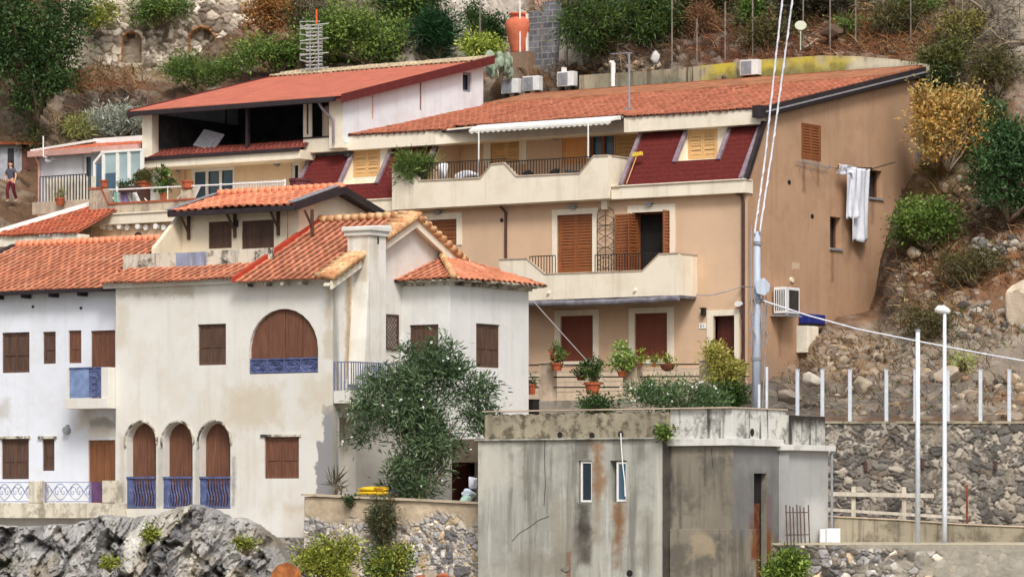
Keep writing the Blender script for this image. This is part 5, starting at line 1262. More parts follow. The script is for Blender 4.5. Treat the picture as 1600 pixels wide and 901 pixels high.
# roof
v9 = np.array([0, 1, ps]); v9 /= np.linalg.norm(v9)
Ls = (bl1+.25-LB+.45)/v9[1]
a_l, a_r = LF.u(214), la1+.28
m = MB(); nn = 70
for i in range(nn):
    a = a_l+(a_r-a_l)*i/nn; b = a_l+(a_r-a_l)*(i+1)/nn
    for (s, t, h0) in ((0, .5, 0), (.5, 1, .022)):
        x0, x1 = a+(b-a)*s, a+(b-a)*t; bb0, bb1 = LB-.45, bl1-1.0
        m.hexa([(x0,bb0,lz(bb0)+.03),(x1,bb0,lz(bb0)+.03),(x1,bb1,lz(bb1)+.03),(x0,bb1,lz(bb1)+.03),(x0,bb0,lz(bb0)+.06+h0),(x1,bb0,lz(bb0)+.06+h0),(x1,bb1,lz(bb1)+.06+h0),(x0,bb1,lz(bb1)+.06+h0)])
m.build('roof', M['salmon'], loft)
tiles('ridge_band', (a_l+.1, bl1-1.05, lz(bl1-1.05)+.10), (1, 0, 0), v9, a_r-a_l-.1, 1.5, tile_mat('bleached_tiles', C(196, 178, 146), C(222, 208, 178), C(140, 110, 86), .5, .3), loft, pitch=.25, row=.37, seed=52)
m = MB()
for (a0, a1) in ((a_r, a_r+.07), (a_l-.06, a_l)):
    b0, b1 = LB-.5, bl1+.35
    m.hexa([(a0,b0,lz(b0)-.22),(a1,b0,lz(b0)-.22),(a1,b1,lz(b1)-.22),(a0,b1,lz(b1)-.22),(a0,b0,lz(b0)+.12),(a1,b0,lz(b0)+.12),(a1,b1,lz(b1)+.12),(a0,b1,lz(b1)+.12)])
m.hexa([(la1-.01,LB-.45,lz(LB-.45)-.1),(a_r,LB-.45,lz(LB-.45)-.1),(a_r,bl1+.3,lz(bl1+.3)-.1),(la1-.01,bl1+.3,lz(bl1+.3)-.1),(la1-.01,LB-.45,lz(LB-.45)-.04),(a_r,LB-.45,lz(LB-.45)-.04),(a_r,bl1+.3,lz(bl1+.3)-.04),(la1-.01,bl1+.3,lz(bl1+.3)-.04)])
m.build('verge', flat('dark_red_board', C(104, 42, 40), .6, .15, 4), loft)
m = MB(); m.box(a_l-.05, a_r-.3, LB-.6, LB-.46, lz(LB-.5)-.16, lz(LB-.5)+.03); m.build('gutter', M['dark_fascia'], loft)
m = MB(); u = LF.u(506); zt6 = lz(LB)-.12; m.tube([(u, LB-.5, zt6), (u+.2, LB-.35, zt6-.4), (u+.55, LB-.12, zt6-.85), (u+.55, LB-.1, zc_t+.2)], .055, 7); m.build('drainpipe', M['lilac_board'], loft)
# things kept in the loft
def junk(nm, lab, cat, px, py, fn, mat, n=0.4, grp=None):
    u, z = LF.uz(px, py); o_ = thing(nm, lab, cat, (u, LB+n, zc_t+.25), grp); m_ = MB(); fn(m_, u, z); m_.build('body', M[mat], o_); return o_
def leaning(m_, u, z):
    P = LF.off(-.7)
    for k in range(9):
        x = u-.55+.115*k
        m_.hexa([P.pt(x, z-.25-.03*k+.05, .25), P.pt(x+.10, z-.28-.03*k+.05, .25), P.pt(x+.10+.35, z-.28-.03*k+.7, -.05), P.pt(x+.35, z-.25-.03*k+.7, -.05),
                 P.pt(x, z-.25-.03*k+.09, .28), P.pt(x+.10, z-.28-.03*k+.09, .28), P.pt(x+.45, z-.28-.03*k+.74, -.02), P.pt(x+.35, z-.25-.03*k+.74, -.02)])
junk('slatted_panel', 'grey slatted panel leaning inside the dark open loft', 'panel', 308, 218, leaning, 'grey_metal')
def upright(m_, u, z):
    for k in range(2): m_.box(u-.14+.26*k, u+.02+.26*k, LB+.55, LB+.6, z-.75, z+.75); 
    m_.box(u-.14, u+.28, LB+.56, LB+.59, z-.75, z-.65)
junk('white_window_frame', 'narrow white window frame standing at the right end of the dark loft', 'window frame', 465, 183, upright, 'cream')  # a white window frame stood upright in the loft
def tankf(m_, u, z):
    m_.lathe((u, LB+1.0, z-.7), [(.42,0),(.44,.05),(.44,1.0),(.38,1.2),(.2,1.32),(.12,1.4)], 18)
junk('water_tank', 'round grey water tank in the corner of the dark loft', 'tank', 497, 184, tankf, 'dado')
# ================================================================== LOWER TERRACE OF THE LOFT HOUSE
LT = Plane('F', 118.0)
tz = LT.uz(200, 334)[1]
terr = thing('terrace', 'raised terrace with a stained parapet and white rail in front of the loft house', 'terrace', (LT.u(230), 120, 14))
tl, tr_ = LT.u(142), LT.u(470)
m = MB(); m.box(LT.u(124), tr_, LT.v, LB+.95, 14, tz-.42); m.build('retaining_wall', M['loft_peach'], terr)
m = MB(); m.box(LT.u(122), tr_, LT.v-.3, LT.v+2.9, tz-.42, tz-.04); m.box(LT.u(122)-.05, tr_, LT.v-.36, LT.v+2.9, tz-.038, tz+.02); m.build('cornice', M['cream'], terr, bevel=.012)
M['stain_parapet'] = plaster('stained_parapet', C(206, 190, 166), .12, C(130, 116, 104), .6, .7, C(120, 106, 96), bump=.25)
z1 = LT.uz(210, 318)[1]; z2 = LT.uz(150, 296)[1]
m = MB(); m.box(tl, LT.u(172), LT.v-.1, LT.v+.16, tz+.02, z2); m.box(LT.u(172), tr_, LT.v-.1, LT.v+.12, tz+.02, z1); m.box(LT.u(285), LT.u(298), LT.v-.1, LT.v+.2, z1, LT.uz(290, 297)[1]); pw = m.build('parapet', M['stain_parapet'], terr)
m = MB(); m.box(LT.u(172)-.02, tr_, LT.v-.14, LT.v+.16, z1, z1+.07); m.box(tl-.04, LT.u(162), LT.v-.14, LT.v+.2, z2, z2+.07)
m.hexa([LT.pt(LT.u(161), z2, .14), LT.pt(LT.u(172), z1, .14), LT.pt(LT.u(172), z1, -.2), LT.pt(LT.u(161), z2, -.2), LT.pt(LT.u(161), z2+.1, .14), LT.pt(LT.u(172), z1+.1, .14), LT.pt(LT.u(172), z1+.1, -.2), LT.pt(LT.u(161), z2+.1, -.2)])
m.build('coping', M['terracotta'], pw)
m = MB(); zr1, zr2 = LT.uz(165, 297)[1], LT.uz(445, 284)[1]; m.tube([LT.pt(LT.u(162), zr1, 0), LT.pt(LT.u(446), zr2, 0)], .035, 6)
for px in (262, 345, 445): u = LT.u(px); m.tube([LT.pt(u, z1, 0), LT.pt(u, zr1+.02, 0)], .02, 5)
for i in range(34): u = LT.u(364)+(LT.u(446)-LT.u(364))*i/33; m.tube([LT.pt(u, z1, 0), LT.pt(u, zr1, 0)], .014, 4)
m.build('hand_rail', M['white_paint'], terr)
m = MB()
for px, py in ((170,356),(193,362),(225,356),(248,362),(281,356)) if 0 else ((165,354),(192,354),(221,354),(249,354),(275,354)):
    u, z = LT.uz(px, py)
    for d in (0, .33): m = MB(); m.tube([LT.pt(u+d, z-.05*(d > 0), .02), LT.pt(u+d, z-.05*(d > 0), .26-.1*(d > 0))], .115, 8); m.build('beam_end', M['white_paint'], terr)
m = MB(); u, z = LT.uz(218, 368); m.pdisc(LT, u, z, .12, 0, .16, 12); m.build('wall_lamp', M['dark_metal'], terr)
m = MB(); m.box(LT.u(126), LT.u(145), LT.v-.12, LT.v+.02, 14, tz-.43); m.build('pilaster', M['dado'], terr)
m = MB(); u0 = LT.u(455); m.lathe(LT.pt(u0, z1-.2, -.6), [(.36,0),(.42,.1),(.42,.72),(.46,.75),(.46,.85)], 14); o_ = m.build('tub', flat('maroon_tub', C(104, 48, 50), .6, .15), None); o_.name = 'maroon_tub'; tag(o_, 'maroon tub standing at the right end of the upper terrace', 'tub')
# ================================================================== VERANDA HOUSE
VB = 121.6; VF = Plane('F', VB)
ver = thing('veranda_house', 'low grey house with a glazed white veranda and a pinkish gutter, at upper left', 'house', (VF.u(140), VB+2, 14))
va0, va1 = VF.u(61), la0-.25
ze = VF.uz(140, 238)[1]
vh = [window(ver, VF, (129,241,143,318), 'glass', 'white_paint', 1, depth=.15, frame_w=.04, pane='glass_blue', name='door')]
M['ver_grey'] = plaster('grey_render', C(206, 206, 210), .07, C(170, 168, 168), .3, .2, C(160, 156, 154), bump=.15)
m = MB(); m.pwall(VF, [(va0, 14), (va1, 14), (va1, ze), (va0, ze)], vh, .15, rim=False); m.box(va0, va0+.15, VB+.01, VB+4.4, 14, ze); m.box(va1-.15, va1, VB+.01, VB+4.4, 14, ze); m.build('wall', M['ver_grey'], ver)
vr_ = np.array([0, 1, .16]); vr_ /= np.linalg.norm(vr_)
tiles('roof', (VF.u(55), VB-.3, ze+.08), (1, 0, 0), vr_, va1+.1-VF.u(55), 5.0, M['roof_old'], ver, pitch=.22, seed=61)
m = MB(); m.box(VF.u(54), va1+.1, VB-.46, VB-.28, ze-.08, ze+.16); u = VF.u(63); m.tube([(u, VB-.36, ze), (u+.05, VB-.15, ze-.35), (u, VB-.08, ze-.6), (u, VB-.08, ze-2.6)], .055, 7); m.build('gutter', flat('pink_gutter', C(196, 152, 140), .6, .1, 4), ver)
m = MB(); zz = ze+.08+4.5*.16; m.box(VF.u(58), va1+.1, VB+3.6, VB+4.9, zz-.05, zz+.20); m.hexa([(VF.u(56)-.05,VB-.3,ze+.17),(VF.u(56)+.25,VB-.3,ze+.17),(VF.u(56)+.25,VB+4,zz+.15),(VF.u(56)-.05,VB+4,zz+.15),(VF.u(56)-.05,VB-.3,ze+.24),(VF.u(56)+.25,VB-.3,ze+.24),(VF.u(56)+.25,VB+4,zz+.24),(VF.u(56)-.05,VB+4,zz+.24)]); m.build('white_flashing', M['white_paint'], ver)
# glazed veranda
VV = VF.off(1.5); fr = MB(); gl = MB(); bl_ = MB()
zb1 = VV.uz(180, 304)[1]-.1; zt7 = VV.uz(185, 238)[1]
xs = [147, 161, 183, 201, 221]
us = [VV.u(x) for x in xs]
for u in us[1:]: fr.pbox(VV, u-.07, u+.07, zb1, zt7, -.1, 0)
fr.pbox(VV, us[0]-.06, us[0]+.06, zb1-.2, zt7-.42, -.1, 0)
fr.hexa([VV.pt(us[0]-.06, zt7-.45, 0), VV.pt(us[1]-.08, zt7-.06, 0), VV.pt(us[1]-.08, zt7-.06, -.1), VV.pt(us[0]-.06, zt7-.45, -.1), VV.pt(us[0]-.06, zt7-.32, 0), VV.pt(us[1]-.08, zt7+.07, 0), VV.pt(us[1]-.08, zt7+.07, -.1), VV.pt(us[0]-.06, zt7-.32, -.1)])
fr.pbox(VV, us[1]-.1, us[-1]+.05, zt7, zt7+.1, -.1, .02); fr.pbox(VV, us[0], us[-1], zb1-.08, zb1, -.1, .02)
frame_ = fr.build('veranda_frame', M['white_paint'], ver)
zm = zb1+(zt7-zb1)*.55
gl.pbox(VV, us[0]+.06, us[1]-.07, zb1, zt7-.4, -.07, -.05); gl.pbox(VV, us[1]+.07, us[2]-.07, zb1, zm, -.07, -.05); gl.build('dark_pane', M['glass_blue'], frame_)
bl_.pbox(VV, us[1]+.07, us[2]-.07, zm, zt7, -.07, -.05); bl_.pbox(VV, us[2]+.07, us[3]-.07, zb1, zt7, -.07, -.05); bl_.pbox(VV, us[3]+.07, us[4]-.07, zb1, zt7, -.07, -.05)
bl_.build('pale_pane', flat('pale_glass', C(170, 190, 190), .15, .12, .8, .6), frame_)
rfv = MB(); rfv.poly([VV.pt(us[0]-.1, zt7+.1, 0), VV.pt(us[-1], zt7+.1, 0), VF.pt(VF.u(221), ze-.05, 0), VF.pt(VF.u(139), ze-.05, 0)]); rfv.build('veranda_roof', M['white_paint'], ver)
# balustrade and slab
VQ = VF.off(2.2); zq0, zq1 = VQ.uz(90, 314)[1], VQ.uz(90, 275)[1]
m = MB(); m.box(VQ.u(50), VQ.u(146), VQ.v, VB+.0, zq0-.5, zq0); sl3 = m.build('balcony_slab', M['dado'], ver, bevel=.015)
m = MB(); rail_bars(m, VQ, VQ.u(60), VQ.u(136), zq0, zq1, -.1, .16, .016); m.build('railing', M['dark_metal'], sl3)
m = MB(); rail_bars(m, VQ.off(-.3), VQ.u(66), VQ.u(136), zq0, zq1-.05, -.1, .30, .065, False); m.build('slats', M['cream'], sl3)
# wall bracket dish
dsh = thing('satellite_dish', 'small grey satellite dish hanging under the pinkish gutter', 'dish', VF.pt(VF.u(88), VF.uz(88, 250)[1], .3))
m = MB(); u, z = VF.uz(90, 249); p0 = VF.pt(u, z, .45)
m.add([p0]+[VF.pt(u+.20*math.cos(t), z+.11*math.sin(t)-.05, .58) for t in np.linspace(0, 2*math.pi, 17)[:-1]], [(0, i+1, (i+1) % 16+1) for i in range(16)]); m.build('reflector', M['grey_metal'], dsh)
m = MB(); ua_, za_ = VF.uz(80, 214); m.tube([VF.pt(ua_, za_, .5), VF.pt(ua_, z+.1, .5), VF.pt(u, z, .45), VF.pt(u, z, -.01)], .03, 6); m.build('bracket', M['white_paint'], dsh)
# ================================================================== SMALL FAR-LEFT ROOF
SB = 115.6; SF = Plane('F', SB)
sm_ = thing('small_house', 'small tiled house with a cream cornice, tucked behind the white house', 'house', (SF.u(40), SB+2, 13))
sa0, sa1 = SF.u(-90), SF.u(127); zs_ = SF.uz(60, 383)[1]; zs2 = SF.uz(60, 369)[1]
m = MB(); m.box(sa0, sa1-.15, SB+.1, SB+5, 12.5, zs_); m.build('wall', M['loft_peach'], sm_)
m = MB(); m.box(sa0, sa1, SB-.1, SB+.5, zs_, zs2); m.build('cornice', M['cream'], sm_, bevel=.01)
vq_ = np.array([0, 1, .42]); vq_ /= np.linalg.norm(vq_)
tiles('roof', (sa0, SB-.2, zs2+.04), (1, 0, 0), vq_, sa1-sa0-.1, 3.4, M['roof_old'], sm_, lambda t: SF.u(-12)+2.8*t-sa0, pitch=.25, seed=71, amp=.06)
m = MB(); e0 = SF.u(-16); m.hexa([(e0,SB-.2,zs2+.1),(e0+.2,SB-.2,zs2+.1),(e0+3.0,SB+2.9,zs2+1.42),(e0+2.8,SB+2.9,zs2+1.42),(e0,SB-.2,zs2+.24),(e0+.2,SB-.2,zs2+.24),(e0+3.0,SB+2.9,zs2+1.56),(e0+2.8,SB+2.9,zs2+1.56)]); m.build('verge', M['white_paint'], sm_)
# ================================================================== SHED, PERSON
SH = Plane('Y', 171.0)
shed = thing('shed', 'tin shed with a rusty roof edge and a brown panel at the far left', 'shed', SH.pt(SH.u(20), SH.uz(20, 295)[1], 0))
u0, u1, z0, z1 = SH.rect(-60, 226, 34, 300); m = MB(); m.pbox(SH, u0, u1, z0, z1, -2, 0)
for k in range(16): u = u0+(u1-u0)*k/16; m.pbox(SH, u, u+.05, z0, z1, 0, .03)
m.build('wall', flat('zinc_sheet', C(168, 170, 176), .5, .15, 2, .4, wear=C(130, 112, 100), wear_amt=.4), shed)
m = MB(); uu = SH.rect(12, 232, 22, 300); m.pbox(SH, uu[0], uu[1], uu[2], uu[3], .02, .05); m.build('door_gap', M['dark_metal'], shed)
m = MB(); uu = SH.rect(34, 230, 58, 266); m.pbox(SH, uu[0], uu[1], uu[2], uu[3], -.3, .0); m.build('side_panel', flat('brown_board', C(112, 72, 60), .8, .25, 3), shed)
m = MB(); uu = SH.rect(-60, 221, 60, 227); m.hexa([SH.pt(uu[0],uu[2],.4),SH.pt(uu[1],uu[2],.4),SH.pt(uu[1],uu[3]+.15,-2.4),SH.pt(uu[0],uu[3]+.15,-2.4),SH.pt(uu[0],uu[2]+.08,.4),SH.pt(uu[1],uu[2]+.08,.4),SH.pt(uu[1],uu[3]+.23,-2.4),SH.pt(uu[0],uu[3]+.23,-2.4)]); m.build('roof', M['rust'], shed)
def skin(name, verts, edges, mat, parent, sub=2, root=0):
    """a continuous body part grown round a skeleton: verts = [((x, y, z), rx, ry)] in the parent's own frame"""
    me = bpy.data.meshes.new(name); bm = bmesh.new(); L = bm.verts.layers.skin.verify()
    vs = []
    for (p, a, b) in verts:
        v = bm.verts.new(p); v[L].radius = (a, b); vs.append(v)
    for i, j in edges: bm.edges.new((vs[i], vs[j]))
    vs[root][L].use_root = True
    bm.to_mesh(me); bm.free(); me.materials.append(mat)
    o = bpy.data.objects.new(name, me); link(o); o.parent = parent
    o.modifiers.new('Skin', 'SKIN').use_smooth_shade = True; s = o.modifiers.new('Sub', 'SUBSURF'); s.levels = s.render_levels = sub
    return o
pp_ = at(17, 316, 167.4)
per = thing('person', 'person in grey t-shirt and maroon trousers walking by the tin shed', 'person', pp_)
per.rotation_euler = (0, 0, R(150))
M['skin'] = flat('skin', C(214, 160, 132), .55, .05); M['shirt'] = flat('grey_cotton', C(84, 86, 96), .9, .1, 8); M['trousers'] = flat('maroon_cloth', C(104, 34, 48), .9, .12, 8); M['hair'] = flat('dark_hair', C(44, 34, 32), .8, .1); M['shoe'] = flat('pale_shoe', C(180, 160, 140), .7, .1)
# local frame: x = his right, y = forward
bv = [((0,0,.96),.145,.11),((0,0,1.12),.13,.10),((0,.01,1.30),.155,.105),((0,0,1.44),.10,.08),((0,.01,1.52),.055,.055),((0,.03,1.60),.075,.085),((0,.03,1.70),.078,.095),((0,.02,1.77),.05,.06),
      ((.19,0,1.40),.055,.055),((.33,-.04,1.16),.042,.042),((.22,.10,.98),.032,.034),((.17,.13,.95),.03,.018),
      ((-.19,0,1.40),.055,.055),((-.30,.02,1.15),.042,.042),((-.33,.14,.93),.032,.034),((-.335,.17,.86),.036,.018),
      ((.10,0,.90),.09,.09),((.11,.13,.50),.06,.062),((.11,.05,.10),.042,.045),((.11,.15,.035),.04,.03),
      ((-.10,0,.90),.09,.09),((-.11,-.06,.50),.06,.062),((-.11,-.26,.14),.042,.045),((-.11,-.18,.04),.04,.03)]
be = [(0,1),(1,2),(2,3),(3,4),(4,5),(5,6),(6,7),(2,8),(8,9),(9,10),(10,11),(2,12),(12,13),(13,14),(14,15),(0,16),(16,17),(17,18),(18,19),(0,20),(20,21),(21,22),(22,23)]
for hi, base_, sgn in ((11, (.17,.13,.95), -1), (15, (-.335,.17,.86), 1)):
    for k, L in enumerate((.055, .065, .06, .048)):
        n0 = len(bv); x = base_[0]+sgn*.0+(k-1.5)*.016
        d = (-.6*sgn*0, .35, -.9) if hi == 15 else (-.8, .3, -.25)
        bv += [((x+d[0]*L*.6, base_[1]+d[1]*L*.6+(.008*k if hi == 11 else 0), base_[2]+d[2]*L*.6-(.012*k if hi == 11 else 0)), .009, .009), ((x+d[0]*L*1.3, base_[1]+d[1]*L*1.2+.01, base_[2]+d[2]*L*1.3-(.012*k if hi == 11 else 0)), .008, .008)]
        be += [(hi, n0), (n0, n0+1)]
    n0 = len(bv); bv += [((base_[0]+sgn*.03, base_[1]+.03, base_[2]+.01), .011, .011), ((base_[0]+sgn*.045, base_[1]+.055, base_[2]-.015), .009, .009)]; be += [(hi, n0), (n0, n0+1)]
n0 = len(bv); bv += [((0,.135,1.655),.014,.016)]; be += [(6, n0)]                           # nose
for sx in (-1, 1): n0 = len(bv); bv += [((sx*.09,.02,1.66),.012,.024)]; be += [(6, n0)]      # ears
skin('body', bv, be, M['skin'], per)
fm_ = MB()
skin('shirt', [((0,0,.94),.165,.13),((0,0,1.12),.15,.12),((0,.01,1.30),.172,.12),((0,0,1.445),.115,.09),((.195,0,1.40),.075,.075),((.28,-.025,1.24),.062,.062),((-.195,0,1.40),.075,.075),((-.265,.012,1.24),.062,.062)], [(0,1),(1,2),(2,3),(2,4),(4,5),(2,6),(6,7)], M['shirt'], per)
skin('trousers', [((0,0,.99),.158,.125),((0,0,.90),.15,.13),((.10,0,.84),.108,.108),((.11,.13,.50),.078,.08),((.11,.05,.11),.062,.068),((-.10,0,.84),.108,.108),((-.11,-.06,.50),.078,.08),((-.11,-.255,.15),.062,.068)], [(0,1),(1,2),(2,3),(3,4),(1,5),(5,6),(6,7)], M['trousers'], per)
skin('hair', [((0,.0,1.70),.086,.098),((0,.015,1.755),.084,.10),((0,-.03,1.64),.07,.05)], [(0,1),(0,2)], M['hair'], per)
for sx, y in ((.11, .07), (-.11, -.22)): skin('shoe', [((sx,y-.04,.05),.046,.042),((sx,y+.08,.04),.048,.034),((sx,y+.17,.03),.038,.024)], [(0,1),(1,2)], M['shoe'], per)
for nm, p_, dg_ in (('eye', (-.032, .112, 1.69), (.014,.014,.014,1)), ('eye', (.032, .112, 1.69), (.014,.014,.014,1)), ('mouth', (0, .108, 1.605), (.025,.006,.005,1))):
    ey = bpy.data.meshes.new(nm); bm = bmesh.new(); bmesh.ops.create_uvsphere(bm, u_segments=8, v_segments=6, radius=1, matrix=Matrix.Translation(p_) @ Matrix.Diagonal(dg_))
    bm.to_mesh(ey); bm.free(); ey.materials.append(M['hair']); o_ = bpy.data.objects.new(nm, ey); link(o_); o_.parent = per
# ================================================================== RUIN, BACK WALL, YARD ABOVE THE ROOF
RW = Plane('Y', 177.6)
RPAL = [(206,194,176),(186,172,154),(222,210,194),(168,154,138),(196,182,160)]
def pl_ruin(U, Z): return (np.clip(fbm(U/1.6, Z/1.6, None, 91, 5)*2.6+.05, 0, .75), (206,192,170), .6)
o_ = stone_sheet('ruined_wall', RW, 96, 404, lambda p: -70, lambda p: 128, .50, .16, RPAL+[(140,126,112),(112,100,88)], (150,134,114), res=.045, sm=-.2, plaster_=pl_ruin, seed=5, holes=((193,52,218,99,.8),(298,45,334,84,1.0),(390,34,403,64,.8)))
tag(o_, 'pale ruined stone wall with small blind arches high on the hillside', 'wall')
BW = Plane('F', 134.3)
YEL = C(196, 180, 74)
M['lichen_wall'] = plaster('lichen_concrete', C(176, 166, 142), .15, C(104, 98, 80), .9, 1.0, C(84, 74, 58), [stn(BW,1108,84,1150,126,.4,3.0,YEL,1.2), stn(BW,1168,84,1225,126,.5,3.0,YEL,1.0), stn(BW,1240,84,1340,126,.6,3.6,YEL,.9), stn(BW,1110,108,1345,126,.2,1.6,C(120,112,70),.8), stn(BW,1330,84,1450,110,.4,1.2,C(224,216,190),.7), stn(BW,930,110,1060,140,.5,1.6,C(120,118,100),.7)], .4)
topx = [(905,118),(930,116),(1000,112),(1075,105),(1180,94),(1280,87),(1340,88),(1400,93),(1452,101)]
ol = [BW.uz(x, y) for x, y in topx]; m = MB(); m.pprism(BW, ol+[(ol[-1][0], 22), (ol[0][0], 22)], -.35, 0); o_ = m.build('retaining_wall', M['lichen_wall']); tag(o_, 'concrete retaining wall with yellow lichen behind the long tiled roof', 'wall')
cpn = MB(); cpn.box(BW.u(1440), BW.u(1466), 132.6, 134.2, BW.uz(1450, 112)[1]-.25, BW.uz(1450, 106)[1])
# side return of the hill cut behind the house
RC = Plane('S', PA+.12)
m = MB(); m.box(PA-.1, PA+.25, PB_+13.05, PB_+13.4, 18, RC.uz(1430, 185)[1]); o_ = m.build('concrete_pier', plaster('grey_concrete', C(150, 148, 138), .15, C(110, 106, 96), .6, .5, C(90, 86, 78))); tag(o_, 'grey concrete pier at the back corner of the peach side wall', 'pier')
# air conditioners
M['ac_white'] = flat('ac_casing', C(232, 232, 230), .45, .05, 3, wear=C(190, 184, 174), wear_amt=.3); M['ac_grille'] = flat('ac_grille', C(150, 152, 156), .5, .12, 20)
def ac_unit(label, loc, wdt=.82, hgt=.62, dp=.34):
    o_ = thing('air_conditioner', label, 'air conditioner', loc, 'air conditioning units along the back of the tiled roof')
    x, y, z = loc; m = MB(); m.box(x, x+wdt, y, y+dp, z+.06, z+.06+hgt); m.build('casing', M['ac_white'], o_, bevel=.02)
    m = MB(); P = Plane('F', y); m.pbox(P, x+.05, x+wdt*.66, z+.11, z+.01+hgt, .002, .02); gr_ = m.build('fan_grille', M['ac_grille'], o_)
    m = MB(); cx_, cz_ = x+.05+(wdt*.66-.05)/2, z+.06+hgt/2
    for r_ in (.07, .14, .21): m.tube([P.pt(cx_+r_*math.cos(t), cz_+r_*math.sin(t), .026) for t in np.linspace(0, 2*math.pi, 19)], .007, 4)
    m.pdisc(P, cx_, cz_, .04, .02, .034); m.build('fan_guard', M['grey_metal'], gr_)
    for q in (.12, wdt-.2): m = MB(); m.box(x+q, x+q+.08, y+.02, y+dp-.02, z-.25, z+.058); m.build('foot', M['dark_metal'], o_)
    return o_
AP = Plane('F', PB_+13.45)
acs = [(783, 149, 'air conditioner at the left end of the row, next to the prickly pear'), (816, 145, 'air conditioner below the big clay jar, second in the row'), (870, 138, 'air conditioner with a white pipe stub behind the roof, third in the row'), (1158, 120, 'lone air conditioner on the lichen-yellow wall far from the others')]
u, z = AP.uz(783, 149); ac0 = ac_unit(acs[0][2], (u, AP.v, z))
for px, py, lab in acs[1:3]: u, z = AP.uz(px, py); dup(ac0, (u, AP.v, z), lab)
AP2 = Plane('F', 134.0); u, z = AP2.uz(1158, 121); dup(ac0, (u, 133.9, z), acs[3][2])
m = MB(); u0, u1 = AP.u(770), AP.u(930); m.box(u0, u1, PB_+13.25, PB_+14.2, 22, AP.uz(850, 147)[1]-.18); o_ = m.build('ledge', M['lichen_wall']); tag(o_, 'weathered concrete ledge under the row of air conditioners', 'ledge')
m = MB(); u, z = AP.uz(873, 104); m.tube([AP.pt(u, z-1.0, -.35), AP.pt(u, z, -.35)], .09, 8); m.tube([AP.pt(u+.12, z-.2, -.35), AP.pt(u+.12, z-.02, -.35)], .05, 8); o_ = m.build('pipe_stub', M['white_paint']); tag(o_, 'white pipe stub standing behind the third air conditioner', 'pipe')
m = MB(); u, z = AP.uz(958, 128); zt8 = AP.uz(958, 98)[1]; m.tube([AP.pt(u, z-.2, 0), AP.pt(u, zt8, 0)], .10, 10); m.tube([AP.pt(u-.14, zt8+.02, 0), AP.pt(u+.02, zt8+.02, 0)], .07, 8); o_ = m.build('flue', M['white_paint']); tag(o_, 'short white flue pipe beside the television mast', 'pipe')
# television mast on the tiled roof
mp_ = Plane('F', PB_+3.2); u = mp_.u(983); zb9 = roofz(PB_+3.2); zt9 = mp_.uz(983, 82)[1]
ta = thing('television_mast', 'thin white television mast with one short arm standing on the long tiled roof', 'antenna', (u, mp_.v, zb9))
m = MB(); m.tube([(u, mp_.v, zb9-.05), (u, mp_.v, zt9)], [.045, .035], 7); m.build('mast', M['grey_metal'], ta)
m = MB(); m.tube([(u-.75, mp_.v, zt9-.02), (u+.12, mp_.v, zt9-.04)], .03, 6)
for k in range(6): m.tube([(u-.7+.14*k, mp_.v-.22, zt9-.02), (u-.7+.14*k, mp_.v+.22, zt9-.02)], .014, 4)
m.build('arm', M['grey_metal'], ta)
m = MB(); m.box(u-.14, u+.14, mp_.v-.14, mp_.v+.14, zb9+.02, zb9+.16); m.build('foot', M['grey_metal'], ta)
# multi-element aerial on the loft roof
q_ = Plane('F', bl1-.6); u = q_.u(491); zb9 = lz(bl1-.6)+.1; zt9 = q_.uz(491, 38)[1]
an = thing('aerial', 'stacked grey aerial with an orange tip on the ridge of the salmon roof', 'antenna', (u, q_.v, zb9))
m = MB(); 
for dx in (-.22, .22): m.tube([(u+dx, q_.v, zb9-.05), (u+dx, q_.v, zt9)], .035, 6)
m.build('mast', M['grey_metal'], an)
m = MB()
M['ant'] = flat('aluminium', C(190, 194, 190), .4, .1, 6, .5)
for k in range(13):
    z = zb9+.15+(zt9-zb9-.2)*k/12; w_ = .42 if k % 4 else .75
    m.tube([(u-w_, q_.v, z), (u+w_, q_.v, z+.02)], .026, 5); m.tube([(u-.2, q_.v-.35, z), (u+.2, q_.v+.35, z)], .014, 4)
for k in (2, 5, 9, 11):
    z = zb9+.15+(zt9-zb9-.2)*k/12; s_ = 1 if k % 2 else -1
    m.tube([(u+s_*.3, q_.v, z), (u-.75, q_.v, z+.12), (u-.75, q_.v, z+.36), (u+.3, q_.v, z+.3)], .022, 5)
for k in range(6): z = zb9+(zt9-zb9)*k/6; m.tube([(u-.22, q_.v, z), (u+.22, q_.v, z+(zt9-zb9)/6)], .018, 4)
m.build('elements', M['ant'], an)
m = MB(); m.tube([(u+.12, q_.v, zt9), (u+.12, q_.v, zt9+.62)], .045, 6); m.build('tip', flat('orange_plastic', C(226, 96, 48), .5, .05), an)
# clay jar, block pillar and yard walls
JP = at(811, 84, 164.6); m = MB(); k = .95
m.lathe(JP, [(.0,0),(.32,.0),(.36,.12),(.44,.5),(.56,.95),(.62,1.2),(.56,1.42),(.40,1.52),(.33,1.56),(.36,1.62),(.44,1.66),(.42,1.74),(.34,1.74),(.30,1.6)], 26, False)
o_ = m.build('clay_jar', flat('jar_clay', C(206, 112, 80), .8, .1, 2, wear=C(222, 156, 126), wear_amt=.4), smooth=True); tag(o_, 'big terracotta jar standing beside the grey block pillar', 'jar')
m = MB(); m.box(JP[0]-1.1, JP[0]+.9, JP[1]-.6, JP[1]+.5, JP[2]-1.2, JP[2]); o_ = m.build('plinth_wall', plaster('brown_render', C(150, 124, 104), .12, C(110, 92, 78), .5, .3)); tag(o_, 'brown rendered plinth under the terracotta jar', 'plinth')
g_ = G('grey_blocks'); br_ = g_.n('ShaderNodeTexBrick'); mpn = g_.n('ShaderNodeCombineXYZ'); g_.ab; g_.l(g_.abz[0], mpn.inputs[0]); g_.l(g_.abz[2], mpn.inputs[1]); g_.l(mpn.outputs[0], br_.inputs[0])
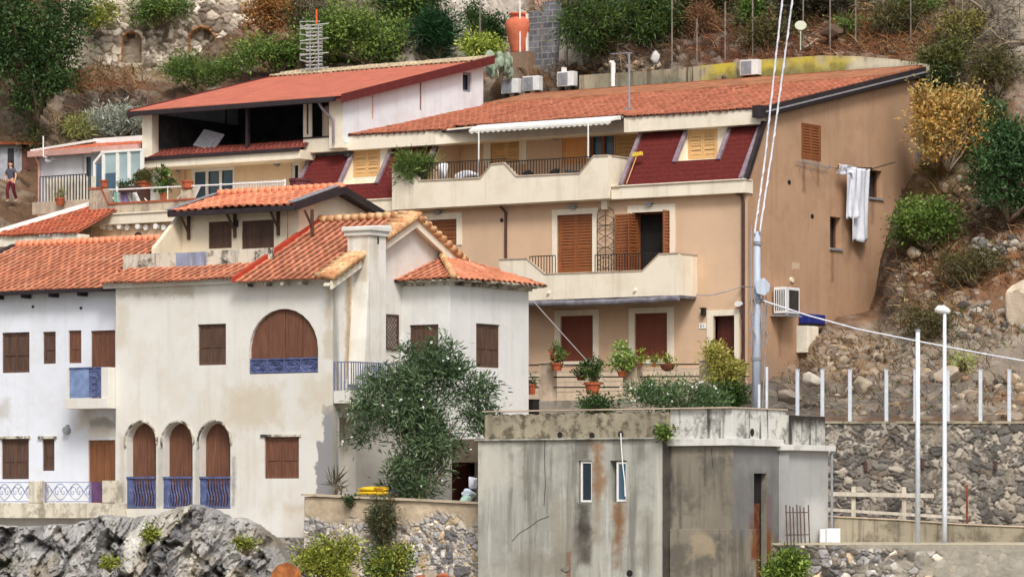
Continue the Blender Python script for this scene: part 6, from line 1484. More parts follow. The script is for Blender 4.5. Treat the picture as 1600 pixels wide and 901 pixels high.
br_.inputs['Scale'].default_value = 1; br_.inputs['Brick Width'].default_value = .5; br_.inputs['Row Height'].default_value = .26; br_.inputs['Mortar Size'].default_value = .018
br_.inputs['Color1'].default_value = C(128, 128, 132); br_.inputs['Color2'].default_value = C(98, 98, 104); br_.inputs['Mortar'].default_value = C(160, 156, 150)
nb_ = g_.noise(3, 6, .7); g_.bump(g_.math('ADD', nb_, br_.outputs['Fac']), .4, .03); M['blocks'] = g_.fin(g_.mix(g_.math('MULTIPLY', g_.step(nb_, .45, .65), .4), br_.outputs[0], C(84, 80, 78)), .95, .1)
JF = Plane('F', JP[1]-.1)
u0, u1, z0, z1 = JF.rect(827, 16, 868, 112); m = MB(); m.pbox(JF, u0, u1, z0, z1, -.8, 0)
uu = JF.rect(845, 2, 866, 16); m.pbox(JF, uu[0], uu[1], z1, uu[3], -.6, -.1); bp_ = m.build('block_pillar', M['blocks']); tag(bp_, 'stepped grey concrete-block pillar on the hillside above the roof', 'pillar')
m = MB(); u = JF.u(825); m.pbox(JF, u-.1, u+.0, z0, z1-.1, -.1, .03); m.tube([JF.pt(u-.2, z0-.2, .3), JF.pt(u-.22, z1+.6, .3)], .035, 6); o_ = m.build('white_pipes', M['white_paint']); tag(o_, 'white downpipe running up the left edge of the block pillar', 'pipe')
uu = JF.rect(818, -40, 846, 19); m = MB(); m.pbox(JF, uu[0], uu[1], uu[2], uu[3], -1.4, -.85); o_ = m.build('pink_wall', plaster('pink_render', C(206, 166, 146), .1, C(176, 140, 122), .4, .3)); tag(o_, 'pink rendered wall behind the top of the block pillar', 'wall')
uu = JF.rect(869, 34, 904, 118); m = MB(); m.pprism(JF, [(uu[0], uu[2]), (uu[1]+.25, uu[2]), (uu[1]-.12, uu[3]-.3), (uu[0]+.2, uu[3])], -.7, -.1); o_ = m.build('concrete_buttress', plaster('pale_concrete', C(182, 174, 160), .12, C(140, 132, 118), .5, .4)); tag(o_, 'pale concrete buttress right of the block pillar', 'buttress')
# thin poles of a wire fence up the slope
pole_xs = [(846,108,40),(886,102,30),(750,88,-10),(1050,112,-10),(1089,92,30),(1133,95,5),(1176,90,-10),(1255,74,-20),(1297,78,-20),(1337,66,-20),(1380,58,-20),(1423,58,-20),(1504,72,-20)]
M['pole_grey'] = flat('galvanised_pole', C(132, 122, 112), .6, .2, 5, wear=C(110, 70, 50), wear_amt=.4)
proto = None
for i, (px, py, pt_) in enumerate(pole_xs):
    Y = float(YT(px, py))-.5; p = at(px, py, Y); h = (py-pt_)/FPX*Y
    if proto is None:
        m = MB(); m.tube([(p[0], p[1], p[2]-.4), (p[0], p[1], p[2]+3.0)], .032, 6); m.tube([(p[0], p[1], p[2]+2.8), (p[0]+.03, p[1], p[2]+3.08)], .028, 5)
        proto = m.build('fence_pole', M['pole_grey'], None, org=p); o_ = tag(proto, cat='pole', group='thin grey poles of the wire fence on the slope')
    else: o_ = dup(proto, p); o_['category'] = 'pole'
    o_.scale = (1, 1, max(h, .8)/3.0)
    o_['label'] = 'thin grey fence pole rising from the slope above the roofs'
dp_ = Plane('Y', 156.0); u, z = dp_.uz(1251, 40); m = MB(); m.pdisc(dp_, u, z, .24, 0, .03, 16, .19); m.tube([dp_.pt(u, z-1.0, -.03), dp_.pt(u, z+.05, -.03)], .025, 5); o_ = m.build('sign_disc', flat('pale_green_disc', C(204, 210, 186), .6, .06)); tag(o_, 'pale round disc on a stick high among the fence poles', 'sign')
# ================================================================== BUNKER
KB = CB-2.4; K1 = Plane('F', KB); K2 = Plane('F', KB+.45)
KSa = K2.u(1145); KS = Plane('S', KSa)
CON = C(180, 179, 168)
RU = C(116, 74, 46); BK = C(62, 56, 50)
M['bunker_front'] = plaster('bunker_concrete', CON, .12, C(140, 138, 128), .5, .7, C(112, 110, 102), pale=C(212, 211, 202), pale_amt=.5, stains=[
  stn(K1,925,688,943,770,.22,1.1,C(146,110,76),.8), stn(K1,928,690,938,840,.2,.9,C(140,106,74),.5), stn(K1,902,785,922,880,.18,.7,C(74,68,62),.85), stn(K1,957,785,976,850,.22,1.0,C(138,100,64),.75), stn(K1,960,790,970,890,.18,.8,C(128,90,58),.6), stn(K1,900,688,922,722,.15,.6,C(92,86,78),.75),
  stn(K1,747,690,762,780,.2,.8,C(214,208,190),.5), stn(K1,818,690,824,780,.08,.3,C(120,112,100),.6), stn(K1,990,690,1010,720,.2,.6,C(96,92,84),.5), stn(K1,748,688,1035,694,.06,.35,C(96,90,80),.6),
  stn(K1,1022,690,1035,900,.15,.5,C(204,198,182),.4), stn(K1,860,780,890,900,.3,1.2,C(150,142,126),.5), stn(K1,885,862,892,901,.04,.1,C(140,66,36),.9), stn(K1,1000,800,1020,880,.2,.9,C(140,134,122),.5), stn(K1,750,700,800,760,.3,1.4,C(206,202,188),.6), stn(K1,800,860,900,901,.3,1.4,C(132,126,112),.6)], bump=.35)
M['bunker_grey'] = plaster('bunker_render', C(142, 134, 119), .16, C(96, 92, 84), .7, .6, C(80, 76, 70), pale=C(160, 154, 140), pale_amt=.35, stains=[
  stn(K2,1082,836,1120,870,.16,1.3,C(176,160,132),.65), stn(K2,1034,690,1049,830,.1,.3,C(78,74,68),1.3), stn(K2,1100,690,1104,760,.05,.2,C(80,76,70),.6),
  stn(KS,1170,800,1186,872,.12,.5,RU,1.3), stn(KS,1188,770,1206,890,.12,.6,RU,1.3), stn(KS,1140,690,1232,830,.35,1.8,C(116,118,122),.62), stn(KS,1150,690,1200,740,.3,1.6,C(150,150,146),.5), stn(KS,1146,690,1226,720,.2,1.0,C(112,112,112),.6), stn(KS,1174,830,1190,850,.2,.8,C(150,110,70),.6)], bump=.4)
M['parapet_white'] = plaster('parapet_limewash', C(216, 214, 206), .1, C(98, 94, 88), .7, 1.0, C(66, 62, 58), bump=.3, dscale=1.8)
M['parapet_rough'] = plaster('parapet_roughcast', C(164, 154, 132), .2, C(92, 84, 70), .9, .4, C(76, 70, 60), bump=1.0, dscale=2.4)
bun = thing('bunker', 'stained grey concrete block building with rust streaks in the foreground', 'building', (K2.u(1000), KB+3, 5.0))
kz = K1.uz(890, 687)[1]; kzp = K1.off(-.35).uz(950, 643)[1]
kl, kr = K1.u(747), K1.u(1035)
kh = [window(bun, K1, (903,719,925,785), 'none', 'white_paint', 1, depth=.35, frame_w=.02, pane='void', fm='bunker_front', label='narrow slit window left, white frame closed'),
      window(bun, K1, (953,719,979,784), 'none', 'white_paint', 1, depth=.35, frame_w=.02, pane='void', fm='bunker_front', label='narrow slit window right, white frame tilted open')]
for i, (x0, y0, x1, y1) in enumerate(((906,720,925,784),(962,721,979,783))):
    u0, u1, z0, z1 = K1.rect(x0, y0, x1, y1); m = MB()
    if i == 0:
        ring(m, K1, u0, u1, z0, z1, .065, -.12, -.05); g2 = MB(); g2.pbox(K1, u0+.06, u1-.06, z0+.06, z1-.06, -.10, -.08)
    else:
        ring(m, K1, u0, u1, z0, z1, .065, -.12, -.05); g2 = MB(); g2.pbox(K1, u0+.06, u1-.06, z0+.06, z1-.06, -.10, -.08)
    w_ = [c for c in bun.children if (c.get('label') or '').startswith('narrow slit window '+('left', 'right')[i])][0]
    m.build('sash', M['white_paint'], w_); g2.build('glazing', M['glass_blue'] if i else M['glass'], w_)
m = MB(); m.pwall(K1, [(kl, 3), (kr, 3), (kr, kz), (kl, kz)], kh, .34, rim=False)
m.box(kl, kl+.2, KB+.01, KB+9, 3, kz-.01); m.box(kl+.01, kr-.01, KB+.36, KB+1, kz-.12, kz-.002)
m.build('front_wall', M['bunker_front'], bun)
m = MB(); m.poly([(kr, KB, 3), (kr, KB+.45, 3), (kr, KB+.45, kz), (kr, KB, kz)]); m.build('corner_seam', plaster('dark_seam_concrete', C(92, 88, 82), .15, C(60, 56, 52), .7, .5), bun)  # side face of the recess in a darker concrete
m = MB(); m.box(K1.u(742), kr+.02, KB-.06, KB+.4, kz, kz+.05); m.build('roof_edge', M['bunker_front'], bun, bevel=.015)
zL0, zL1 = K2.uz(1100, 696)[1], K2.uz(1100, 685)[1]
sdl = KS.u(1178), KS.u(1198); 
hd = [(sdl[0], KS.uz(1188,900)[1]-.5), (sdl[1], KS.uz(1188,900)[1]-.5), (sdl[1], KS.uz(1188,739)[1]), (sdl[0], KS.uz(1188,739)[1])]
kse = KS.u(1229)
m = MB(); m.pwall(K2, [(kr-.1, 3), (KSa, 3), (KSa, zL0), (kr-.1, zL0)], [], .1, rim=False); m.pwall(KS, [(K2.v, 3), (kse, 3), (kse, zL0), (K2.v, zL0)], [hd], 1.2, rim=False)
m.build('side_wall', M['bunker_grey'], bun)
m = MB(); m.box(KSa-.26, KSa-.2, sdl[0]-.05, sdl[1]+.05, 3, hd[2][1]+.1); m.build('doorway_shade', M['dark_room'], bun)  # near-black sheet close behind the slit, standing in for its deep shade
m = MB(); zz = KS.uz(1188, 786)[1]; m.box(KSa-.19, KSa-.14, sdl[0], sdl[1]-.22, 3, zz); m.build('rusty_door', flat('dark_rust', C(112, 66, 44), .9, .35, 4, .2), bun)
m = MB(); zp = K2.uz(1090, 826)[1]; zp2 = K2.uz(1090, 880)[1]; m.box(kr+.05, KSa+.10, K2.v-.10, K2.v-.004, 3, zp); m.box(KSa+.004, KSa+.10, K2.v-.002, sdl[0]-.02, 3, zp); m.build('plinth', M['bunker_grey'], bun, bevel=.01)
# parapet: rough stone left, limewashed right, with a ledge below
pz = K2.uz(1100, 638)[1]
pl0 = K1.off(-.35).u(757)
m = MB(); xs = np.linspace(pl0, K2.u(1047), 40)
m.pprism(K1.off(-.35), [(xs[0], kz)]+[(xs[-1], kz)]+[(x, pz-.10+.03*math.sin(i*2.1)) for i, x in list(enumerate(xs))[::-1]], -.3, 0); m.box(pl0, pl0+.25, KB+.66, KB+9, kz-.3, pz-.08)
m.build('rough_parapet', M['parapet_rough'], bun, bevel=.02)
m = MB(); m.box(K2.u(1047), KSa, K2.v, K2.v+.25, zL1, pz); m.box(KSa-.25, KSa, K2.v+.251, kse, zL1, pz); m.build('parapet', M['parapet_white'], bun, bevel=.012)
m = MB(); m.box(K2.u(1044), KSa+.16, K2.v-.16, K2.v+.3, zL0, zL1); m.box(KSa-.3, KSa+.16, K2.v+.301, kse, zL0, zL1); M['ledge'] = plaster('ledge_limewash', C(222, 220, 214), .06, C(160, 156, 148), .5, .25, C(140, 136, 130)); m.build('ledge', M['ledge'], bun, bevel=.012)
m = MB(); m.box(pl0-.05, KSa+.05, K1.v+.30, K2.v+.32, pz, pz+.04); m.box(KSa-.32, KSa+.05, K2.v+.321, kse, pz, pz+.04); m.build('coping', M['dark_fascia'] if 0 else M['dado'], bun)
m = MB(); m.box(pl0+.3, KSa-.3, K2.v+.3, kse-.1, kz-.3, kz+.1); m.build('roof_slab', M['bunker_grey'], bun)
# lighter annex
K3a = KSa+.35; K3 = Plane('S', K3a); k0, k1 = K3.u(1232), K3.u(1294)
M['annex'] = plaster('annex_render', C(178, 177, 175), .08, C(160, 158, 154), .45, .25, C(146, 142, 136), [stn(K3,1258,780,1290,848,.25,1.0,C(214,212,206),.6)], .3)
M['annex_par'] = plaster('annex_parapet', C(206, 204, 196), .1, C(80, 76, 70), .7, 1.0, C(60, 56, 52), [stn(K3,1228,640,1292,664,.25,.8,C(60,54,50),1.2)], .3, dscale=2)
zA0, zA1, zA2 = K3.uz(1260, 704)[1], K3.uz(1260, 695)[1], K3.uz(1260, 649)[1]
m = MB(); m.box(KSa-2, K3a, k0, k1, 3, zA0); m.build('annex', M['annex'], bun)
m = MB(); m.box(KSa-2, K3a+.0, k0+.02, k1-.2, zA1, zA2); m.build('annex_parapet', M['annex_par'], bun, bevel=.012)
m = MB(); m.box(KSa-2, K3a+.2, k0-.12, k1+.15, zA0+.002, zA1); m.build('annex_ledge', M['ledge'], bun, bevel=.012)
m = MB(); m.tube([(K3a+.1, k1+.06, zA0), (K3a+.1, k1+.06, 5)], .045, 8); m.build('drainpipe', M['grey_metal'], bun)
dh_ = []
for px, py in ((875,679),(925,680),(970,678),(1024,674)): dh_.append((K1.off(-.35), px, py, .10))
for P, px, py, r_ in dh_+[(K1, 984, 895, .11), (KS, 1175, 675, .12)]: m = MB(); u, z = P.uz(px, py); m.pdisc(P, u, z, r_, 0, .012, 12); m.build('drain_hole', M['dark_metal'], bun)
cb = MB(); q = K1.off(.03); pts = [(971,676),(972,700),(974,725),(977,750),(978,775)]; cb.tube([q.pt(*q.uz(x, y), .04) for x, y in pts], .02, 5); o_ = cb.build('white_cable', M['white_paint']); tag(o_, 'white cable hanging down the bunker beside the right slit window', 'cable')
# cracks in the concrete
for pts in ([(800,845),(812,832),(826,824),(842,812),(858,806)], [(851,686),(851,720),(852,760),(850,790)], [(1113,688),(1112,708),(1114,730)]):
    P = K1 if pts[0][0] < 1035 else K2; ck = MB()
    for p, q in zip(pts[:-1], pts[1:]):
        a, b = P.uz(*p), P.uz(*q); ck.tube([P.pt(a[0], a[1], .0), P.pt(b[0], b[1], .0)], .012, 4)
    ck.build('crack', M['dark_metal'], bun)
# ================================================================== TERRACE WALL BESIDE THE CREAM HOUSE
TW = Plane('F', CB-1.25)
def pl_tw(U, Z):
    zt_ = ZC+(HY-780)/FPX*125
    m_ = np.clip((Z-(zt_-.75)+.55*fbm(U/.8, Z/.8, None, 61, 4))*4, 0, 1)
    m2 = np.clip((fbm(U/1.1, Z/1.1, None, 67, 4)-.22)*5, 0, 1)*.8
    return np.maximum(m_, m2), (190, 172, 146), .75
PALT = [(214,206,196),(176,172,170),(150,146,146),(226,214,196),(206,182,150),(120,118,120),(192,186,176)]
ltop = lambda p: np.interp(p, [470, 760], [774, 787])
o_ = stone_sheet('stone_wall', TW, 476, 770, ltop, lambda p: 935, .29, .075, PALT, (150,140,124), res=.028, plaster_=pl_tw, seed=14, thick=.6)
tag(o_, 'pale cobble wall with crumbling plaster below the oleander terrace', 'wall')
cpm = MB(); zt0, zt1 = TW.uz(476, 774)[1], TW.uz(770, 788)[1]; a0, a1 = TW.u(474), TW.u(770)
cpm.hexa([(a0,TW.v-.14,zt0),(a1,TW.v-.14,zt1),(a1,TW.v+.5,zt1),(a0,TW.v+.5,zt0),(a0,TW.v-.14,zt0+.07),(a1,TW.v-.14,zt1+.07),(a1,TW.v+.5,zt1+.07),(a0,TW.v+.5,zt0+.07)])
cpm.build('coping', plaster('coping_stone', C(206, 190, 164), .15, C(140, 124, 104), .6, .2), o_)
m = MB(); m.box(CA-.3, a1, TW.v+.5, CB+11, zt0-.5, zt1+.05); o_ = m.build('terrace_floor', M['dado']); tag(o_, kind='structure')
FB = Plane('F', CB-.12)
o_ = stone_sheet('foundation_wall', FB, 405, 480, lambda p: 838, lambda p: 935, .24, .05, [(150,146,140),(128,124,120),(168,160,148),(112,108,104)], (136,130,120), res=.028, seed=17, thick=.3)
tag(o_, 'low grey rubble foundation under the cream house corner', 'wall')
# ================================================================== RIGHT-HAND WALLS
W1 = Plane('Y', 128.0)
PALR = [(124,118,110),(102,97,92),(142,134,124),(88,84,80),(160,150,136),(122,110,98),(112,108,104),(174,164,150)]
def pl_r(U, Z): return np.clip((fbm(U/1.4, Z/.8, None, 71, 5)-.14)*3, 0, .7)*np.where(Z > ZC+(HY-720)/FPX*128, 1, .35), (150,138,120), .6
o_ = stone_sheet('retaining_stone_wall', W1, 1283, 1720, lambda p: np.interp(p, [1283, 1600, 1720], [657, 661, 662]), lambda p: 836, .34, .09, PALR, (104,98,90), res=.032, plaster_=pl_r, seed=23, thick=.7, mort=.18, warp=.75, sm=-.05)
tag(o_, 'tall dark rubble-stone retaining wall below the row of white fence posts', 'wall')
m = MB(); zt_ = W1.uz(1500, 660)[1]; m.pbox(W1, W1.u(1284), W1.u(1720), zt_-.03, zt_+.05, -.5, .1); m.build('coping', M['parapet_rough'], o_)
for px, py in ((1352,728),(1441,724),(1555,726)): m = MB(); u, z = W1.uz(px, py); m.pbox(W1, u-.05, u+.05, z-.16, z+.14, .06, .2); m.build('drain_slot', M['brown_pipe'], o_)
W2 = Plane('Y', 124.0)
M['moss_concrete'] = plaster('moss_concrete', C(164, 154, 134), .18, C(96, 90, 74), .8, .65, C(78, 72, 60), bump=.5)
pts = [W2.uz(1278, 806), W2.uz(1400, 812), W2.uz(1500, 819), W2.uz(1720, 828)]
m = MB(); m.pprism(W2, pts+[(pts[-1][0], 5.5), (pts[0][0], 5.5)], -.3, 0); o_ = m.build('concrete_wall', M['moss_concrete'], bevel=.02); tag(o_, 'low mossy concrete wall in front of the rubble retaining wall', 'wall')
m = MB()
for (p, q) in zip(pts[:-1], pts[1:]): m.hexa([W2.pt(p[0],p[1],.05),W2.pt(q[0],q[1],.05),W2.pt(q[0],q[1],-.34),W2.pt(p[0],p[1],-.34),W2.pt(p[0],p[1]+.04,.05),W2.pt(q[0],q[1]+.04,.05),W2.pt(q[0],q[1]+.04,-.34),W2.pt(p[0],p[1]+.04,-.34)])
m.build('coping', M['dado'], o_)
m = MB(); m.pbox(W2, W2.u(1270), W2.u(1720), W2.uz(1500, 812)[1]-.6, W2.uz(1500, 826)[1]-.02, -4.2, -.3); o_ = m.build('earth_bank', M['shore']); tag(o_, kind='structure')
W3 = Plane('Y', 121.0)
def pl_l(U, Z):
    x = (U-W3.u(1225))/(W3.u(1600)-W3.u(1225)); zt_ = ZC+(HY-850)/FPX*121
    return np.clip((x-.46+.42*fbm(U/.8, Z/.5, None, 81, 5))*5, 0, .86)+np.clip((Z-zt_+.22)*8, 0, .9)*np.clip((x-.18)*8, 0, 1), (154, 148, 134), .7
o_ = stone_sheet('front_stone_wall', W3, 1195, 1720, lambda p: 850, lambda p: 940, .36, .09, PALT+PALR, (112,104,94), res=.028, plaster_=pl_l, seed=29, thick=.5)
tag(o_, 'lowest wall at lower right, cobbles giving way to plaster', 'wall')
zf = W3.uz(1400, 850)[1]
m = MB(); m.pbox(W3, W3.u(1195), W3.u(1720), zf-.02, zf+.045, -3.4, .06); o_ = m.build('path', plaster('path_concrete', C(192, 182, 160), .1, C(150, 138, 118), .5, 0)); tag(o_, kind='structure')
# timber rail on the ledge and rusty stake
Wr = Plane('Y', 126.3)
rl_ = thing('timber_rail', 'bleached timber rail on two short posts against the rubble wall', 'rail', Wr.pt(Wr.u(1375), Wr.uz(1375, 802)[1], 0))
m = MB(); u0, z0 = Wr.uz(1296, 771); u1, z1 = Wr.uz(1459, 774); m.hexa([Wr.pt(u0,z0-.07,.06),Wr.pt(u1,z1-.07,.06),Wr.pt(u1,z1-.07,-.06),Wr.pt(u0,z0-.07,-.06),Wr.pt(u0,z0+.07,.06),Wr.pt(u1,z1+.07,.06),Wr.pt(u1,z1+.07,-.06),Wr.pt(u0,z0+.07,-.06)])
M['grey_wood'] = wood('bleached_timber', C(206, 196, 178), .85, .2); m.build('beam', M['grey_wood'], rl_)
for px in (1334, 1413): m = MB(); u, z = Wr.uz(px, 760); zb_ = Wr.uz(px, 804)[1]; m.pbox(Wr, u-.07, u+.07, zb_-.3, z, -.18, -.065); m.build('post', M['grey_wood'], rl_)
m = MB(); ua, za = Wr.uz(1290, 793); ub2, zb2 = Wr.uz(1500, 806)
m.hexa([Wr.pt(ua,za-.10,.7),Wr.pt(ub2,zb2-.10,.7),Wr.pt(ub2,zb2-.10,.45),Wr.pt(ua,za-.10,.45),Wr.pt(ua,za,.7),Wr.pt(ub2,zb2,.7),Wr.pt(ub2,zb2,.45),Wr.pt(ua,za,.45)]); o_ = m.build('plank', M['grey_wood']); tag(o_, 'long weathered plank lying on the ledge below the timber rail', 'plank')
m = MB(); u, z = Wr.uz(1509, 757); m.tube([Wr.pt(u, z, .3), Wr.pt(u+.01, Wr.uz(1509, 820)[1]-.2, .3)], .035, 6); o_ = m.build('rusty_stake', M['rust']); tag(o_, 'rusty iron stake standing before the rubble wall', 'stake')
# posts on the retaining wall
PST = Plane('Y', 128.3)
M['post_white'] = flat('white_post', C(220, 226, 232), .45, .05, 4, wear=C(176, 182, 190), wear_amt=.4)
fp0 = None
flabs = {1246: 'white fence post nearest the peach house, above the dark-topped annex', 1577: 'white fence post at the right end of the row'}
for px, y0, y1 in ((1246,660,578),(1285,660,577),(1328,660,574),(1385,660,573),(1430,660,573),(1481,660,573),(1532,660,572),(1577,660,572)):
    u, z = PST.uz(px, y0); p = PST.pt(u, z, 0)
    if fp0 is None:
        h = (y0-y1)/FPX*128.3; r_ = thing('fence_post', 'x', 'post', p, 'white posts along the retaining wall'); m = MB(); m.box(p[0]-.05, p[0]+.05, p[1]-.05, p[1]+.05, p[2]-.1, p[2]+h); m.build('shaft', M['post_white'], r_, bevel=.012)
        m = MB(); m.box(p[0]-.06, p[0]+.06, p[1]-.06, p[1]+.06, p[2]+h, p[2]+h+.03); m.build('cap', M['post_white'], r_); fp0 = r_
    else: r_ = dup(fp0, p)
    r_['label'] = {1246: 'white fence post nearest the peach house, above the dark-topped annex', 1285: 'second white fence post from the peach house', 1328: 'white fence post third from the peach house', 1385: 'white fence post in the widest gap, left of the tall pole',
      1430: 'white fence post hidden partly behind the tall bare pole', 1481: 'white fence post right behind the street lamp', 1532: 'white fence post second from the right end', 1577: 'white fence post at the right end of the row'}[px]
for px, y0, y1, Y, lab in ((1198,648,573,131.5,'thin white rod between the utility pole and the fence posts'),(1186,648,600,131.5,'thin white rod right against the utility pole')):
    p = at(px, y0, Y); m = MB(); m.tube([p, (p[0], p[1], at(px, y1, Y)[2])], .05, 6); o_ = m.build('white_rod', M['post_white']); tag(o_, lab, 'rod')
# street lamp and bare pole
PL = Plane('Y', 122.0)
u, z = PL.uz(1476, 848); zt_ = PL.uz(1476, 488)[1]; p = PL.pt(u, z, 0)
lam = thing('street_lamp', 'tall white street lamp with a small rounded head', 'street lamp', p)
m = MB(); m.tube([p, (p[0], p[1], p[2]+1.2), (p[0], p[1], zt_)], [.085, .08, .055], 10); m.build('pole', M['post_white'], lam, smooth=True)
hx = MB(); e0 = PL.pt(u-.26, zt_+.10, 0); e1 = PL.pt(u+.12, zt_+.02, 0)
hx.tube([PL.pt(u+.17, zt_-.0, 0), PL.pt(u+.1, zt_+.04, 0), PL.pt(u-.05, zt_+.09, 0), PL.pt(u-.2, zt_+.10, 0), PL.pt(u-.31, zt_+.07, 0)], [.05, .10, .14, .13, .05], 12); hx.build('lamp_head', flat('lamp_plastic', C(238, 238, 234), .35, .04, 3, wear=C(190,186,176), wear_amt=.3), lam, smooth=True)
m = MB(); m.tube([p, (p[0], p[1], p[2]+.03)], .16, 10); m.build('foot', M['grey_metal'], lam)
u, z = PL.uz(1434, 848); zt_ = PL.uz(1434, 518)[1]; p = PL.pt(u, z, 0)
pol = thing('bare_pole', 'tall bare white pole left of the street lamp', 'pole', p)
m = MB(); m.tube([p, (p[0], p[1], zt_)], [.085, .07], 10); m.build('shaft', M['post_white'], pol, smooth=True)
m = MB(); m.tube([(p[0], p[1], zt_), (p[0], p[1], zt_+.07)], .085, 8); m.build('cap', M['grey_metal'], pol)
# things by the annex
rg = MB(); K3o = K3.off(.25)
for i, px in enumerate((1228,1234,1239,1245,1250,1256,1263)): u, z = K3o.uz(px, 788+(i % 3)*2); zb_ = K3o.uz(px, 851)[1]; rg.tube([K3o.pt(u, z, 0), K3o.pt(u+.02, zb_, .04)], .022, 5)
for py in (800, 835): u0, z = K3o.uz(1227, py); u1, _ = K3o.uz(1264, py); rg.tube([K3o.pt(u0, z, .0), K3o.pt(u1, z, .0)], .016, 4)
o_ = rg.build('rusty_grating', flat('dull_rust_bar', C(104, 84, 74), .85, .25, 5, .2)); tag(o_, 'rusty iron bars leaning on the pale annex wall', 'grating')
PW2 = Plane('Y', 122.3)
for (x0, x1, y0, lab, n) in ((1291,1313,825,'white two-door meter cabinet at the foot of the annex', 0), (1281,1290,826,'narrow grey-white box left of the white meter cabinet', .05)):
    u0, u1, z0, z1 = PW2.rect(x0, y0, x1, 848); r_ = thing('meter_cabinet' if x0 == 1291 else 'utility_box', lab, 'cabinet' if x0 == 1291 else 'box', PW2.pt((u0+u1)/2, z0, 0)); m = MB(); m.pbox(PW2, u0, u1, z0, z1, -.3, n); m.build('body', M['ac_white'], r_, bevel=.01)
    m = MB()
    k = 2 if x0 == 1291 else 1
    for i in range(k): m.pbox(PW2, u0+.02+(u1-u0)*i/k, u0+(u1-u0)*(i+1)/k-.02, z0+.03, z1-.03, n+.002, n+.015)
    m.build('door', M['post_white'], r_)
# ================================================================== ROCK OUTCROP
RO = Plane('Y', 119.5)
def outcrop():
    tx = [-120,0,30,60,100,140,170,200,230,262,285,300,318,335,350,370,395,410,425,445,490]; ty = [820,822,822,824,820,811,804,806,804,797,790,787,792,799,808,812,818,832,852,880,912]
    px = np.linspace(-120, 490, 560); x = (px-CX)/FPX*RO.v; ztop = ZC+(HY-np.interp(px, tx, ty))/FPX*RO.v
    ztop = ztop+.10*fbm(x/.5, x*0, None, 3, 4)
    t = np.concatenate([np.linspace(0, 1, 200), np.linspace(1.02, 1.6, 14)])
    X = np.repeat(x[:, None], len(t), 1); T = np.repeat(t[None, :], len(x), 0); zb = 3.6
    Z = zb+(ztop[:, None]-zb)*np.minimum(T, 1)
    sx = X*.9-Z*.55; sz = Z*.35+X*.25                                  # strata dip to the lower left
    wv = .22*fbm(X*1.3, Z*1.3, None, 41, 4)
    A, rid = facets(sx+wv, sz*1.0, 1.05, 6, .55); B, sid = facets(sx*.9+wv, sz+.4*sx, .46, 12, .7); D, rid2 = facets(X+.15*wv, Z, .17, 19, .8); E, _ = facets(sx*1.1, sz*.9-sx*.3, .09, 23, .8)
    big = fbm(X/1.6, Z/2.2, None, 45, 4)
    n = big*.7+A*.95+B*1.15+D*1.1+E*.8+.05*fbm(X*3, Z*3, None, 47, 4, ridged=True)
    crack = np.clip(fbm(sx*.8, sz*2.6, None, 90, 4, ridged=True)-.40, 0, 1)*1.5
    n = n-crack+(1-np.minimum(T, 1))*2.0-np.clip(T-1, 0, 1)*5-np.clip((np.minimum(T, 1)-.8)/.2, 0, 1)**2*.45
    pal = np.array([lin(c) for c in ((160,157,153),(146,143,140),(184,179,170),(132,130,130),(172,164,150),(152,148,144))])
    idx = ((rid*7+big*1.2)).astype(int) % 6; col = pal[idx]*(.8+.4*sid)[..., None]*(1+.35*fbm(X*2.2, Z*2.2, None, 49, 5))[..., None]
    col = col*(1-.35*np.clip(crack*2.5, 0, 1)[..., None])
    vein = np.clip(1-np.abs(vnoise(X*1.4+3, Z*1.4, None, 88))*9, 0, 1)*.5; col = col*(1-vein[..., None])+lin((206,200,190))*vein[..., None]
    warm = np.clip(fbm(X/1.2, Z/1.2, None, 55, 4)*2-.3, 0, .6)[..., None]; col = col*(1-warm)+lin((146,132,108))*warm
    ms = np.clip(fbm(X/.9, Z/.9, None, 57, 5)*3-.75, 0, .7)[..., None]*np.clip(crack*3+.35, 0, 1)[..., None]; col = col*(1-ms)+lin((92,88,50))*ms
    V = np.stack([c0*X-s0*(RO.v-n), s0*X+c0*(RO.v-n), Z], -1)
    o_ = np_mesh('rock_outcrop', V.reshape(-1, 3), grid_faces(len(px), len(t)), M['rock'], col=np.clip(col, .01, .9).reshape(-1, 3), smooth=False); tag(o_, kind='structure')
M['rock'] = attr_mat('limestone', .9, 5, .38, .8, .05, spec=.25)
outcrop()
# big pale boulder at the right edge
def boulder(px, py, wpx, hpx, Y, cc, lab, seed, nm='boulder'):
    p = np.array(at(px, py, Y)); k = Y/FPX; v, f = lump((0, 0, 0), 1, seed, ICO3 if wpx > 30 else ICO2, .4, 1)
    v = v*np.array([wpx*k/2, wpx*k/2*.8, hpx*k/2])+p
    c_ = lin(cc)*(1+.3*fbm(v[:, 0]*2, v[:, 1]*2, v[:, 2]*2, seed, 4))[:, None]
    o_ = np_mesh(nm, v, f, M['rock'], col=c_, smooth=False); tag(o_, lab, 'boulder'); return o_
boulder(1592, 480, 62, 125, 138.2, (208, 190, 166), 'tall pale boulder cut off by the right edge of the picture', 77)
boulder(1480, 588, 50, 34, 134.2, (176, 160, 142), 'flat pale boulder behind the street lamp on the rubble slope', 33)
boulder(1232, 622, 44, 30, 132.9, (140, 128, 116), 'grey boulder at the foot of the peach side wall', 21)
boulder(1268, 595, 40, 26, 133.6, (190, 180, 166), 'pale boulder under the white wall cabinet', 25)
boulder(1345, 600, 46, 40, 133.8, (170, 156, 136), 'tan boulder behind the third fence post', 29)
boulder(640, 90, 46, 44, 166.2, (186, 176, 164), 'pale rock beside the reed clump behind the salmon roof', 39)
boulder(668, 64, 40, 44, 167.0, (166, 156, 144), 'greyish rock above the pale rock behind the salmon roof', 49)
boulder(1025, 92, 22, 24, 159.4, (206, 200, 194), 'small white rock in the dark scrub above the tiled roof', 51)
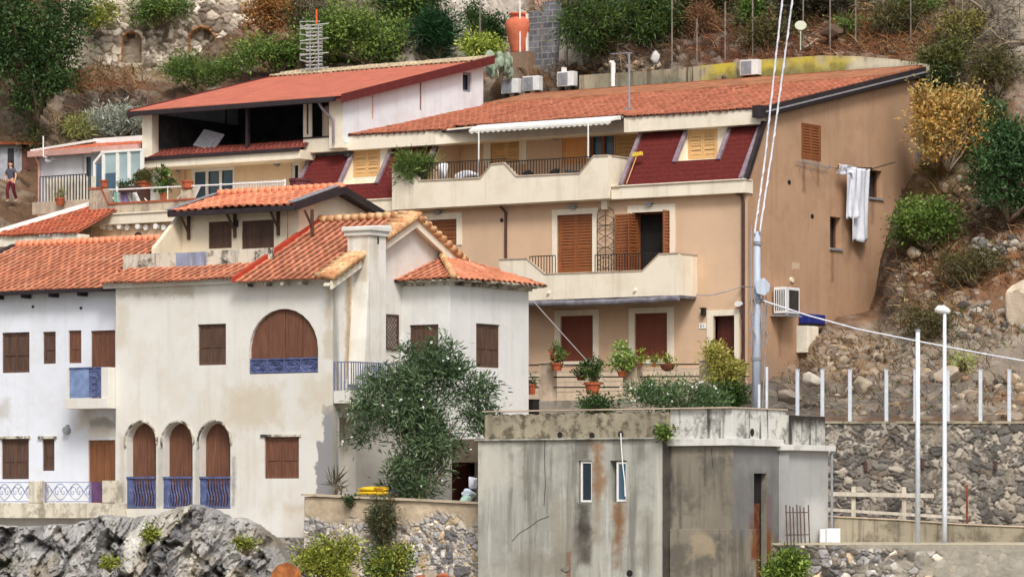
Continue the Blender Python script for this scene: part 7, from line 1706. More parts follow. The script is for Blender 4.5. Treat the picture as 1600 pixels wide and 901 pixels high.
boulder(1300, 50, 40, 24, 155.6, (104, 84, 70), 'brown rounded rock among the upper fence poles', 61)
boulder(1430, 395, 30, 26, 145.0, (182, 166, 146), 'tan rock at the edge of the dark cut beside the peach wall', 81)
boulder(885, 888, 24, 12, 113.0, (120, 112, 100), 'small stone at the foot of the bunker', 83)
# extra dry-stone patches on the slope
for (x0, x1, y0, y1, Y, sd) in ((1478,1562,478,532,139.4,91),(1520,1600,378,420,142.0,95)):
    P = Plane('Y', Y+.5); o_ = stone_sheet('dry_stone_wall', P, x0, x1, lambda p: y0+6*math.sin(p*.11), lambda p: y1+14, .34, .14, [(176,168,156),(150,144,136),(196,186,170),(132,124,116)], (74,66,58), res=.035, seed=sd, thick=.5, jag=.3, mort=.2)
    tag(o_, 'short dry-stone wall holding the slope, '+('below the pale boulder level' if y0 > 400 else 'higher up beneath the right-hand bushes'), 'wall')
# ================================================================== TREES AND SHRUBS ON THE HILL
MIXD = GREEN_D+[(96,124,62)]
shrub('tree', 'big dark green tree at the upper left corner, above the path', 'tree', 58, 196, 165, 215, GREEN_D+[(74,100,50)], 15000, .17, dy=1.5, clumps=260, spread=.34, stemr=.16, blobs=[(-.55,.45,.5),(.05,.36,.55),(.45,.5,.42),(-.2,.72,.55),(.3,.8,.42),(-.7,.78,.4),(.75,.28,.22)])
shrub('tree', 'second dark green tree cut off by the left edge, behind the big tree', 'tree', -30, 120, 130, 160, GREEN_D, 6000, .17, dy=.5, clumps=120, spread=.34, stemr=.14)
shrub('shrub', 'bright green shrub hanging over the top of the ruined wall', 'shrub', 252, 40, 96, 50, GREEN_M, 3000, .13, Y=176.6, clumps=80, spread=.25)
shrub('shrub', 'yellowish green shrub at the left end of the ruined wall', 'shrub', 146, 44, 62, 40, GREEN_Y, 1400, .13, Y=176.4)
shrub('shrub', 'fresh green grassy bush left of the salmon roof', 'shrub', 312, 146, 112, 58, GREEN_M, 3600, .22, dy=.6, aspect=.14, clumps=70, spread=.26, up=.9)
shrub('grey_shrub', 'silvery grey shrub above the veranda house roof', 'shrub', 182, 214, 86, 42, [(132,138,126),(168,174,160),(196,200,186)], 2400, .2, Y=166.5, aspect=.22, clumps=50, up=.6)
shrub('palm', 'small spiky palm left of the silvery shrub', 'palm', 124, 214, 34, 26, [(96,110,60),(140,146,84),(176,166,100)], 500, .34, Y=166.2, aspect=.10, clumps=12, up=.5)
shrub('dry_bush', 'rust brown withered bush right of the ruined wall', 'shrub', 428, 62, 74, 82, DRY+[(120,112,60)], 3000, .15, dy=.5, clumps=70)
shrub('shrub', 'low green scrub behind the left corner of the salmon roof', 'shrub', 432, 116, 130, 60, GREEN_M+[(96,120,44)], 4200, .15, dy=.6, clumps=90, spread=.26)
shrub('shrub', 'large sunlit green thicket behind the aerial', 'shrub', 572, 100, 160, 96, GREEN_M+[(92,112,40)], 8000, .15, dy=.8, clumps=170, spread=.26)
shrub('shrub', 'dark green thicket at the top edge above the reed clump', 'shrub', 640, 40, 150, 76, GREEN_D+GREEN_M, 5000, .15, dy=.5, clumps=110, spread=.28)
shrub('reed_clump', 'dense dark green reed clump right of the pale rocks', 'reeds', 686, 88, 66, 70, [(22,52,28),(34,74,38),(60,104,56)], 3200, .42, dy=.6, aspect=.07, clumps=50, spread=.26, up=.5, droop=.2)
shrub('shrub', 'dark shrub on the pale cliff left of the clay jar', 'shrub', 772, 82, 46, 66, GREEN_D, 2200, .13, dy=.8, clumps=50)
shrub('shrub', 'small olive shrub in a crack of the pale cliff', 'shrub', 742, 52, 34, 56, MIXD, 1100, .13, dy=.6)
shrub('shrub', 'lime green bush just above the corner of the white side wall', 'shrub', 752, 88, 64, 32, LIME, 1500, .16, dy=1.4)
shrub('overhanging_shrub', 'feathery green thicket overhanging the slope above the air conditioners', 'shrub', 960, 76, 206, 108, GREEN_D+GREEN_M[:3]+[(140,150,72)], 9500, .24, dy=1.6, aspect=.16, clumps=170, spread=.3, droop=.7)
shrub('shrub', 'dark scrub at the top edge between the feathery thicket and the fence poles', 'shrub', 1112, 30, 110, 50, [(40,40,26),(64,62,36),(92,84,48),(70,88,44)], 3000, .16, dy=.6, clumps=60, spread=.28)
shrub('shrub', 'dark shadowy scrub at the top edge behind the pale disc', 'shrub', 1262, 26, 120, 44, [(36,34,26),(58,52,36),(84,72,48)], 2800, .16, dy=.6, clumps=60, spread=.28)
shrub('dry_bush', 'withered brown bush among the fence poles above the tiled roof', 'shrub', 1096, 56, 64, 54, [(150,112,80),(120,86,62),(176,138,100)], 1600, .24, dy=.8, aspect=.1, clumps=30)
shrub('shrub', 'green shrub at the top edge right of the feathery thicket', 'shrub', 1178, 40, 50, 48, GREEN_M, 1300, .17, dy=.6)
shrub('shrub', 'small green tuft beside the brown rock among the poles', 'shrub', 1322, 50, 28, 18, GREEN_M, 500, .12, dy=.6)
shrub('shrub', 'bushy green shrub at the top edge above the brown bank', 'shrub', 1428, 26, 80, 36, GREEN_M, 2000, .15, dy=.6)
shrub('shrub', 'dark olive bush above the right end of the lichen wall', 'shrub', 1474, 124, 90, 70, [(70,76,40),(96,100,52),(126,126,70)], 3200, .14, dy=.7, clumps=70)
shrub('shrub', 'sparse yellow-green bush higher up at the right', 'shrub', 1500, 60, 80, 46, [(120,116,56),(150,140,78)], 1200, .14, dy=.5)
shrub('shrub', 'dark green shrub filling the gap behind the upper back corner of the peach house', 'shrub', 1452, 205, 64, 108, [(40,52,30),(60,76,42),(84,98,56)], 3600, .15, Y=151.3, clumps=80, spread=.24)
shrub('yellow_bush', 'straw yellow bush beside the upper corner of the peach side wall', 'shrub', 1482, 262, 112, 128, [(196,154,82),(220,182,104),(176,130,70),(206,190,120),(150,132,64)], 5200, .16, dy=1.2, clumps=120, spread=.24, stemmat='twig')
shrub('shrub', 'big green bush cut off by the right edge', 'shrub', 1576, 340, 150, 172, [(36,60,38),(52,82,46),(74,106,58),(100,128,80)], 8200, .16, dy=1.2, clumps=170, spread=.28, stemr=.09)
shrub('shrub', 'round green bush at the edge of the dark cut by the side wall', 'shrub', 1450, 384, 88, 84, GREEN_M+[(48,74,34)], 3600, .14, dy=1.0, clumps=80, spread=.22)
shrub('shrub', 'small green plant trailing left of the round bush', 'shrub', 1418, 376, 40, 26, GREEN_M, 800, .13, dy=1.0)
shrub('grass_tuft', 'yellow-green tuft on the rubble between lamp and right edge', 'grass', 1504, 574, 22, 18, LIME, 260, .16, dy=.5, aspect=.14)
shrub('shrub', 'dark green scrub at the top right corner of the wall', 'shrub', 1540, 205, 60, 50, [(58,70,40),(90,98,56)], 1500, .14, dy=.6)
shrub('shrub', 'brown-green scrub under the small palm', 'shrub', 116, 214, 70, 34, [(110,84,56),(96,92,52),(70,74,40)], 1200, .15, Y=168)
SCRUB = [(58,54,34),(84,80,46),(110,100,60),(66,78,38),(128,106,72)]
for px, py, w, h, n, lab in ((1036,62,110,60,3000,'tangled olive scrub above the flue pipe'),(1206,72,110,44,2600,'low brown-green scrub below the dark scrub at the top edge'),(1390,52,90,50,2200,'brown-green scrub left of the top right bushes'),
   (1560,140,90,70,2400,'loose olive scrub among the dead branches at upper right'),(1520,440,90,50,1800,'dry olive scrub under the big right-hand bush'),(870,74,70,70,2400,'dark scrub hanging over the concrete buttress'),(480,62,70,60,2200,'dark tangled scrub left of the aerial'),(60,236,90,30,1400,'low scrub on the earth bank behind the tin shed'),(1440,520,80,34,1200,'dry low scrub on the bank above the rubble')):
    shrub('scrub', lab, 'shrub', px, py, w, h, SCRUB if px > 1000 else SCRUB+GREEN_D, n, .17, dy=.6, aspect=.22, clumps=max(30, n//45), spread=.28, droop=.3, stemmat='twig')
M['blade'] = leaf_mat('dry_stems', .8, .2)
STRAW = [(190,156,108),(160,120,78),(208,180,132),(128,94,64)]; BROWN = [(120,84,58),(92,66,50),(150,104,70),(70,54,44)]; GREYT = [(150,138,120),(176,164,146),(112,100,88)]; GR = [(88,108,48),(116,132,62),(64,84,38)]
blades('dry_grass', [
 (160,135,70,26,900,.4,1.1,.022,[(150,108,72),(128,90,62),(176,140,98)],.5),(180,180,70,30,700,.4,1.1,.02,GREYT+BROWN,.3),(240,112,130,10,500,.3,.7,.02,STRAW+GR,.6),(60,215,90,35,500,.2,.6,.02,GR+STRAW,.6),
 (430,40,60,50,800,.3,.9,.022,BROWN+STRAW,.4),(505,25,50,36,500,.4,1.1,.02,GREYT+BROWN,.3),(640,60,80,50,900,.3,.8,.02,GR+STRAW,.6),(560,80,120,30,900,.3,.7,.02,GR,.7),
 (960,100,110,30,1100,.3,1.0,.02,BROWN+GREYT,.4),(1000,50,130,46,900,.4,1.2,.02,BROWN+GREYT,.2),(890,118,60,14,400,.3,.8,.02,[(190,130,70),(206,150,90)],.6),
 (1250,66,210,34,2600,.3,1.0,.02,BROWN+[(176,112,74),(196,140,96)],.3),(1390,50,90,40,1300,.3,1.1,.022,[(196,130,80),(166,104,66)]+STRAW,.2),(1250,20,200,30,900,.4,1.2,.02,BROWN+GR,.3),
 (1500,70,70,70,1300,.4,1.4,.02,GREYT+BROWN,.1),(1565,60,60,70,800,.4,1.4,.022,GREYT,.1),(1490,230,70,90,1200,.3,.9,.022,BROWN+STRAW+GR,.4),(1530,380,110,80,2200,.3,.9,.02,BROWN+STRAW,.3),
 (1450,440,60,60,900,.3,.8,.02,BROWN+STRAW,.4),(1480,520,120,40,900,.2,.6,.02,BROWN+STRAW+GR,.5),(1330,560,80,40,700,.15,.5,.02,STRAW+BROWN,.5),(1400,600,220,50,1300,.15,.5,.02,STRAW+GR+BROWN,.6),(1395,330,25,70,300,.2,.6,.02,BROWN,.3)], M['blade'])
# pale dead branches lying on the slope
def branch(px, py, pts, r, lab, Y=None, mat='twig'):
    Y = Y or float(YT(px, py))-.5; m_ = MB()
    for line in pts: m_.tube([at(x, y, Y-.12*(i % 2)-.05*i) for i, (x, y) in enumerate(line)], [r*(1-.7*i/(len(line)-1)) for i in range(len(line))], 5)
    o_ = m_.build('dead_branch', M[mat], smooth=True); tag(o_, lab, 'branch'); return o_
branch(1560, 75, [[(1600,66),(1575,66),(1552,76),(1538,90),(1530,100)],[(1575,66),(1560,58),(1548,46)],[(1552,76),(1540,80)]], .07, 'pale dead branch forking at the upper right edge')
branch(1530, 20, [[(1516,0),(1530,10),(1545,30),(1575,42)],[(1530,10),(1518,26)],[(1545,30),(1552,48),(1548,60)]], .06, 'thin dead branch at the top right corner')
branch(1510, 195, [[(1504,176),(1516,188),(1528,202)],[(1470,212),(1500,204),(1530,206),(1562,218)]], .05, 'crooked dead twigs in front of the yellow bush')
branch(230, 130, [[(214,152),(224,140),(238,120),(246,108)],[(170,170),(176,160),(182,148)],[(268,84),(280,76),(294,68)]], .05, 'pale fallen cane leaning below the ruined wall')
branch(540, 20, [[(535,28),(545,18),(552,6)],[(545,18),(560,14)],[(538,24),(526,30),(520,28)]], .05, 'bleached dead branch in the dark gap above the aerial')
branch(1030, 40, [[(1014,60),(1022,54),(1030,51)],[(1034,46),(1044,34),(1050,20)]], .05, 'short bleached branch in the dark scrub above the flue')
branch(1268, 70, [[(1255,76),(1266,70),(1272,64),(1278,60)],[(1262,72),(1272,72)]], .06, 'short white branch at the foot of the pale disc', None, 'grey_wood')
branch(1440, 430, [[(1424,470),(1440,462),(1458,444),(1466,428)],[(1440,462),(1450,466)]], .06, 'dark root sticking out of the bank above the rubble', None, 'bark')
branch(1560, 300, [[(1590,260),(1580,280),(1572,310),(1570,330)],[(1580,280),(1568,272)]], .05, 'bare twig crossing the big right-hand bush')
# prickly pear
pc = at(782, 128, 162.0); ppk = thing('prickly_pear', 'pale grey-green prickly pear cactus beside the white side wall', 'cactus', pc)
r = np.random.default_rng(4); Vs, Fs, k = [], [], 0; v0_, f0_ = ICO2
pads = [(np.array(pc)+np.array([0, 0, .1]), .3)]
for i in range(34):
    c_ = np.array(at(762+r.uniform(0, 40)*(1 if i % 4 else 1.0), 126-r.uniform(4, 40)*(1-.3*(i % 3 == 0)), 161.9+r.uniform(-.3, .5)))
    s = r.uniform(.13, .22); a_ = r.uniform(0, 3.1); t_ = r.uniform(-.5, .5)
    q = v0_*np.array([1, .22, 1.3])*s; q = np.stack([q[:, 0]*math.cos(t_)-q[:, 2]*math.sin(t_), q[:, 1], q[:, 0]*math.sin(t_)+q[:, 2]*math.cos(t_)], 1)
    q = np.stack([q[:, 0]*math.cos(a_)-q[:, 1]*math.sin(a_), q[:, 0]*math.sin(a_)+q[:, 1]*math.cos(a_), q[:, 2]], 1)+c_
    Vs.append(q); Fs.append(f0_+k); k += len(q)
np_mesh('pads', np.concatenate(Vs), np.concatenate(Fs), flat('cactus_pad', C(150, 164, 140), .6, .16, 5, wear=C(188, 194, 172), wear_amt=.4), ppk, smooth=True)
m = MB(); m.tube([pc, (pc[0]+.1, pc[1], pc[2]+.9)], .09, 6); m.build('stem', M['bark'], ppk)
# ================================================================== THE OLEANDER AND OTHER NEAR PLANTS
OLE = [(42,60,42),(62,86,56),(88,112,76),(118,140,102),(150,166,132)]
oy = TW.dist(650)+2.2
shrub('oleander', 'large oleander with white flowers spilling over the cobble wall terrace', 'shrub', 655, 786, 232, 248, OLE, 15500, .20, Y=oy, aspect=.22, clumps=340, spread=.22, stemr=.05, up=.35,
      blobs=[(-.42,.82,.24),(.04,.86,.22),(.46,.86,.24),(.78,.74,.23),(-.80,.68,.22),(-.38,.64,.27),(.1,.66,.27),(.55,.64,.25),(.84,.50,.19),(-.62,.52,.22),(.7,.40,.18),(-.08,.46,.18),(.0,.50,.3),(.3,.46,.24),(-.3,.40,.2),(.02,.24,.26),(-.22,.16,.24),(.18,.14,.22)], flowers=(C(248, 246, 242), 150, .06), stemmat='twig')
shrub('oleander', 'low oleander with white flowers along the top of the bunker', 'shrub', 1066, 648, 165, 58, [(58,86,52),(86,112,70),(120,146,96)], 3000, .16, Y=K2.dist(1066)+3.0, aspect=.22, clumps=60, spread=.2, up=.6, flowers=(C(248, 246, 242), 60, .05))
shrub('yucca', 'small spiky yucca at the broken corner of the cream house', 'plant', 526, 776, 22, 36, [(70,70,56),(110,104,80),(50,56,40)], 40, .5, Y=TW.dist(526)+.8, aspect=.07, clumps=4, spread=.06, up=.9)
FY = 115.0
shrub('bush', 'yellow-green bush in front of the cobble wall, lower left of the creeper', 'bush', 516, 914, 88, 76, GREEN_Y+[(70,84,30)], 4200, .12, Y=FY+6, clumps=90, spread=.17)
shrub('bush', 'green bush with dry tips at the bottom right of the creeper', 'bush', 606, 914, 86, 62, GREEN_Y+GREEN_M+[(150,110,66)], 3400, .12, Y=FY+6.2, clumps=80, spread=.16)
shrub('creeper', 'dark hanging creeper down the middle of the cobble wall', 'creeper', 600, 868, 46, 98, [(44,56,36),(70,82,52),(104,104,74),(120,92,64)], 3000, .16, Y=TW.dist(600)-.25, aspect=.16, clumps=60, spread=.15, droop=.9)
shrub('bush', 'bright green bush at the foot of the bunker, lower right', 'bush', 1228, 916, 72, 58, GREEN_M+LIME[:2], 3400, .12, Y=112.6, clumps=80, spread=.16)
for px, py, w, h, lab, tn in ((236,842,20,20,'yellow-green tuft on the rock outcrop below the middle arch',GREEN_Y),(386,860,34,20,'green tuft in the rock right of the arches',GREEN_Y),(172,886,20,12,'small tuft low on the rock outcrop',GREEN_Y)):
    shrub('grass_tuft', lab, 'grass', px, py, w, h, tn, 420, .10, Y=117.9, clumps=16, spread=.09, stemr=.02)
shrub('grass_tuft', 'small tuft growing on the bunker ledge', 'grass', 1040, 684, 22, 20, GREEN_M+DRY[:1], 320, .12, Y=K1.dist(1040)-.1, clumps=10, spread=.09, stemr=.02)
shrub('grass_tuft', 'dry tuft on the top of the cobble wall', 'grass', 548, 786, 22, 14, GREEN_D+DRY[:1], 260, .10, Y=TW.dist(548)-.15, clumps=8, spread=.08, stemr=.02)
# ================================================================== TERRACE OF THE PEACH HOUSE
PT = Plane('F', PB_-3.5)
zt0 = PT.uz(970, 622)[1]
m = MB(); m.box(PT.u(815), PA+.2, PT.v-.6, PB_-.01, 10.0, zt0-.05); o_ = m.build('terrace_slab', plaster('terrace_stone', C(170, 160, 146), .15, C(110, 104, 94), .6, .4), bevel=.02); tag(o_, kind='structure')
m = MB(); m.box(PT.u(750), PA-.3, 108.5, PT.v-.61, 9.5, 10.3); o_ = m.build('garden_soil', M['shore']); tag(o_, kind='structure')
fen = thing('terrace_fence', 'terrace fence of stone pillars joined by three dark rails before the peach house', 'fence', PT.pt(PT.u(970), zt0, 0))
for x0, x1, y0 in ((842,861,568),(973,995,560),(1092,1111,564)):
    u0, u1, z0, z1 = PT.rect(x0, y0, x1, 630); m = MB(); m.pbox(PT, u0, u1, z0, z1, -.4, 0); m.pbox(PT, u0-.04, u1+.04, z1, z1+.07, -.44, .04); m.build('pillar', M['dado'], fen, bevel=.012)
for py in (569, 588, 604):
    m = MB(); ua, za = PT.uz(800, py+1); ub2, zb2 = PT.uz(1166, py-1); m.tube([PT.pt(ua, za, -.2), PT.pt(ub2, zb2, -.2)], .028, 6); m.build('rail', M['dark_metal'], fen)
lw = Plane('F', PB_-1.2); m = MB(); zl = lw.uz(960, 577)[1]
for k in range(3): m.pbox(lw, lw.u(812), lw.u(1100), zt0+.36*k, zt0+.36*k+.33, -.25, 0)
M['low_wall'] = plaster('pale_dado', C(222, 202, 176), .08, C(176, 158, 136), .4, .3); m.build('stone_course', M['low_wall'], None); o_ = bpy.data.objects['stone_course']; o_.name = 'low_wall'; tag(o_, 'low pale stone wall behind the terrace rails', 'wall')
def pot(nm, lab, px, py, w, h, tones, n, ph, pw, P=PT, nn=.05, flowers=None, size=.1, matp='terracotta', bowl=False, aspect=.4, up=.4):
    """flower pot whose foot is at (px, py); plant w x h pixels above it"""
    Y = P.dist(px)-nn; k = Y/FPX; ft = at(px, py, Y); R0 = pw*k/2; H0 = ph*k
    root = thing(nm, lab, 'potted plant', ft); m_ = MB()
    prof = [(R0*.25,0),(R0*.7,H0*.25),(R0*.98,H0*.8),(R0,H0)] if bowl else [(R0*.68,0),(R0*.9,H0*.78),(R0*1.02,H0*.8),(R0*1.02,H0),(R0*.9,H0)]
    m_.lathe(ft, prof, 16); m_.build('pot', M[matp], root, smooth=False)
    W, H = w*k/2, h*k; B = [(ft[0]+W*f*.5, ft[1], ft[2]+H0+H*q, W*s, W*s, H*s*.8) for f, q, s in ((-.7,.45,.5),(.6,.5,.5),(0,.6,.6),(.1,.25,.4))]
    V, F, c, cc = leaf_cloud(B, int(n*1.6), size, tones, aspect, max(10, n//26), .09, up, abs(int(px*3+py)))
    np_mesh('leaves', V, F, M['leaf'], root, col=c)
    m_ = limbs((ft[0], ft[1], ft[2]+H0*.6), [tuple(q) for q in cc[:5]], .018, int(px)); m_.build('stem', M['bark'], root)
    if flowers:
        fc, fn, fs = flowers; r_ = np.random.default_rng(abs(int(px))); i = r_.integers(0, len(cc), fn); p = cc[i]+r_.normal(size=(fn, 3))*.06+np.array([-s0, -c0, .3])*.08; vs, fs_ = [], []
        for q in p:
            for t in range(3):
                d1 = r_.normal(size=3); d1 /= np.linalg.norm(d1); d2 = np.cross(d1, r_.normal(size=3)); d2 /= np.linalg.norm(d2); kk = len(vs); vs += [q-d1*fs, q+d2*fs, q+d1*fs, q-d2*fs]; fs_.append((kk, kk+1, kk+2, kk+3))
        np_mesh('blossom', np.array(vs), np.array(fs_), flat('blossom', fc, .6, .06), root)
    return root
pot('flower_pot', 'terracotta pot with red flowers hung on the left terrace pillar', 870, 579, 30, 30, GREEN_M, 420, 12, 20, nn=.3, flowers=(C(206, 46, 50), 14, .06))
pot('flower_pot', 'large terracotta pot with leafy green plant standing on the terrace edge', 926, 616, 46, 40, GREEN_D+GREEN_M, 900, 19, 27, nn=.5)
pot('flower_pot', 'small dark red pot left of the large terracotta pot', 908, 594, 24, 10, GREEN_D, 200, 8, 17, nn=.3, matp='panel_red')
pot('hanging_bowl', 'red-brown hanging bowl on the top rail with a few yellow leaves', 1043, 580, 24, 12, GREEN_Y, 160, 12, 25, nn=.1, matp='panel_red', bowl=True)
pot('flower_pot', 'pale-flowered leafy plant rising over the middle terrace pillar', 972, 588, 46, 40, [(110,140,64),(150,176,92),(196,206,140)], 1100, 8, 16, nn=.3, flowers=(C(240, 236, 214), 26, .05), size=.13)
pot('flower_pot', 'little yellow-green plant on the rail right of the middle pillar', 1000, 572, 16, 26, GREEN_Y, 160, 4, 8, nn=.1, size=.1)
pot('flower_pot', 'tiny yellow-green plant at the foot of the second red-brown shutter', 1022, 572, 16, 14, GREEN_Y, 120, 4, 8, nn=.1)
pot('flower_pot', 'small terracotta pot at the left end of the terrace behind the bay', 831, 616, 12, 8, GREEN_D, 120, 16, 14, nn=.3)
pot('flower_pot', 'white pot among the low oleanders', 1014, 622, 20, 12, GREEN_M, 200, 16, 18, nn=.8, matp='white_paint')
shrub('golden_shrub', 'golden-leaved shrub in front of the dark house door', 'shrub', 1125, 616, 62, 84, [(136,140,60),(176,172,84),(206,196,112),(104,112,52)], 3000, .12, Y=PT.dist(1125)-.4, clumps=64, spread=.14)
shrub('shrub', 'dark leafy shrub under the golden shrub with one pale blue flower', 'shrub', 1136, 640, 54, 40, GREEN_D+GREEN_M, 1400, .16, Y=PT.dist(1136)-1.0, clumps=30, spread=.14, flowers=(C(176, 186, 226), 2, .07))
shrub('shrub', 'scrubby dark plant on the garden soil right of the black trough', 'shrub', 930, 645, 60, 24, GREEN_D+[(110,104,84)], 800, .14, Y=PT.dist(930)-2.5)
u0, u1, z0, z1 = PT.rect(820, 627, 864, 642); m = MB(); m.pbox(PT, u0, u1, z0-.3, z1, .9, 1.3); m.pbox(PT, u0-.03, u1+.03, z1, z1+.05, .87, 1.33); o_ = m.build('black_trough', M['dark_metal'], bevel=.02); tag(o_, 'black trough at the left end of the terrace, against the bay', 'trough')
# agave tub on the attic terrace, covers, broom
AY = PP.dist(646)+.3
shrub('agave', 'bushy green plant spilling over the left end of the attic terrace parapet', 'plant', 646, 284, 50, 42, [(66,92,40),(96,122,56),(132,152,84)], 1800, .26, Y=AY, aspect=.12, clumps=30, spread=.18, up=.6)
def cloth_lump(nm, lab, cat, px, py, wpx, hpx, Y, cc, seed, rough=.3):
    p = np.array(at(px, py, Y)); k = Y/FPX; v, f = lump((0, 0, 0), 1, seed, ICO3, rough, 1); v = v*np.array([wpx*k/2, .3, hpx*k/2])+p; v[:, 2] = np.maximum(v[:, 2], p[2]-hpx*k*.42)
    o_ = np_mesh(nm, v, f, flat(nm+'_cloth', cc, .8, .08, 4), smooth=True); tag(o_, lab, cat); return o_
cloth_lump('covered_chair', 'white covered chair behind the left railing of the attic terrace', 'chair cover', 692, 268, 26, 30, PP.dist(692)+.7, C(236, 234, 236), 12)
cloth_lump('covered_lounger', 'white covered lounger behind the left railing of the attic terrace', 'lounger cover', 728, 274, 48, 16, PP.dist(728)+.7, C(230, 228, 232), 15)
cloth_lump('black_bag', 'black bundle behind the right railing, next to the parapet peak', 'bag', 822, 271, 26, 11, PP.dist(822)+.4, C(34, 34, 38), 16)
cloth_lump('black_bag', 'black bundle in the middle behind the right railing of the attic terrace', 'bag', 866, 268, 28, 13, PP.dist(866)+.4, C(40, 42, 46), 18)
cloth_lump('grey_bag', 'flat grey-green bundle at the right behind the attic railing', 'bag', 894, 268, 30, 7, PP.dist(894)+.4, C(84, 88, 88), 19)
bro = thing('broom', 'yellow broom leaning head up on the right red shingle slope', 'broom', PF.pt(PF.u(981), zct+.1, .5))
P0 = PF.off(.42); P1 = PF.off(-.05); a0 = P0.pt(*P0.uz(979, 287), 0); a1 = P1.pt(*P1.uz(995, 243), 0)
m = MB(); m.tube([a0, a1], .02, 6); m.build('handle', M['wood_yellow'], bro)
m = MB(); P1u, P1z = P1.uz(996, 241); m.pprism(P1, [(P1u-.22, P1z-.09), (P1u+.22, P1z-.05), (P1u+.19, P1z+.09), (P1u-.18, P1z+.06)], -.05, .06); m.build('brush', flat('yellow_bristle', C(232, 198, 70), .8, .1, 12), bro)
# ================================================================== UPPER TERRACE FURNITURE
LQ = LT.off(-.9)
def lounger(px, py, lab, flip=1):
    u, z = LQ.uz(px, py); o_ = thing('deck_chair', lab, 'deck chair', LQ.pt(u, tz, 0)); m_ = MB()
    q = lambda x, h, n: LQ.pt(u+flip*x, tz+h, n)
    for n in (-.3, .3):
        m_.tube([q(-.7, .35, n), q(.35, .38, n), q(.75, 1.05, n)], .03, 6); m_.tube([q(-.55, 0, n), q(-.1, .37, n), q(.25, .7, n)], .025, 6); m_.tube([q(.45, 0, n), q(-.05, .37, n)], .025, 6)
    m_.build('frame', M['white_paint'], o_); m_ = MB()
    m_.hexa([q(-.7,.36,-.28),q(.35,.39,-.28),q(.35,.39,.28),q(-.7,.36,.28),q(-.7,.39,-.28),q(.35,.42,-.28),q(.35,.42,.28),q(-.7,.39,.28)]); m_.build('seat', M['ac_white'], o_); m_ = MB()
    m_.hexa([q(.35,.39,-.28),q(.75,1.05,-.28),q(.75,1.05,.28),q(.35,.39,.28),q(.32,.41,-.28),q(.72,1.07,-.28),q(.72,1.07,.28),q(.32,.41,.28)]); m_.build('backrest', M['ac_white'], o_)
    return o_
lounger(226, 300, 'white reclining deck chair behind the left part of the terrace rail', -1)
lounger(282, 298, 'white folding deck chair beside the terrace pillar', 1)
tu = Plane('F', 118.0+.6); tw = [((178,185),C(150,204,180),'pale green'),((184,189),C(236,238,240),'white'),((188,200),C(170,160,206),'lilac')]
for (x0, x1), cc, nm in tw:
    u0, u1, z0, z1 = tu.rect(x0, 301, x1, 317); P_ = tu; xs = np.linspace(u0, u1, 9); zs = np.linspace(z0, z1, 7)
    V = np.array([P_.pt(x, z, .04*math.sin(i*1.6)) for i, x in enumerate(xs) for z in zs]); o_ = np_mesh('towel', V, grid_faces(9, 7), flat(nm.replace(' ', '_')+'_towel', cc, .9, .06), smooth=True); o_.modifiers.new('Solid', 'SOLIDIFY').thickness = .02; tag(o_, nm+' towel hanging behind the terrace opening', 'towel')
m = MB(); a_ = tu.uz(170, 300); b2 = tu.uz(206, 300); m.tube([tu.pt(a_[0], a_[1], 0), tu.pt(b2[0], b2[1], 0)], .02, 5)
for q_ in (a_, b2): m.tube([tu.pt(q_[0], tz, 0), tu.pt(q_[0], q_[1], 0)], .025, 5)
o_ = m.build('towel_stand', M['grey_metal']); tag(o_, 'low stand with towels on the upper terrace', 'stand')
TP = Plane('F', 119.4); u, z = TP.uz(224, 287); p = TP.pt(u, z, 0); r_ = thing('planter', 'square terracotta planter with a clipped brown-green dome bush', 'potted plant', (p[0], p[1], tz))
m = MB(); m.box(p[0]-.25, p[0]+.25, p[1]-.25, p[1]+.25, z-.22, z); m.box(p[0]-.29, p[0]+.29, p[1]-.29, p[1]+.29, z, z+.09); m.build('box', M['terracotta'], r_, bevel=.02); m = MB(); m.box(p[0]-.2, p[0]+.2, p[1]-.2, p[1]+.2, tz, z-.225); m.build('pedestal', M['brown_pipe'], r_)
V, F, c, cc = leaf_cloud([(p[0], p[1], z+.25, .34, .34, .30)], 2600, .07, [(84,84,46),(104,100,56),(70,76,40)], .5, 160, .05, .3, 8); np_mesh('bush', V, F, M['leaf'], r_, col=c)
pot('flower_pot', 'leggy green plant right of the dome bush on the upper terrace', 255, 312, 36, 36, GREEN_D+GREEN_M, 420, 10, 12, P=TP, nn=0, size=.16)
pot('flower_pot', 'terracotta pot with a little cactus hung on the grey balcony slab', 94, 321, 14, 12, [(120,130,70),(150,150,90)], 160, 12, 16, P=VQ, nn=.25, size=.08)
u0, u1, z0, z1 = LT.rect(176, 289, 204, 297); r_ = thing('planter', 'long dark planter box with low greenery behind the terrace corner', 'planter', LT.pt((u0+u1)/2, z0, -.5)); m = MB(); m.pbox(LT, u0, u1, z0-.05, z1-.02, -.7, -.35); m.build('box', M['brown_pipe'], r_)
V, F, c, cc = leaf_cloud([(x, LT.v+.5, z1+.08, .25, .15, .14) for x in np.linspace(u0+.1, u1-.1, 4)], 500, .09, GREEN_D, .4, 24, .07, .4, 9); np_mesh('leaves', V, F, M['leaf'], r_, col=c)
u, z = LT.uz(163, 296); m = MB(); m.lathe(LT.pt(u, z+.04, 0), [(.12,0),(.15,.05),(.15,.26),(.18,.28),(.18,.33)], 14); o_ = m.build('clay_urn', M['terracotta']); tag(o_, 'terracotta urn on the corner of the stained parapet', 'urn')
u, z = LT.uz(293, 296); m = MB(); m.lathe(LT.pt(u, z, 0), [(.16,0),(.22,.06),(.22,.25),(.26,.28),(.26,.34)], 14); o_ = m.build('clay_pot', M['terracotta']); tag(o_, 'small empty clay pot on the middle parapet pillar', 'pot')
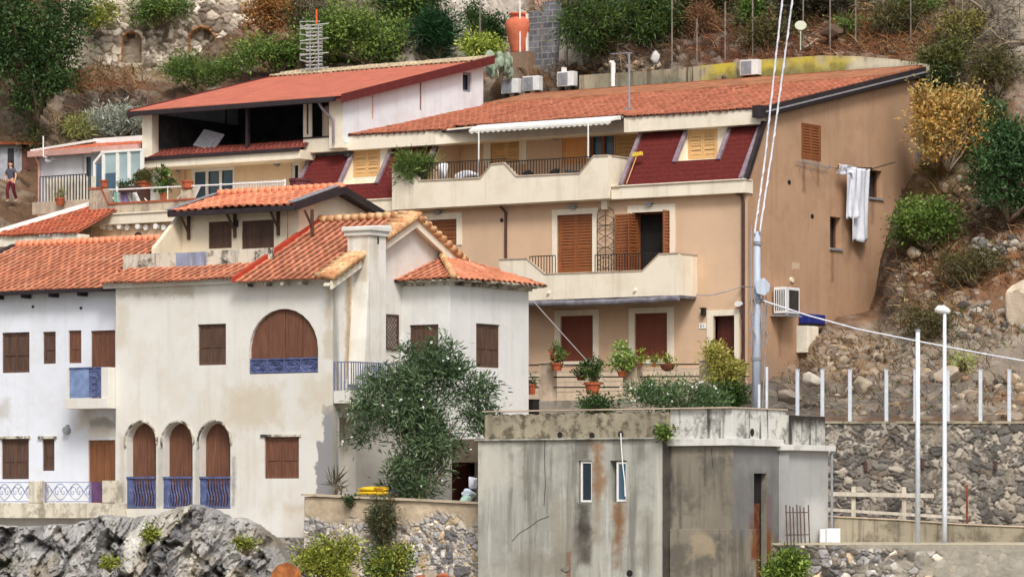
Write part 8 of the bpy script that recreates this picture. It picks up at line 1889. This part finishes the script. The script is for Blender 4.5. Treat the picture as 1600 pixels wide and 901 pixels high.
# ================================================================== SIDE WALL OBJECTS, LAUNDRY
def sheet(x0, x1, y0, y1, n, lab, seed, top_slope=0, foldk=9):
    xs = np.linspace(x0, x1, 34); V = []
    for i, x in enumerate(xs):
        f = i/33
        for j in range(26):
            t = j/25; y = y0+top_slope*f+(y1-y0-top_slope*f)*t+ (2.5*math.sin(f*9+seed) if j == 25 else 0)
            u, z = PS.uz(x, y); V.append(PS.pt(u, z, n+(.03+.05*t)*math.sin(f*foldk*1.4+seed+.9*math.sin(t*2+seed))+.02*math.sin(f*foldk*3.1+t*3+seed*2)+.03*math.sin(f*3+t*4)))
    o_ = np_mesh('bed_sheet', np.array(V), grid_faces(34, 26), M['linen'], smooth=True); o_.modifiers.new('Solid', 'SOLIDIFY').thickness = .012; tag(o_, lab, 'laundry'); return o_
M['linen'] = flat('linen', C(226, 228, 236), .9, .05, 5, .1, wear=C(192, 196, 210), wear_amt=.35)
sheet(1307, 1325, 259, 341, .38, 'shorter white sheet hung left on the side wall', 1.0, 4, 5)
sheet(1317, 1346, 263, 377, .34, 'longer white striped sheet hung right on the side wall', 2.2, 2, 7)
m = MB(); a_ = PS.uz(1296, 260); b2 = PS.uz(1390, 258)
m.tube([PS.pt(a_[0], a_[1], .36), PS.pt(PS.u(1350), PS.uz(1350, 264)[1], .36)], .02, 5)
for px in (1306, 1348): u, z = PS.uz(px, 263); m.tube([PS.pt(u, z, 0), PS.pt(u, z, .4)], .02, 5)
m.tube([PS.pt(PS.u(1348), PS.uz(1348, 265)[1], .36), PS.pt(PS.u(1374), PS.uz(1383, 256)[1], .7)], .02, 5)
o_ = m.build('clothes_line', M['dark_metal']); tag(o_, 'clothes line bracket carrying the white sheets on the side wall', 'clothes line')
sh_ = MB(); V = []
sheet(1296, 1316, 257, 272, .40, 'crumpled top edge of white laundry bunched at the left bracket', 4.0, 3, 3)
# wall-hung outdoor unit, blue box, cabinet
u0, u1, z0, z1 = PS.off(.62).rect(1227, 449, 1250, 490)
wu = thing('wall_air_conditioner', 'outdoor air conditioner hung on the peach side wall', 'air conditioner', PS.pt((u0+u1)/2, z0, .3)); m = MB(); m.pbox(PS, u0, u1, z0, z1, .12, .62); m.build('casing', M['ac_white'], wu, bevel=.025)
m = MB(); w_ = u1-u0; m.pbox(PS, u0+w_*.25, u1-w_*.12, z0+.1, z1-.1, .622, .64); m.build('fan_grille', M['void'], wu)
m = MB()
for k in range(5): n_ = .20+.09*k; P_ = Plane('F', u0); m.box(PA+n_, PA+n_+.035, u0-.015, u0-.002, z0+.1, z1-.1)
m.build('vent_slots', M['dark_metal'], wu)
m = MB()
for f in (.15, .85): m.pbox(PS, u0+w_*f-.03, u0+w_*f+.03, z0-.05, z0-.005, 0, .65); 
m.pbox(PS, u0-.05, u1+.05, z0-.1, z0-.052, .0, .68); m.build('bracket', M['grey_metal'], wu)
u0, u1, z0, z1 = PS.off(.45).rect(1264, 491, 1290, 506); bx = thing('blue_canopy', 'dark blue box canopy over the white wall cabinet', 'canopy', PS.pt((u0+u1)/2, z0, .2)); m = MB(); m.pbox(PS, u0, u1, z0, z1, .005, .45); m.build('shell', flat('blue_plastic', C(36, 48, 128), .35, .1, 3), bx, bevel=.03)
m = MB(); m.pbox(PS, u0-.03, u1+.03, z0-.05, z0-.005, .005, .5); m.build('rim', M['dark_metal'], bx)
u0, u1, z0, z1 = PS.off(.5).rect(1262, 509, 1279, 551); cbn = thing('wall_cabinet', 'tall off-white cabinet fixed to the peach side wall below the blue canopy', 'cabinet', PS.pt((u0+u1)/2, z0, .2)); m = MB(); m.pbox(PS, u0, u1, z0, z1, .005, .5); m.build('body', flat('cabinet_white', C(226, 222, 206), .5, .06, 3, wear=C(190, 180, 160), wear_amt=.3), cbn, bevel=.02)
m = MB(); m.pbox(PS, u0+.04, u1-.04, z0+.05, z1-.05, .502, .52); m.build('door', M['cream'], cbn, bevel=.008); m = MB(); m.pbox(PS, u1-.12, u1-.08, (z0+z1)/2-.06, (z0+z1)/2+.06, .522, .54); m.build('handle', M['dark_metal'], cbn)
m = MB(); m.pbox(PS, (u0+u1)/2-.1, (u0+u1)/2+.05, z0-.5, z0-.005, .1, .14); o_ = m.build('feed_pipe', M['grey_metal']); tag(o_, 'short feed pipe below the white wall cabinet', 'pipe')
# ================================================================== UTILITY POLE AND WIRES
UP = Plane('Y', 133.2); u, zb_ = UP.uz(1182, 650); ztp_ = UP.uz(1183, 362)[1]; pb = UP.pt(u, zb_, 0)
M['pole_blue'] = flat('galvanised_pale', C(184, 194, 208), .5, .1, 3, .5, wear=C(148, 152, 160), wear_amt=.45, stretch=(2, 2, .3))
up_ = thing('utility_pole', 'pale blue-grey steel utility pole at the corner of the peach house', 'utility pole', pb)
m = MB(); m.tube([pb, UP.pt(u+.01, (zb_+ztp_)/2, 0), UP.pt(u+.02, ztp_, 0)], [.17, .145, .115], 12); m.build('shaft', M['pole_blue'], up_, smooth=True)
u2, z2_ = UP.uz(1190, 449); m = MB(); m.pprism(UP, [(u2+.28*math.cos(t)*(.8 if 0 else 1), z2_+.32*math.sin(t)) for t in [R(15), R(75), R(135), R(165), R(225), R(285), R(330)]], .18, .42); m.build('junction_box', M['pole_blue'], up_, bevel=.02)
m = MB()
for k, (px, py, r_) in enumerate(((1184,380,.14),(1184,470,.16),(1182,560,.165))): u3, z3 = UP.uz(px, py); m.tube([UP.pt(u3, z3-.06, 0), UP.pt(u3, z3+.06, 0)], r_+.02, 12)
m.build('strap', M['grey_metal'], up_)
m = MB()
for dx, amp in ((-.22,.05),(-.12,.08),(.2,.06),(.3,.1)): m.tube([UP.pt(u+dx+amp*math.sin(i*1.9), z2_-.3-.35*i, .2) for i in range(6)], .022, 5)
m.tube([UP.pt(u+.34, z2_-.6, .1), UP.pt(u+.30, (z2_+zb_)/2, .1), UP.pt(u+.2, zb_+.2, .1)], .02, 5); m.tube([UP.pt(u-.18, ztp_+.2, 0), UP.pt(u-.2, z2_+1, .1), UP.pt(u-.2, z2_-.6, .15)], .025, 5)
m.build('cable_loop', M['grey_metal'], up_)
def wire(lab, pts, r, mat, twist=0, name='cable'):
    m_ = MB(); V = [Vector(p) for p in pts]; k = 60 if twist else 24; q = []
    for i in range(k+1):
        f = i/k*(len(V)-1); j = min(int(f), len(V)-2); q.append(V[j].lerp(V[j+1], f-j))
    if twist:
        m_.tube(q, r, 6)
        m_.tube([p+Vector((math.cos(i*twist), math.sin(i*twist), 0))*r*.9 for i, p in enumerate(q)], r*.6, 5)
    else: m_.tube(q, r, 5)
    o_ = m_.build(name, M[mat], smooth=True); tag(o_, lab, 'cable'); return o_
M['wire_white'] = flat('pale_cable', C(240, 240, 246), .5, .1, 8); M['wire_grey'] = flat('grey_cable', C(170, 160, 160), .6, .15, 8)
wire('left of the two twisted white cables rising from the utility pole', [UP.pt(u-.08, ztp_-.1, .12), at(1195, 250, 133.0), at(1210, 110, 132.6), at(1229, -60, 132)], .032, 'wire_white', 1.1)
wire('right of the two twisted white cables rising from the utility pole', [UP.pt(u+.1, ztp_-.05, .12), at(1207, 230, 133.0), at(1224, 105, 132.6), at(1246, -60, 132)], .032, 'wire_white', 1.1)
p_l = PQ.pt(PQ.u(1088), zbb-.02, .0); p_m = PF.pt(PF.u(1160), PF.uz(1160, 448)[1], .1)
wire('grey cable sagging from the lower balcony to the corner drainpipe', [p_l, at(1110, 461, 139.5), at(1135, 455, 139.8), p_m], .022, 'wire_grey')
wire('short cable from the corner drainpipe to the utility pole', [p_m, at(1172, 448, 136), UP.pt(u, UP.uz(1183, 447)[1], .2)], .022, 'wire_grey')
wire('white cable sagging from the utility pole across to the right edge', [UP.pt(u+.2, UP.uz(1190, 470)[1], .2), at(1260, 492, 131), at(1340, 514, 129), at(1440, 534, 127), at(1540, 553, 125), at(1680, 578, 122)], .03, 'wire_white', 1.4)
wire('white rope slanting from the lower balcony down to the terrace pot', [PQ.pt(PQ.u(832), zbb, .0), at(885, 528, 141), at(945, 594, PT.dist(945)-.4)], .02, 'wire_grey')
wire('bent cable beside the corner drainpipe near the door', [PF.pt(PF.u(1160), PF.uz(1160, 480)[1], .2), PF.pt(PF.u(1166), PF.uz(1166, 520)[1], .15), PF.pt(PF.u(1160), PF.uz(1160, 580)[1], .2), PF.pt(PF.u(1152), PF.uz(1152, 606)[1], .3)], .02, 'brown_pipe')
# ================================================================== LOOSE THINGS ON THE OLEANDER TERRACE AND BELOW
yb = at(582, 773, TW.dist(582)+.35); r_ = thing('yellow_dinghy', 'folded yellow dinghy lying on the cobble wall', 'dinghy', yb)
def roll(du, dz, L, rr, seed, mat, nm):
    v, f = ICO3; d = 1+.18*fbm(v[:, 0]*2+seed, v[:, 1]*2, v[:, 2]*2, seed, 3); q = v*d[:, None]*np.array([L, .32, rr]); q = q+np.array([yb[0]+du, yb[1], yb[2]+dz]); q[:, 2] = np.maximum(q[:, 2], yb[2]); np_mesh(nm, q, f, M[mat], r_, smooth=True)
M['yellow'] = flat('yellow_rubber', C(236, 196, 40), .5, .1, 3); M['yellow_dk'] = flat('dark_yellow', C(196, 150, 30), .5, .1, 3)
roll(0, .06, .62, .10, 3, 'yellow', 'lower_fold'); roll(.02, .19, .56, .10, 5, 'yellow', 'upper_fold'); roll(.35, .22, .22, .07, 8, 'yellow_dk', 'end_flap')
cloth_lump('dark_bag', 'small black bag right of the yellow dinghy', 'bag', 614, 770, 18, 16, TW.dist(614)+.5, C(34, 36, 44), 22)
cloth_lump('plastic_bags', 'pile of pale blue and white plastic bags next to the bunker', 'bags', 732, 772, 24, 22, TW.dist(732)+.5, C(206, 220, 232), 24, .6)
cloth_lump('green_bag', 'pale green plastic bag under the white ones beside the bunker', 'bag', 730, 781, 26, 12, TW.dist(730)+.35, C(170, 200, 186), 26, .5)
cloth_lump('white_bag', 'white bag leaning upright against the dark doorway near the bunker', 'bag', 740, 752, 12, 28, TW.dist(740)+.6, C(214, 214, 226), 28, .5)
dy_ = Plane('Y', 117.2); u, z = dy_.uz(447, 905); q = MB(); q.pdisc(dy_, u, z, .48, -.12, 0, 24, .52); q.pdisc(dy_, u, z, .40, 0.002, .03, 24, .44); o_ = q.build('rusty_drum', flat('rusty_drum_metal', C(168, 104, 60), .85, .25, 4, .2, wear=C(120, 70, 44), wear_amt=.5)); tag(o_, 'rusty round drum end sticking up at the bottom beside the rock', 'drum')
for i, (px, py, w_, h_) in enumerate(((655,905,34,22),(690,900,30,18),(672,912,40,20))): boulder(px, py, w_, h_, 120.2-.3*i, (176, 104, 76), ['reddish broken brick lump left of two at the wall foot','reddish broken brick lump at the right of the wall foot','reddish brick rubble lump lowest at the wall foot'][i], 101+i*7, 'brick_lump')
# ================================================================== LIGHT AND CAMERA
for g in list(M):
    pass
w_ = bpy.data.worlds.new('World'); scene.world = w_; w_.use_nodes = True; nt = w_.node_tree
bg = nt.nodes['Background']; sky = nt.nodes.new('ShaderNodeTexSky'); sky.sky_type = 'NISHITA'; sky.sun_disc = False
EL, AZ = 47, 172
sky.sun_elevation = R(EL); sky.sun_rotation = R(AZ); sky.air_density = 1.0; sky.dust_density = 4.0; sky.ozone_density = .6
hs = nt.nodes.new('ShaderNodeHueSaturation'); hs.inputs['Saturation'].default_value = .45; nt.links.new(sky.outputs[0], hs.inputs['Color']); nt.links.new(hs.outputs[0], bg.inputs[0]); bg.inputs[1].default_value = .115
sl = bpy.data.lights.new('sun', 'SUN'); sl.energy = 1.75; sl.angle = R(16); sl.color = (1, .97, .94); so = bpy.data.objects.new('sun', sl); link(so)
d = Vector((math.sin(R(AZ))*math.cos(R(EL)), math.cos(R(AZ))*math.cos(R(EL)), math.sin(R(EL))))
so.rotation_euler = (-d).to_track_quat('-Z', 'Y').to_euler(); so.location = (0, 60, 60)
cam = bpy.data.cameras.new('camera'); co_ = bpy.data.objects.new('camera', cam); link(co_); co_.location = (0, 0, ZC); co_.rotation_euler = (R(90), 0, 0)
cam.sensor_width = 36; cam.sensor_fit = 'HORIZONTAL'; cam.lens = 36*FPX/1600; cam.shift_x = 0; cam.shift_y = (HY-450.5)/1600; cam.clip_start = 1; cam.clip_end = 6000
scene.camera = co_
scene.view_settings.view_transform = 'Standard'; scene.view_settings.look = 'None'; scene.view_settings.gamma = 1; scene.view_settings.exposure = 0.33
scene.render.resolution_x = 1024; scene.render.resolution_y = 576
scene.cycles.max_bounces = 6; scene.cycles.diffuse_bounces = 3; scene.cycles.transmission_bounces = 2; scene.cycles.use_denoising = True
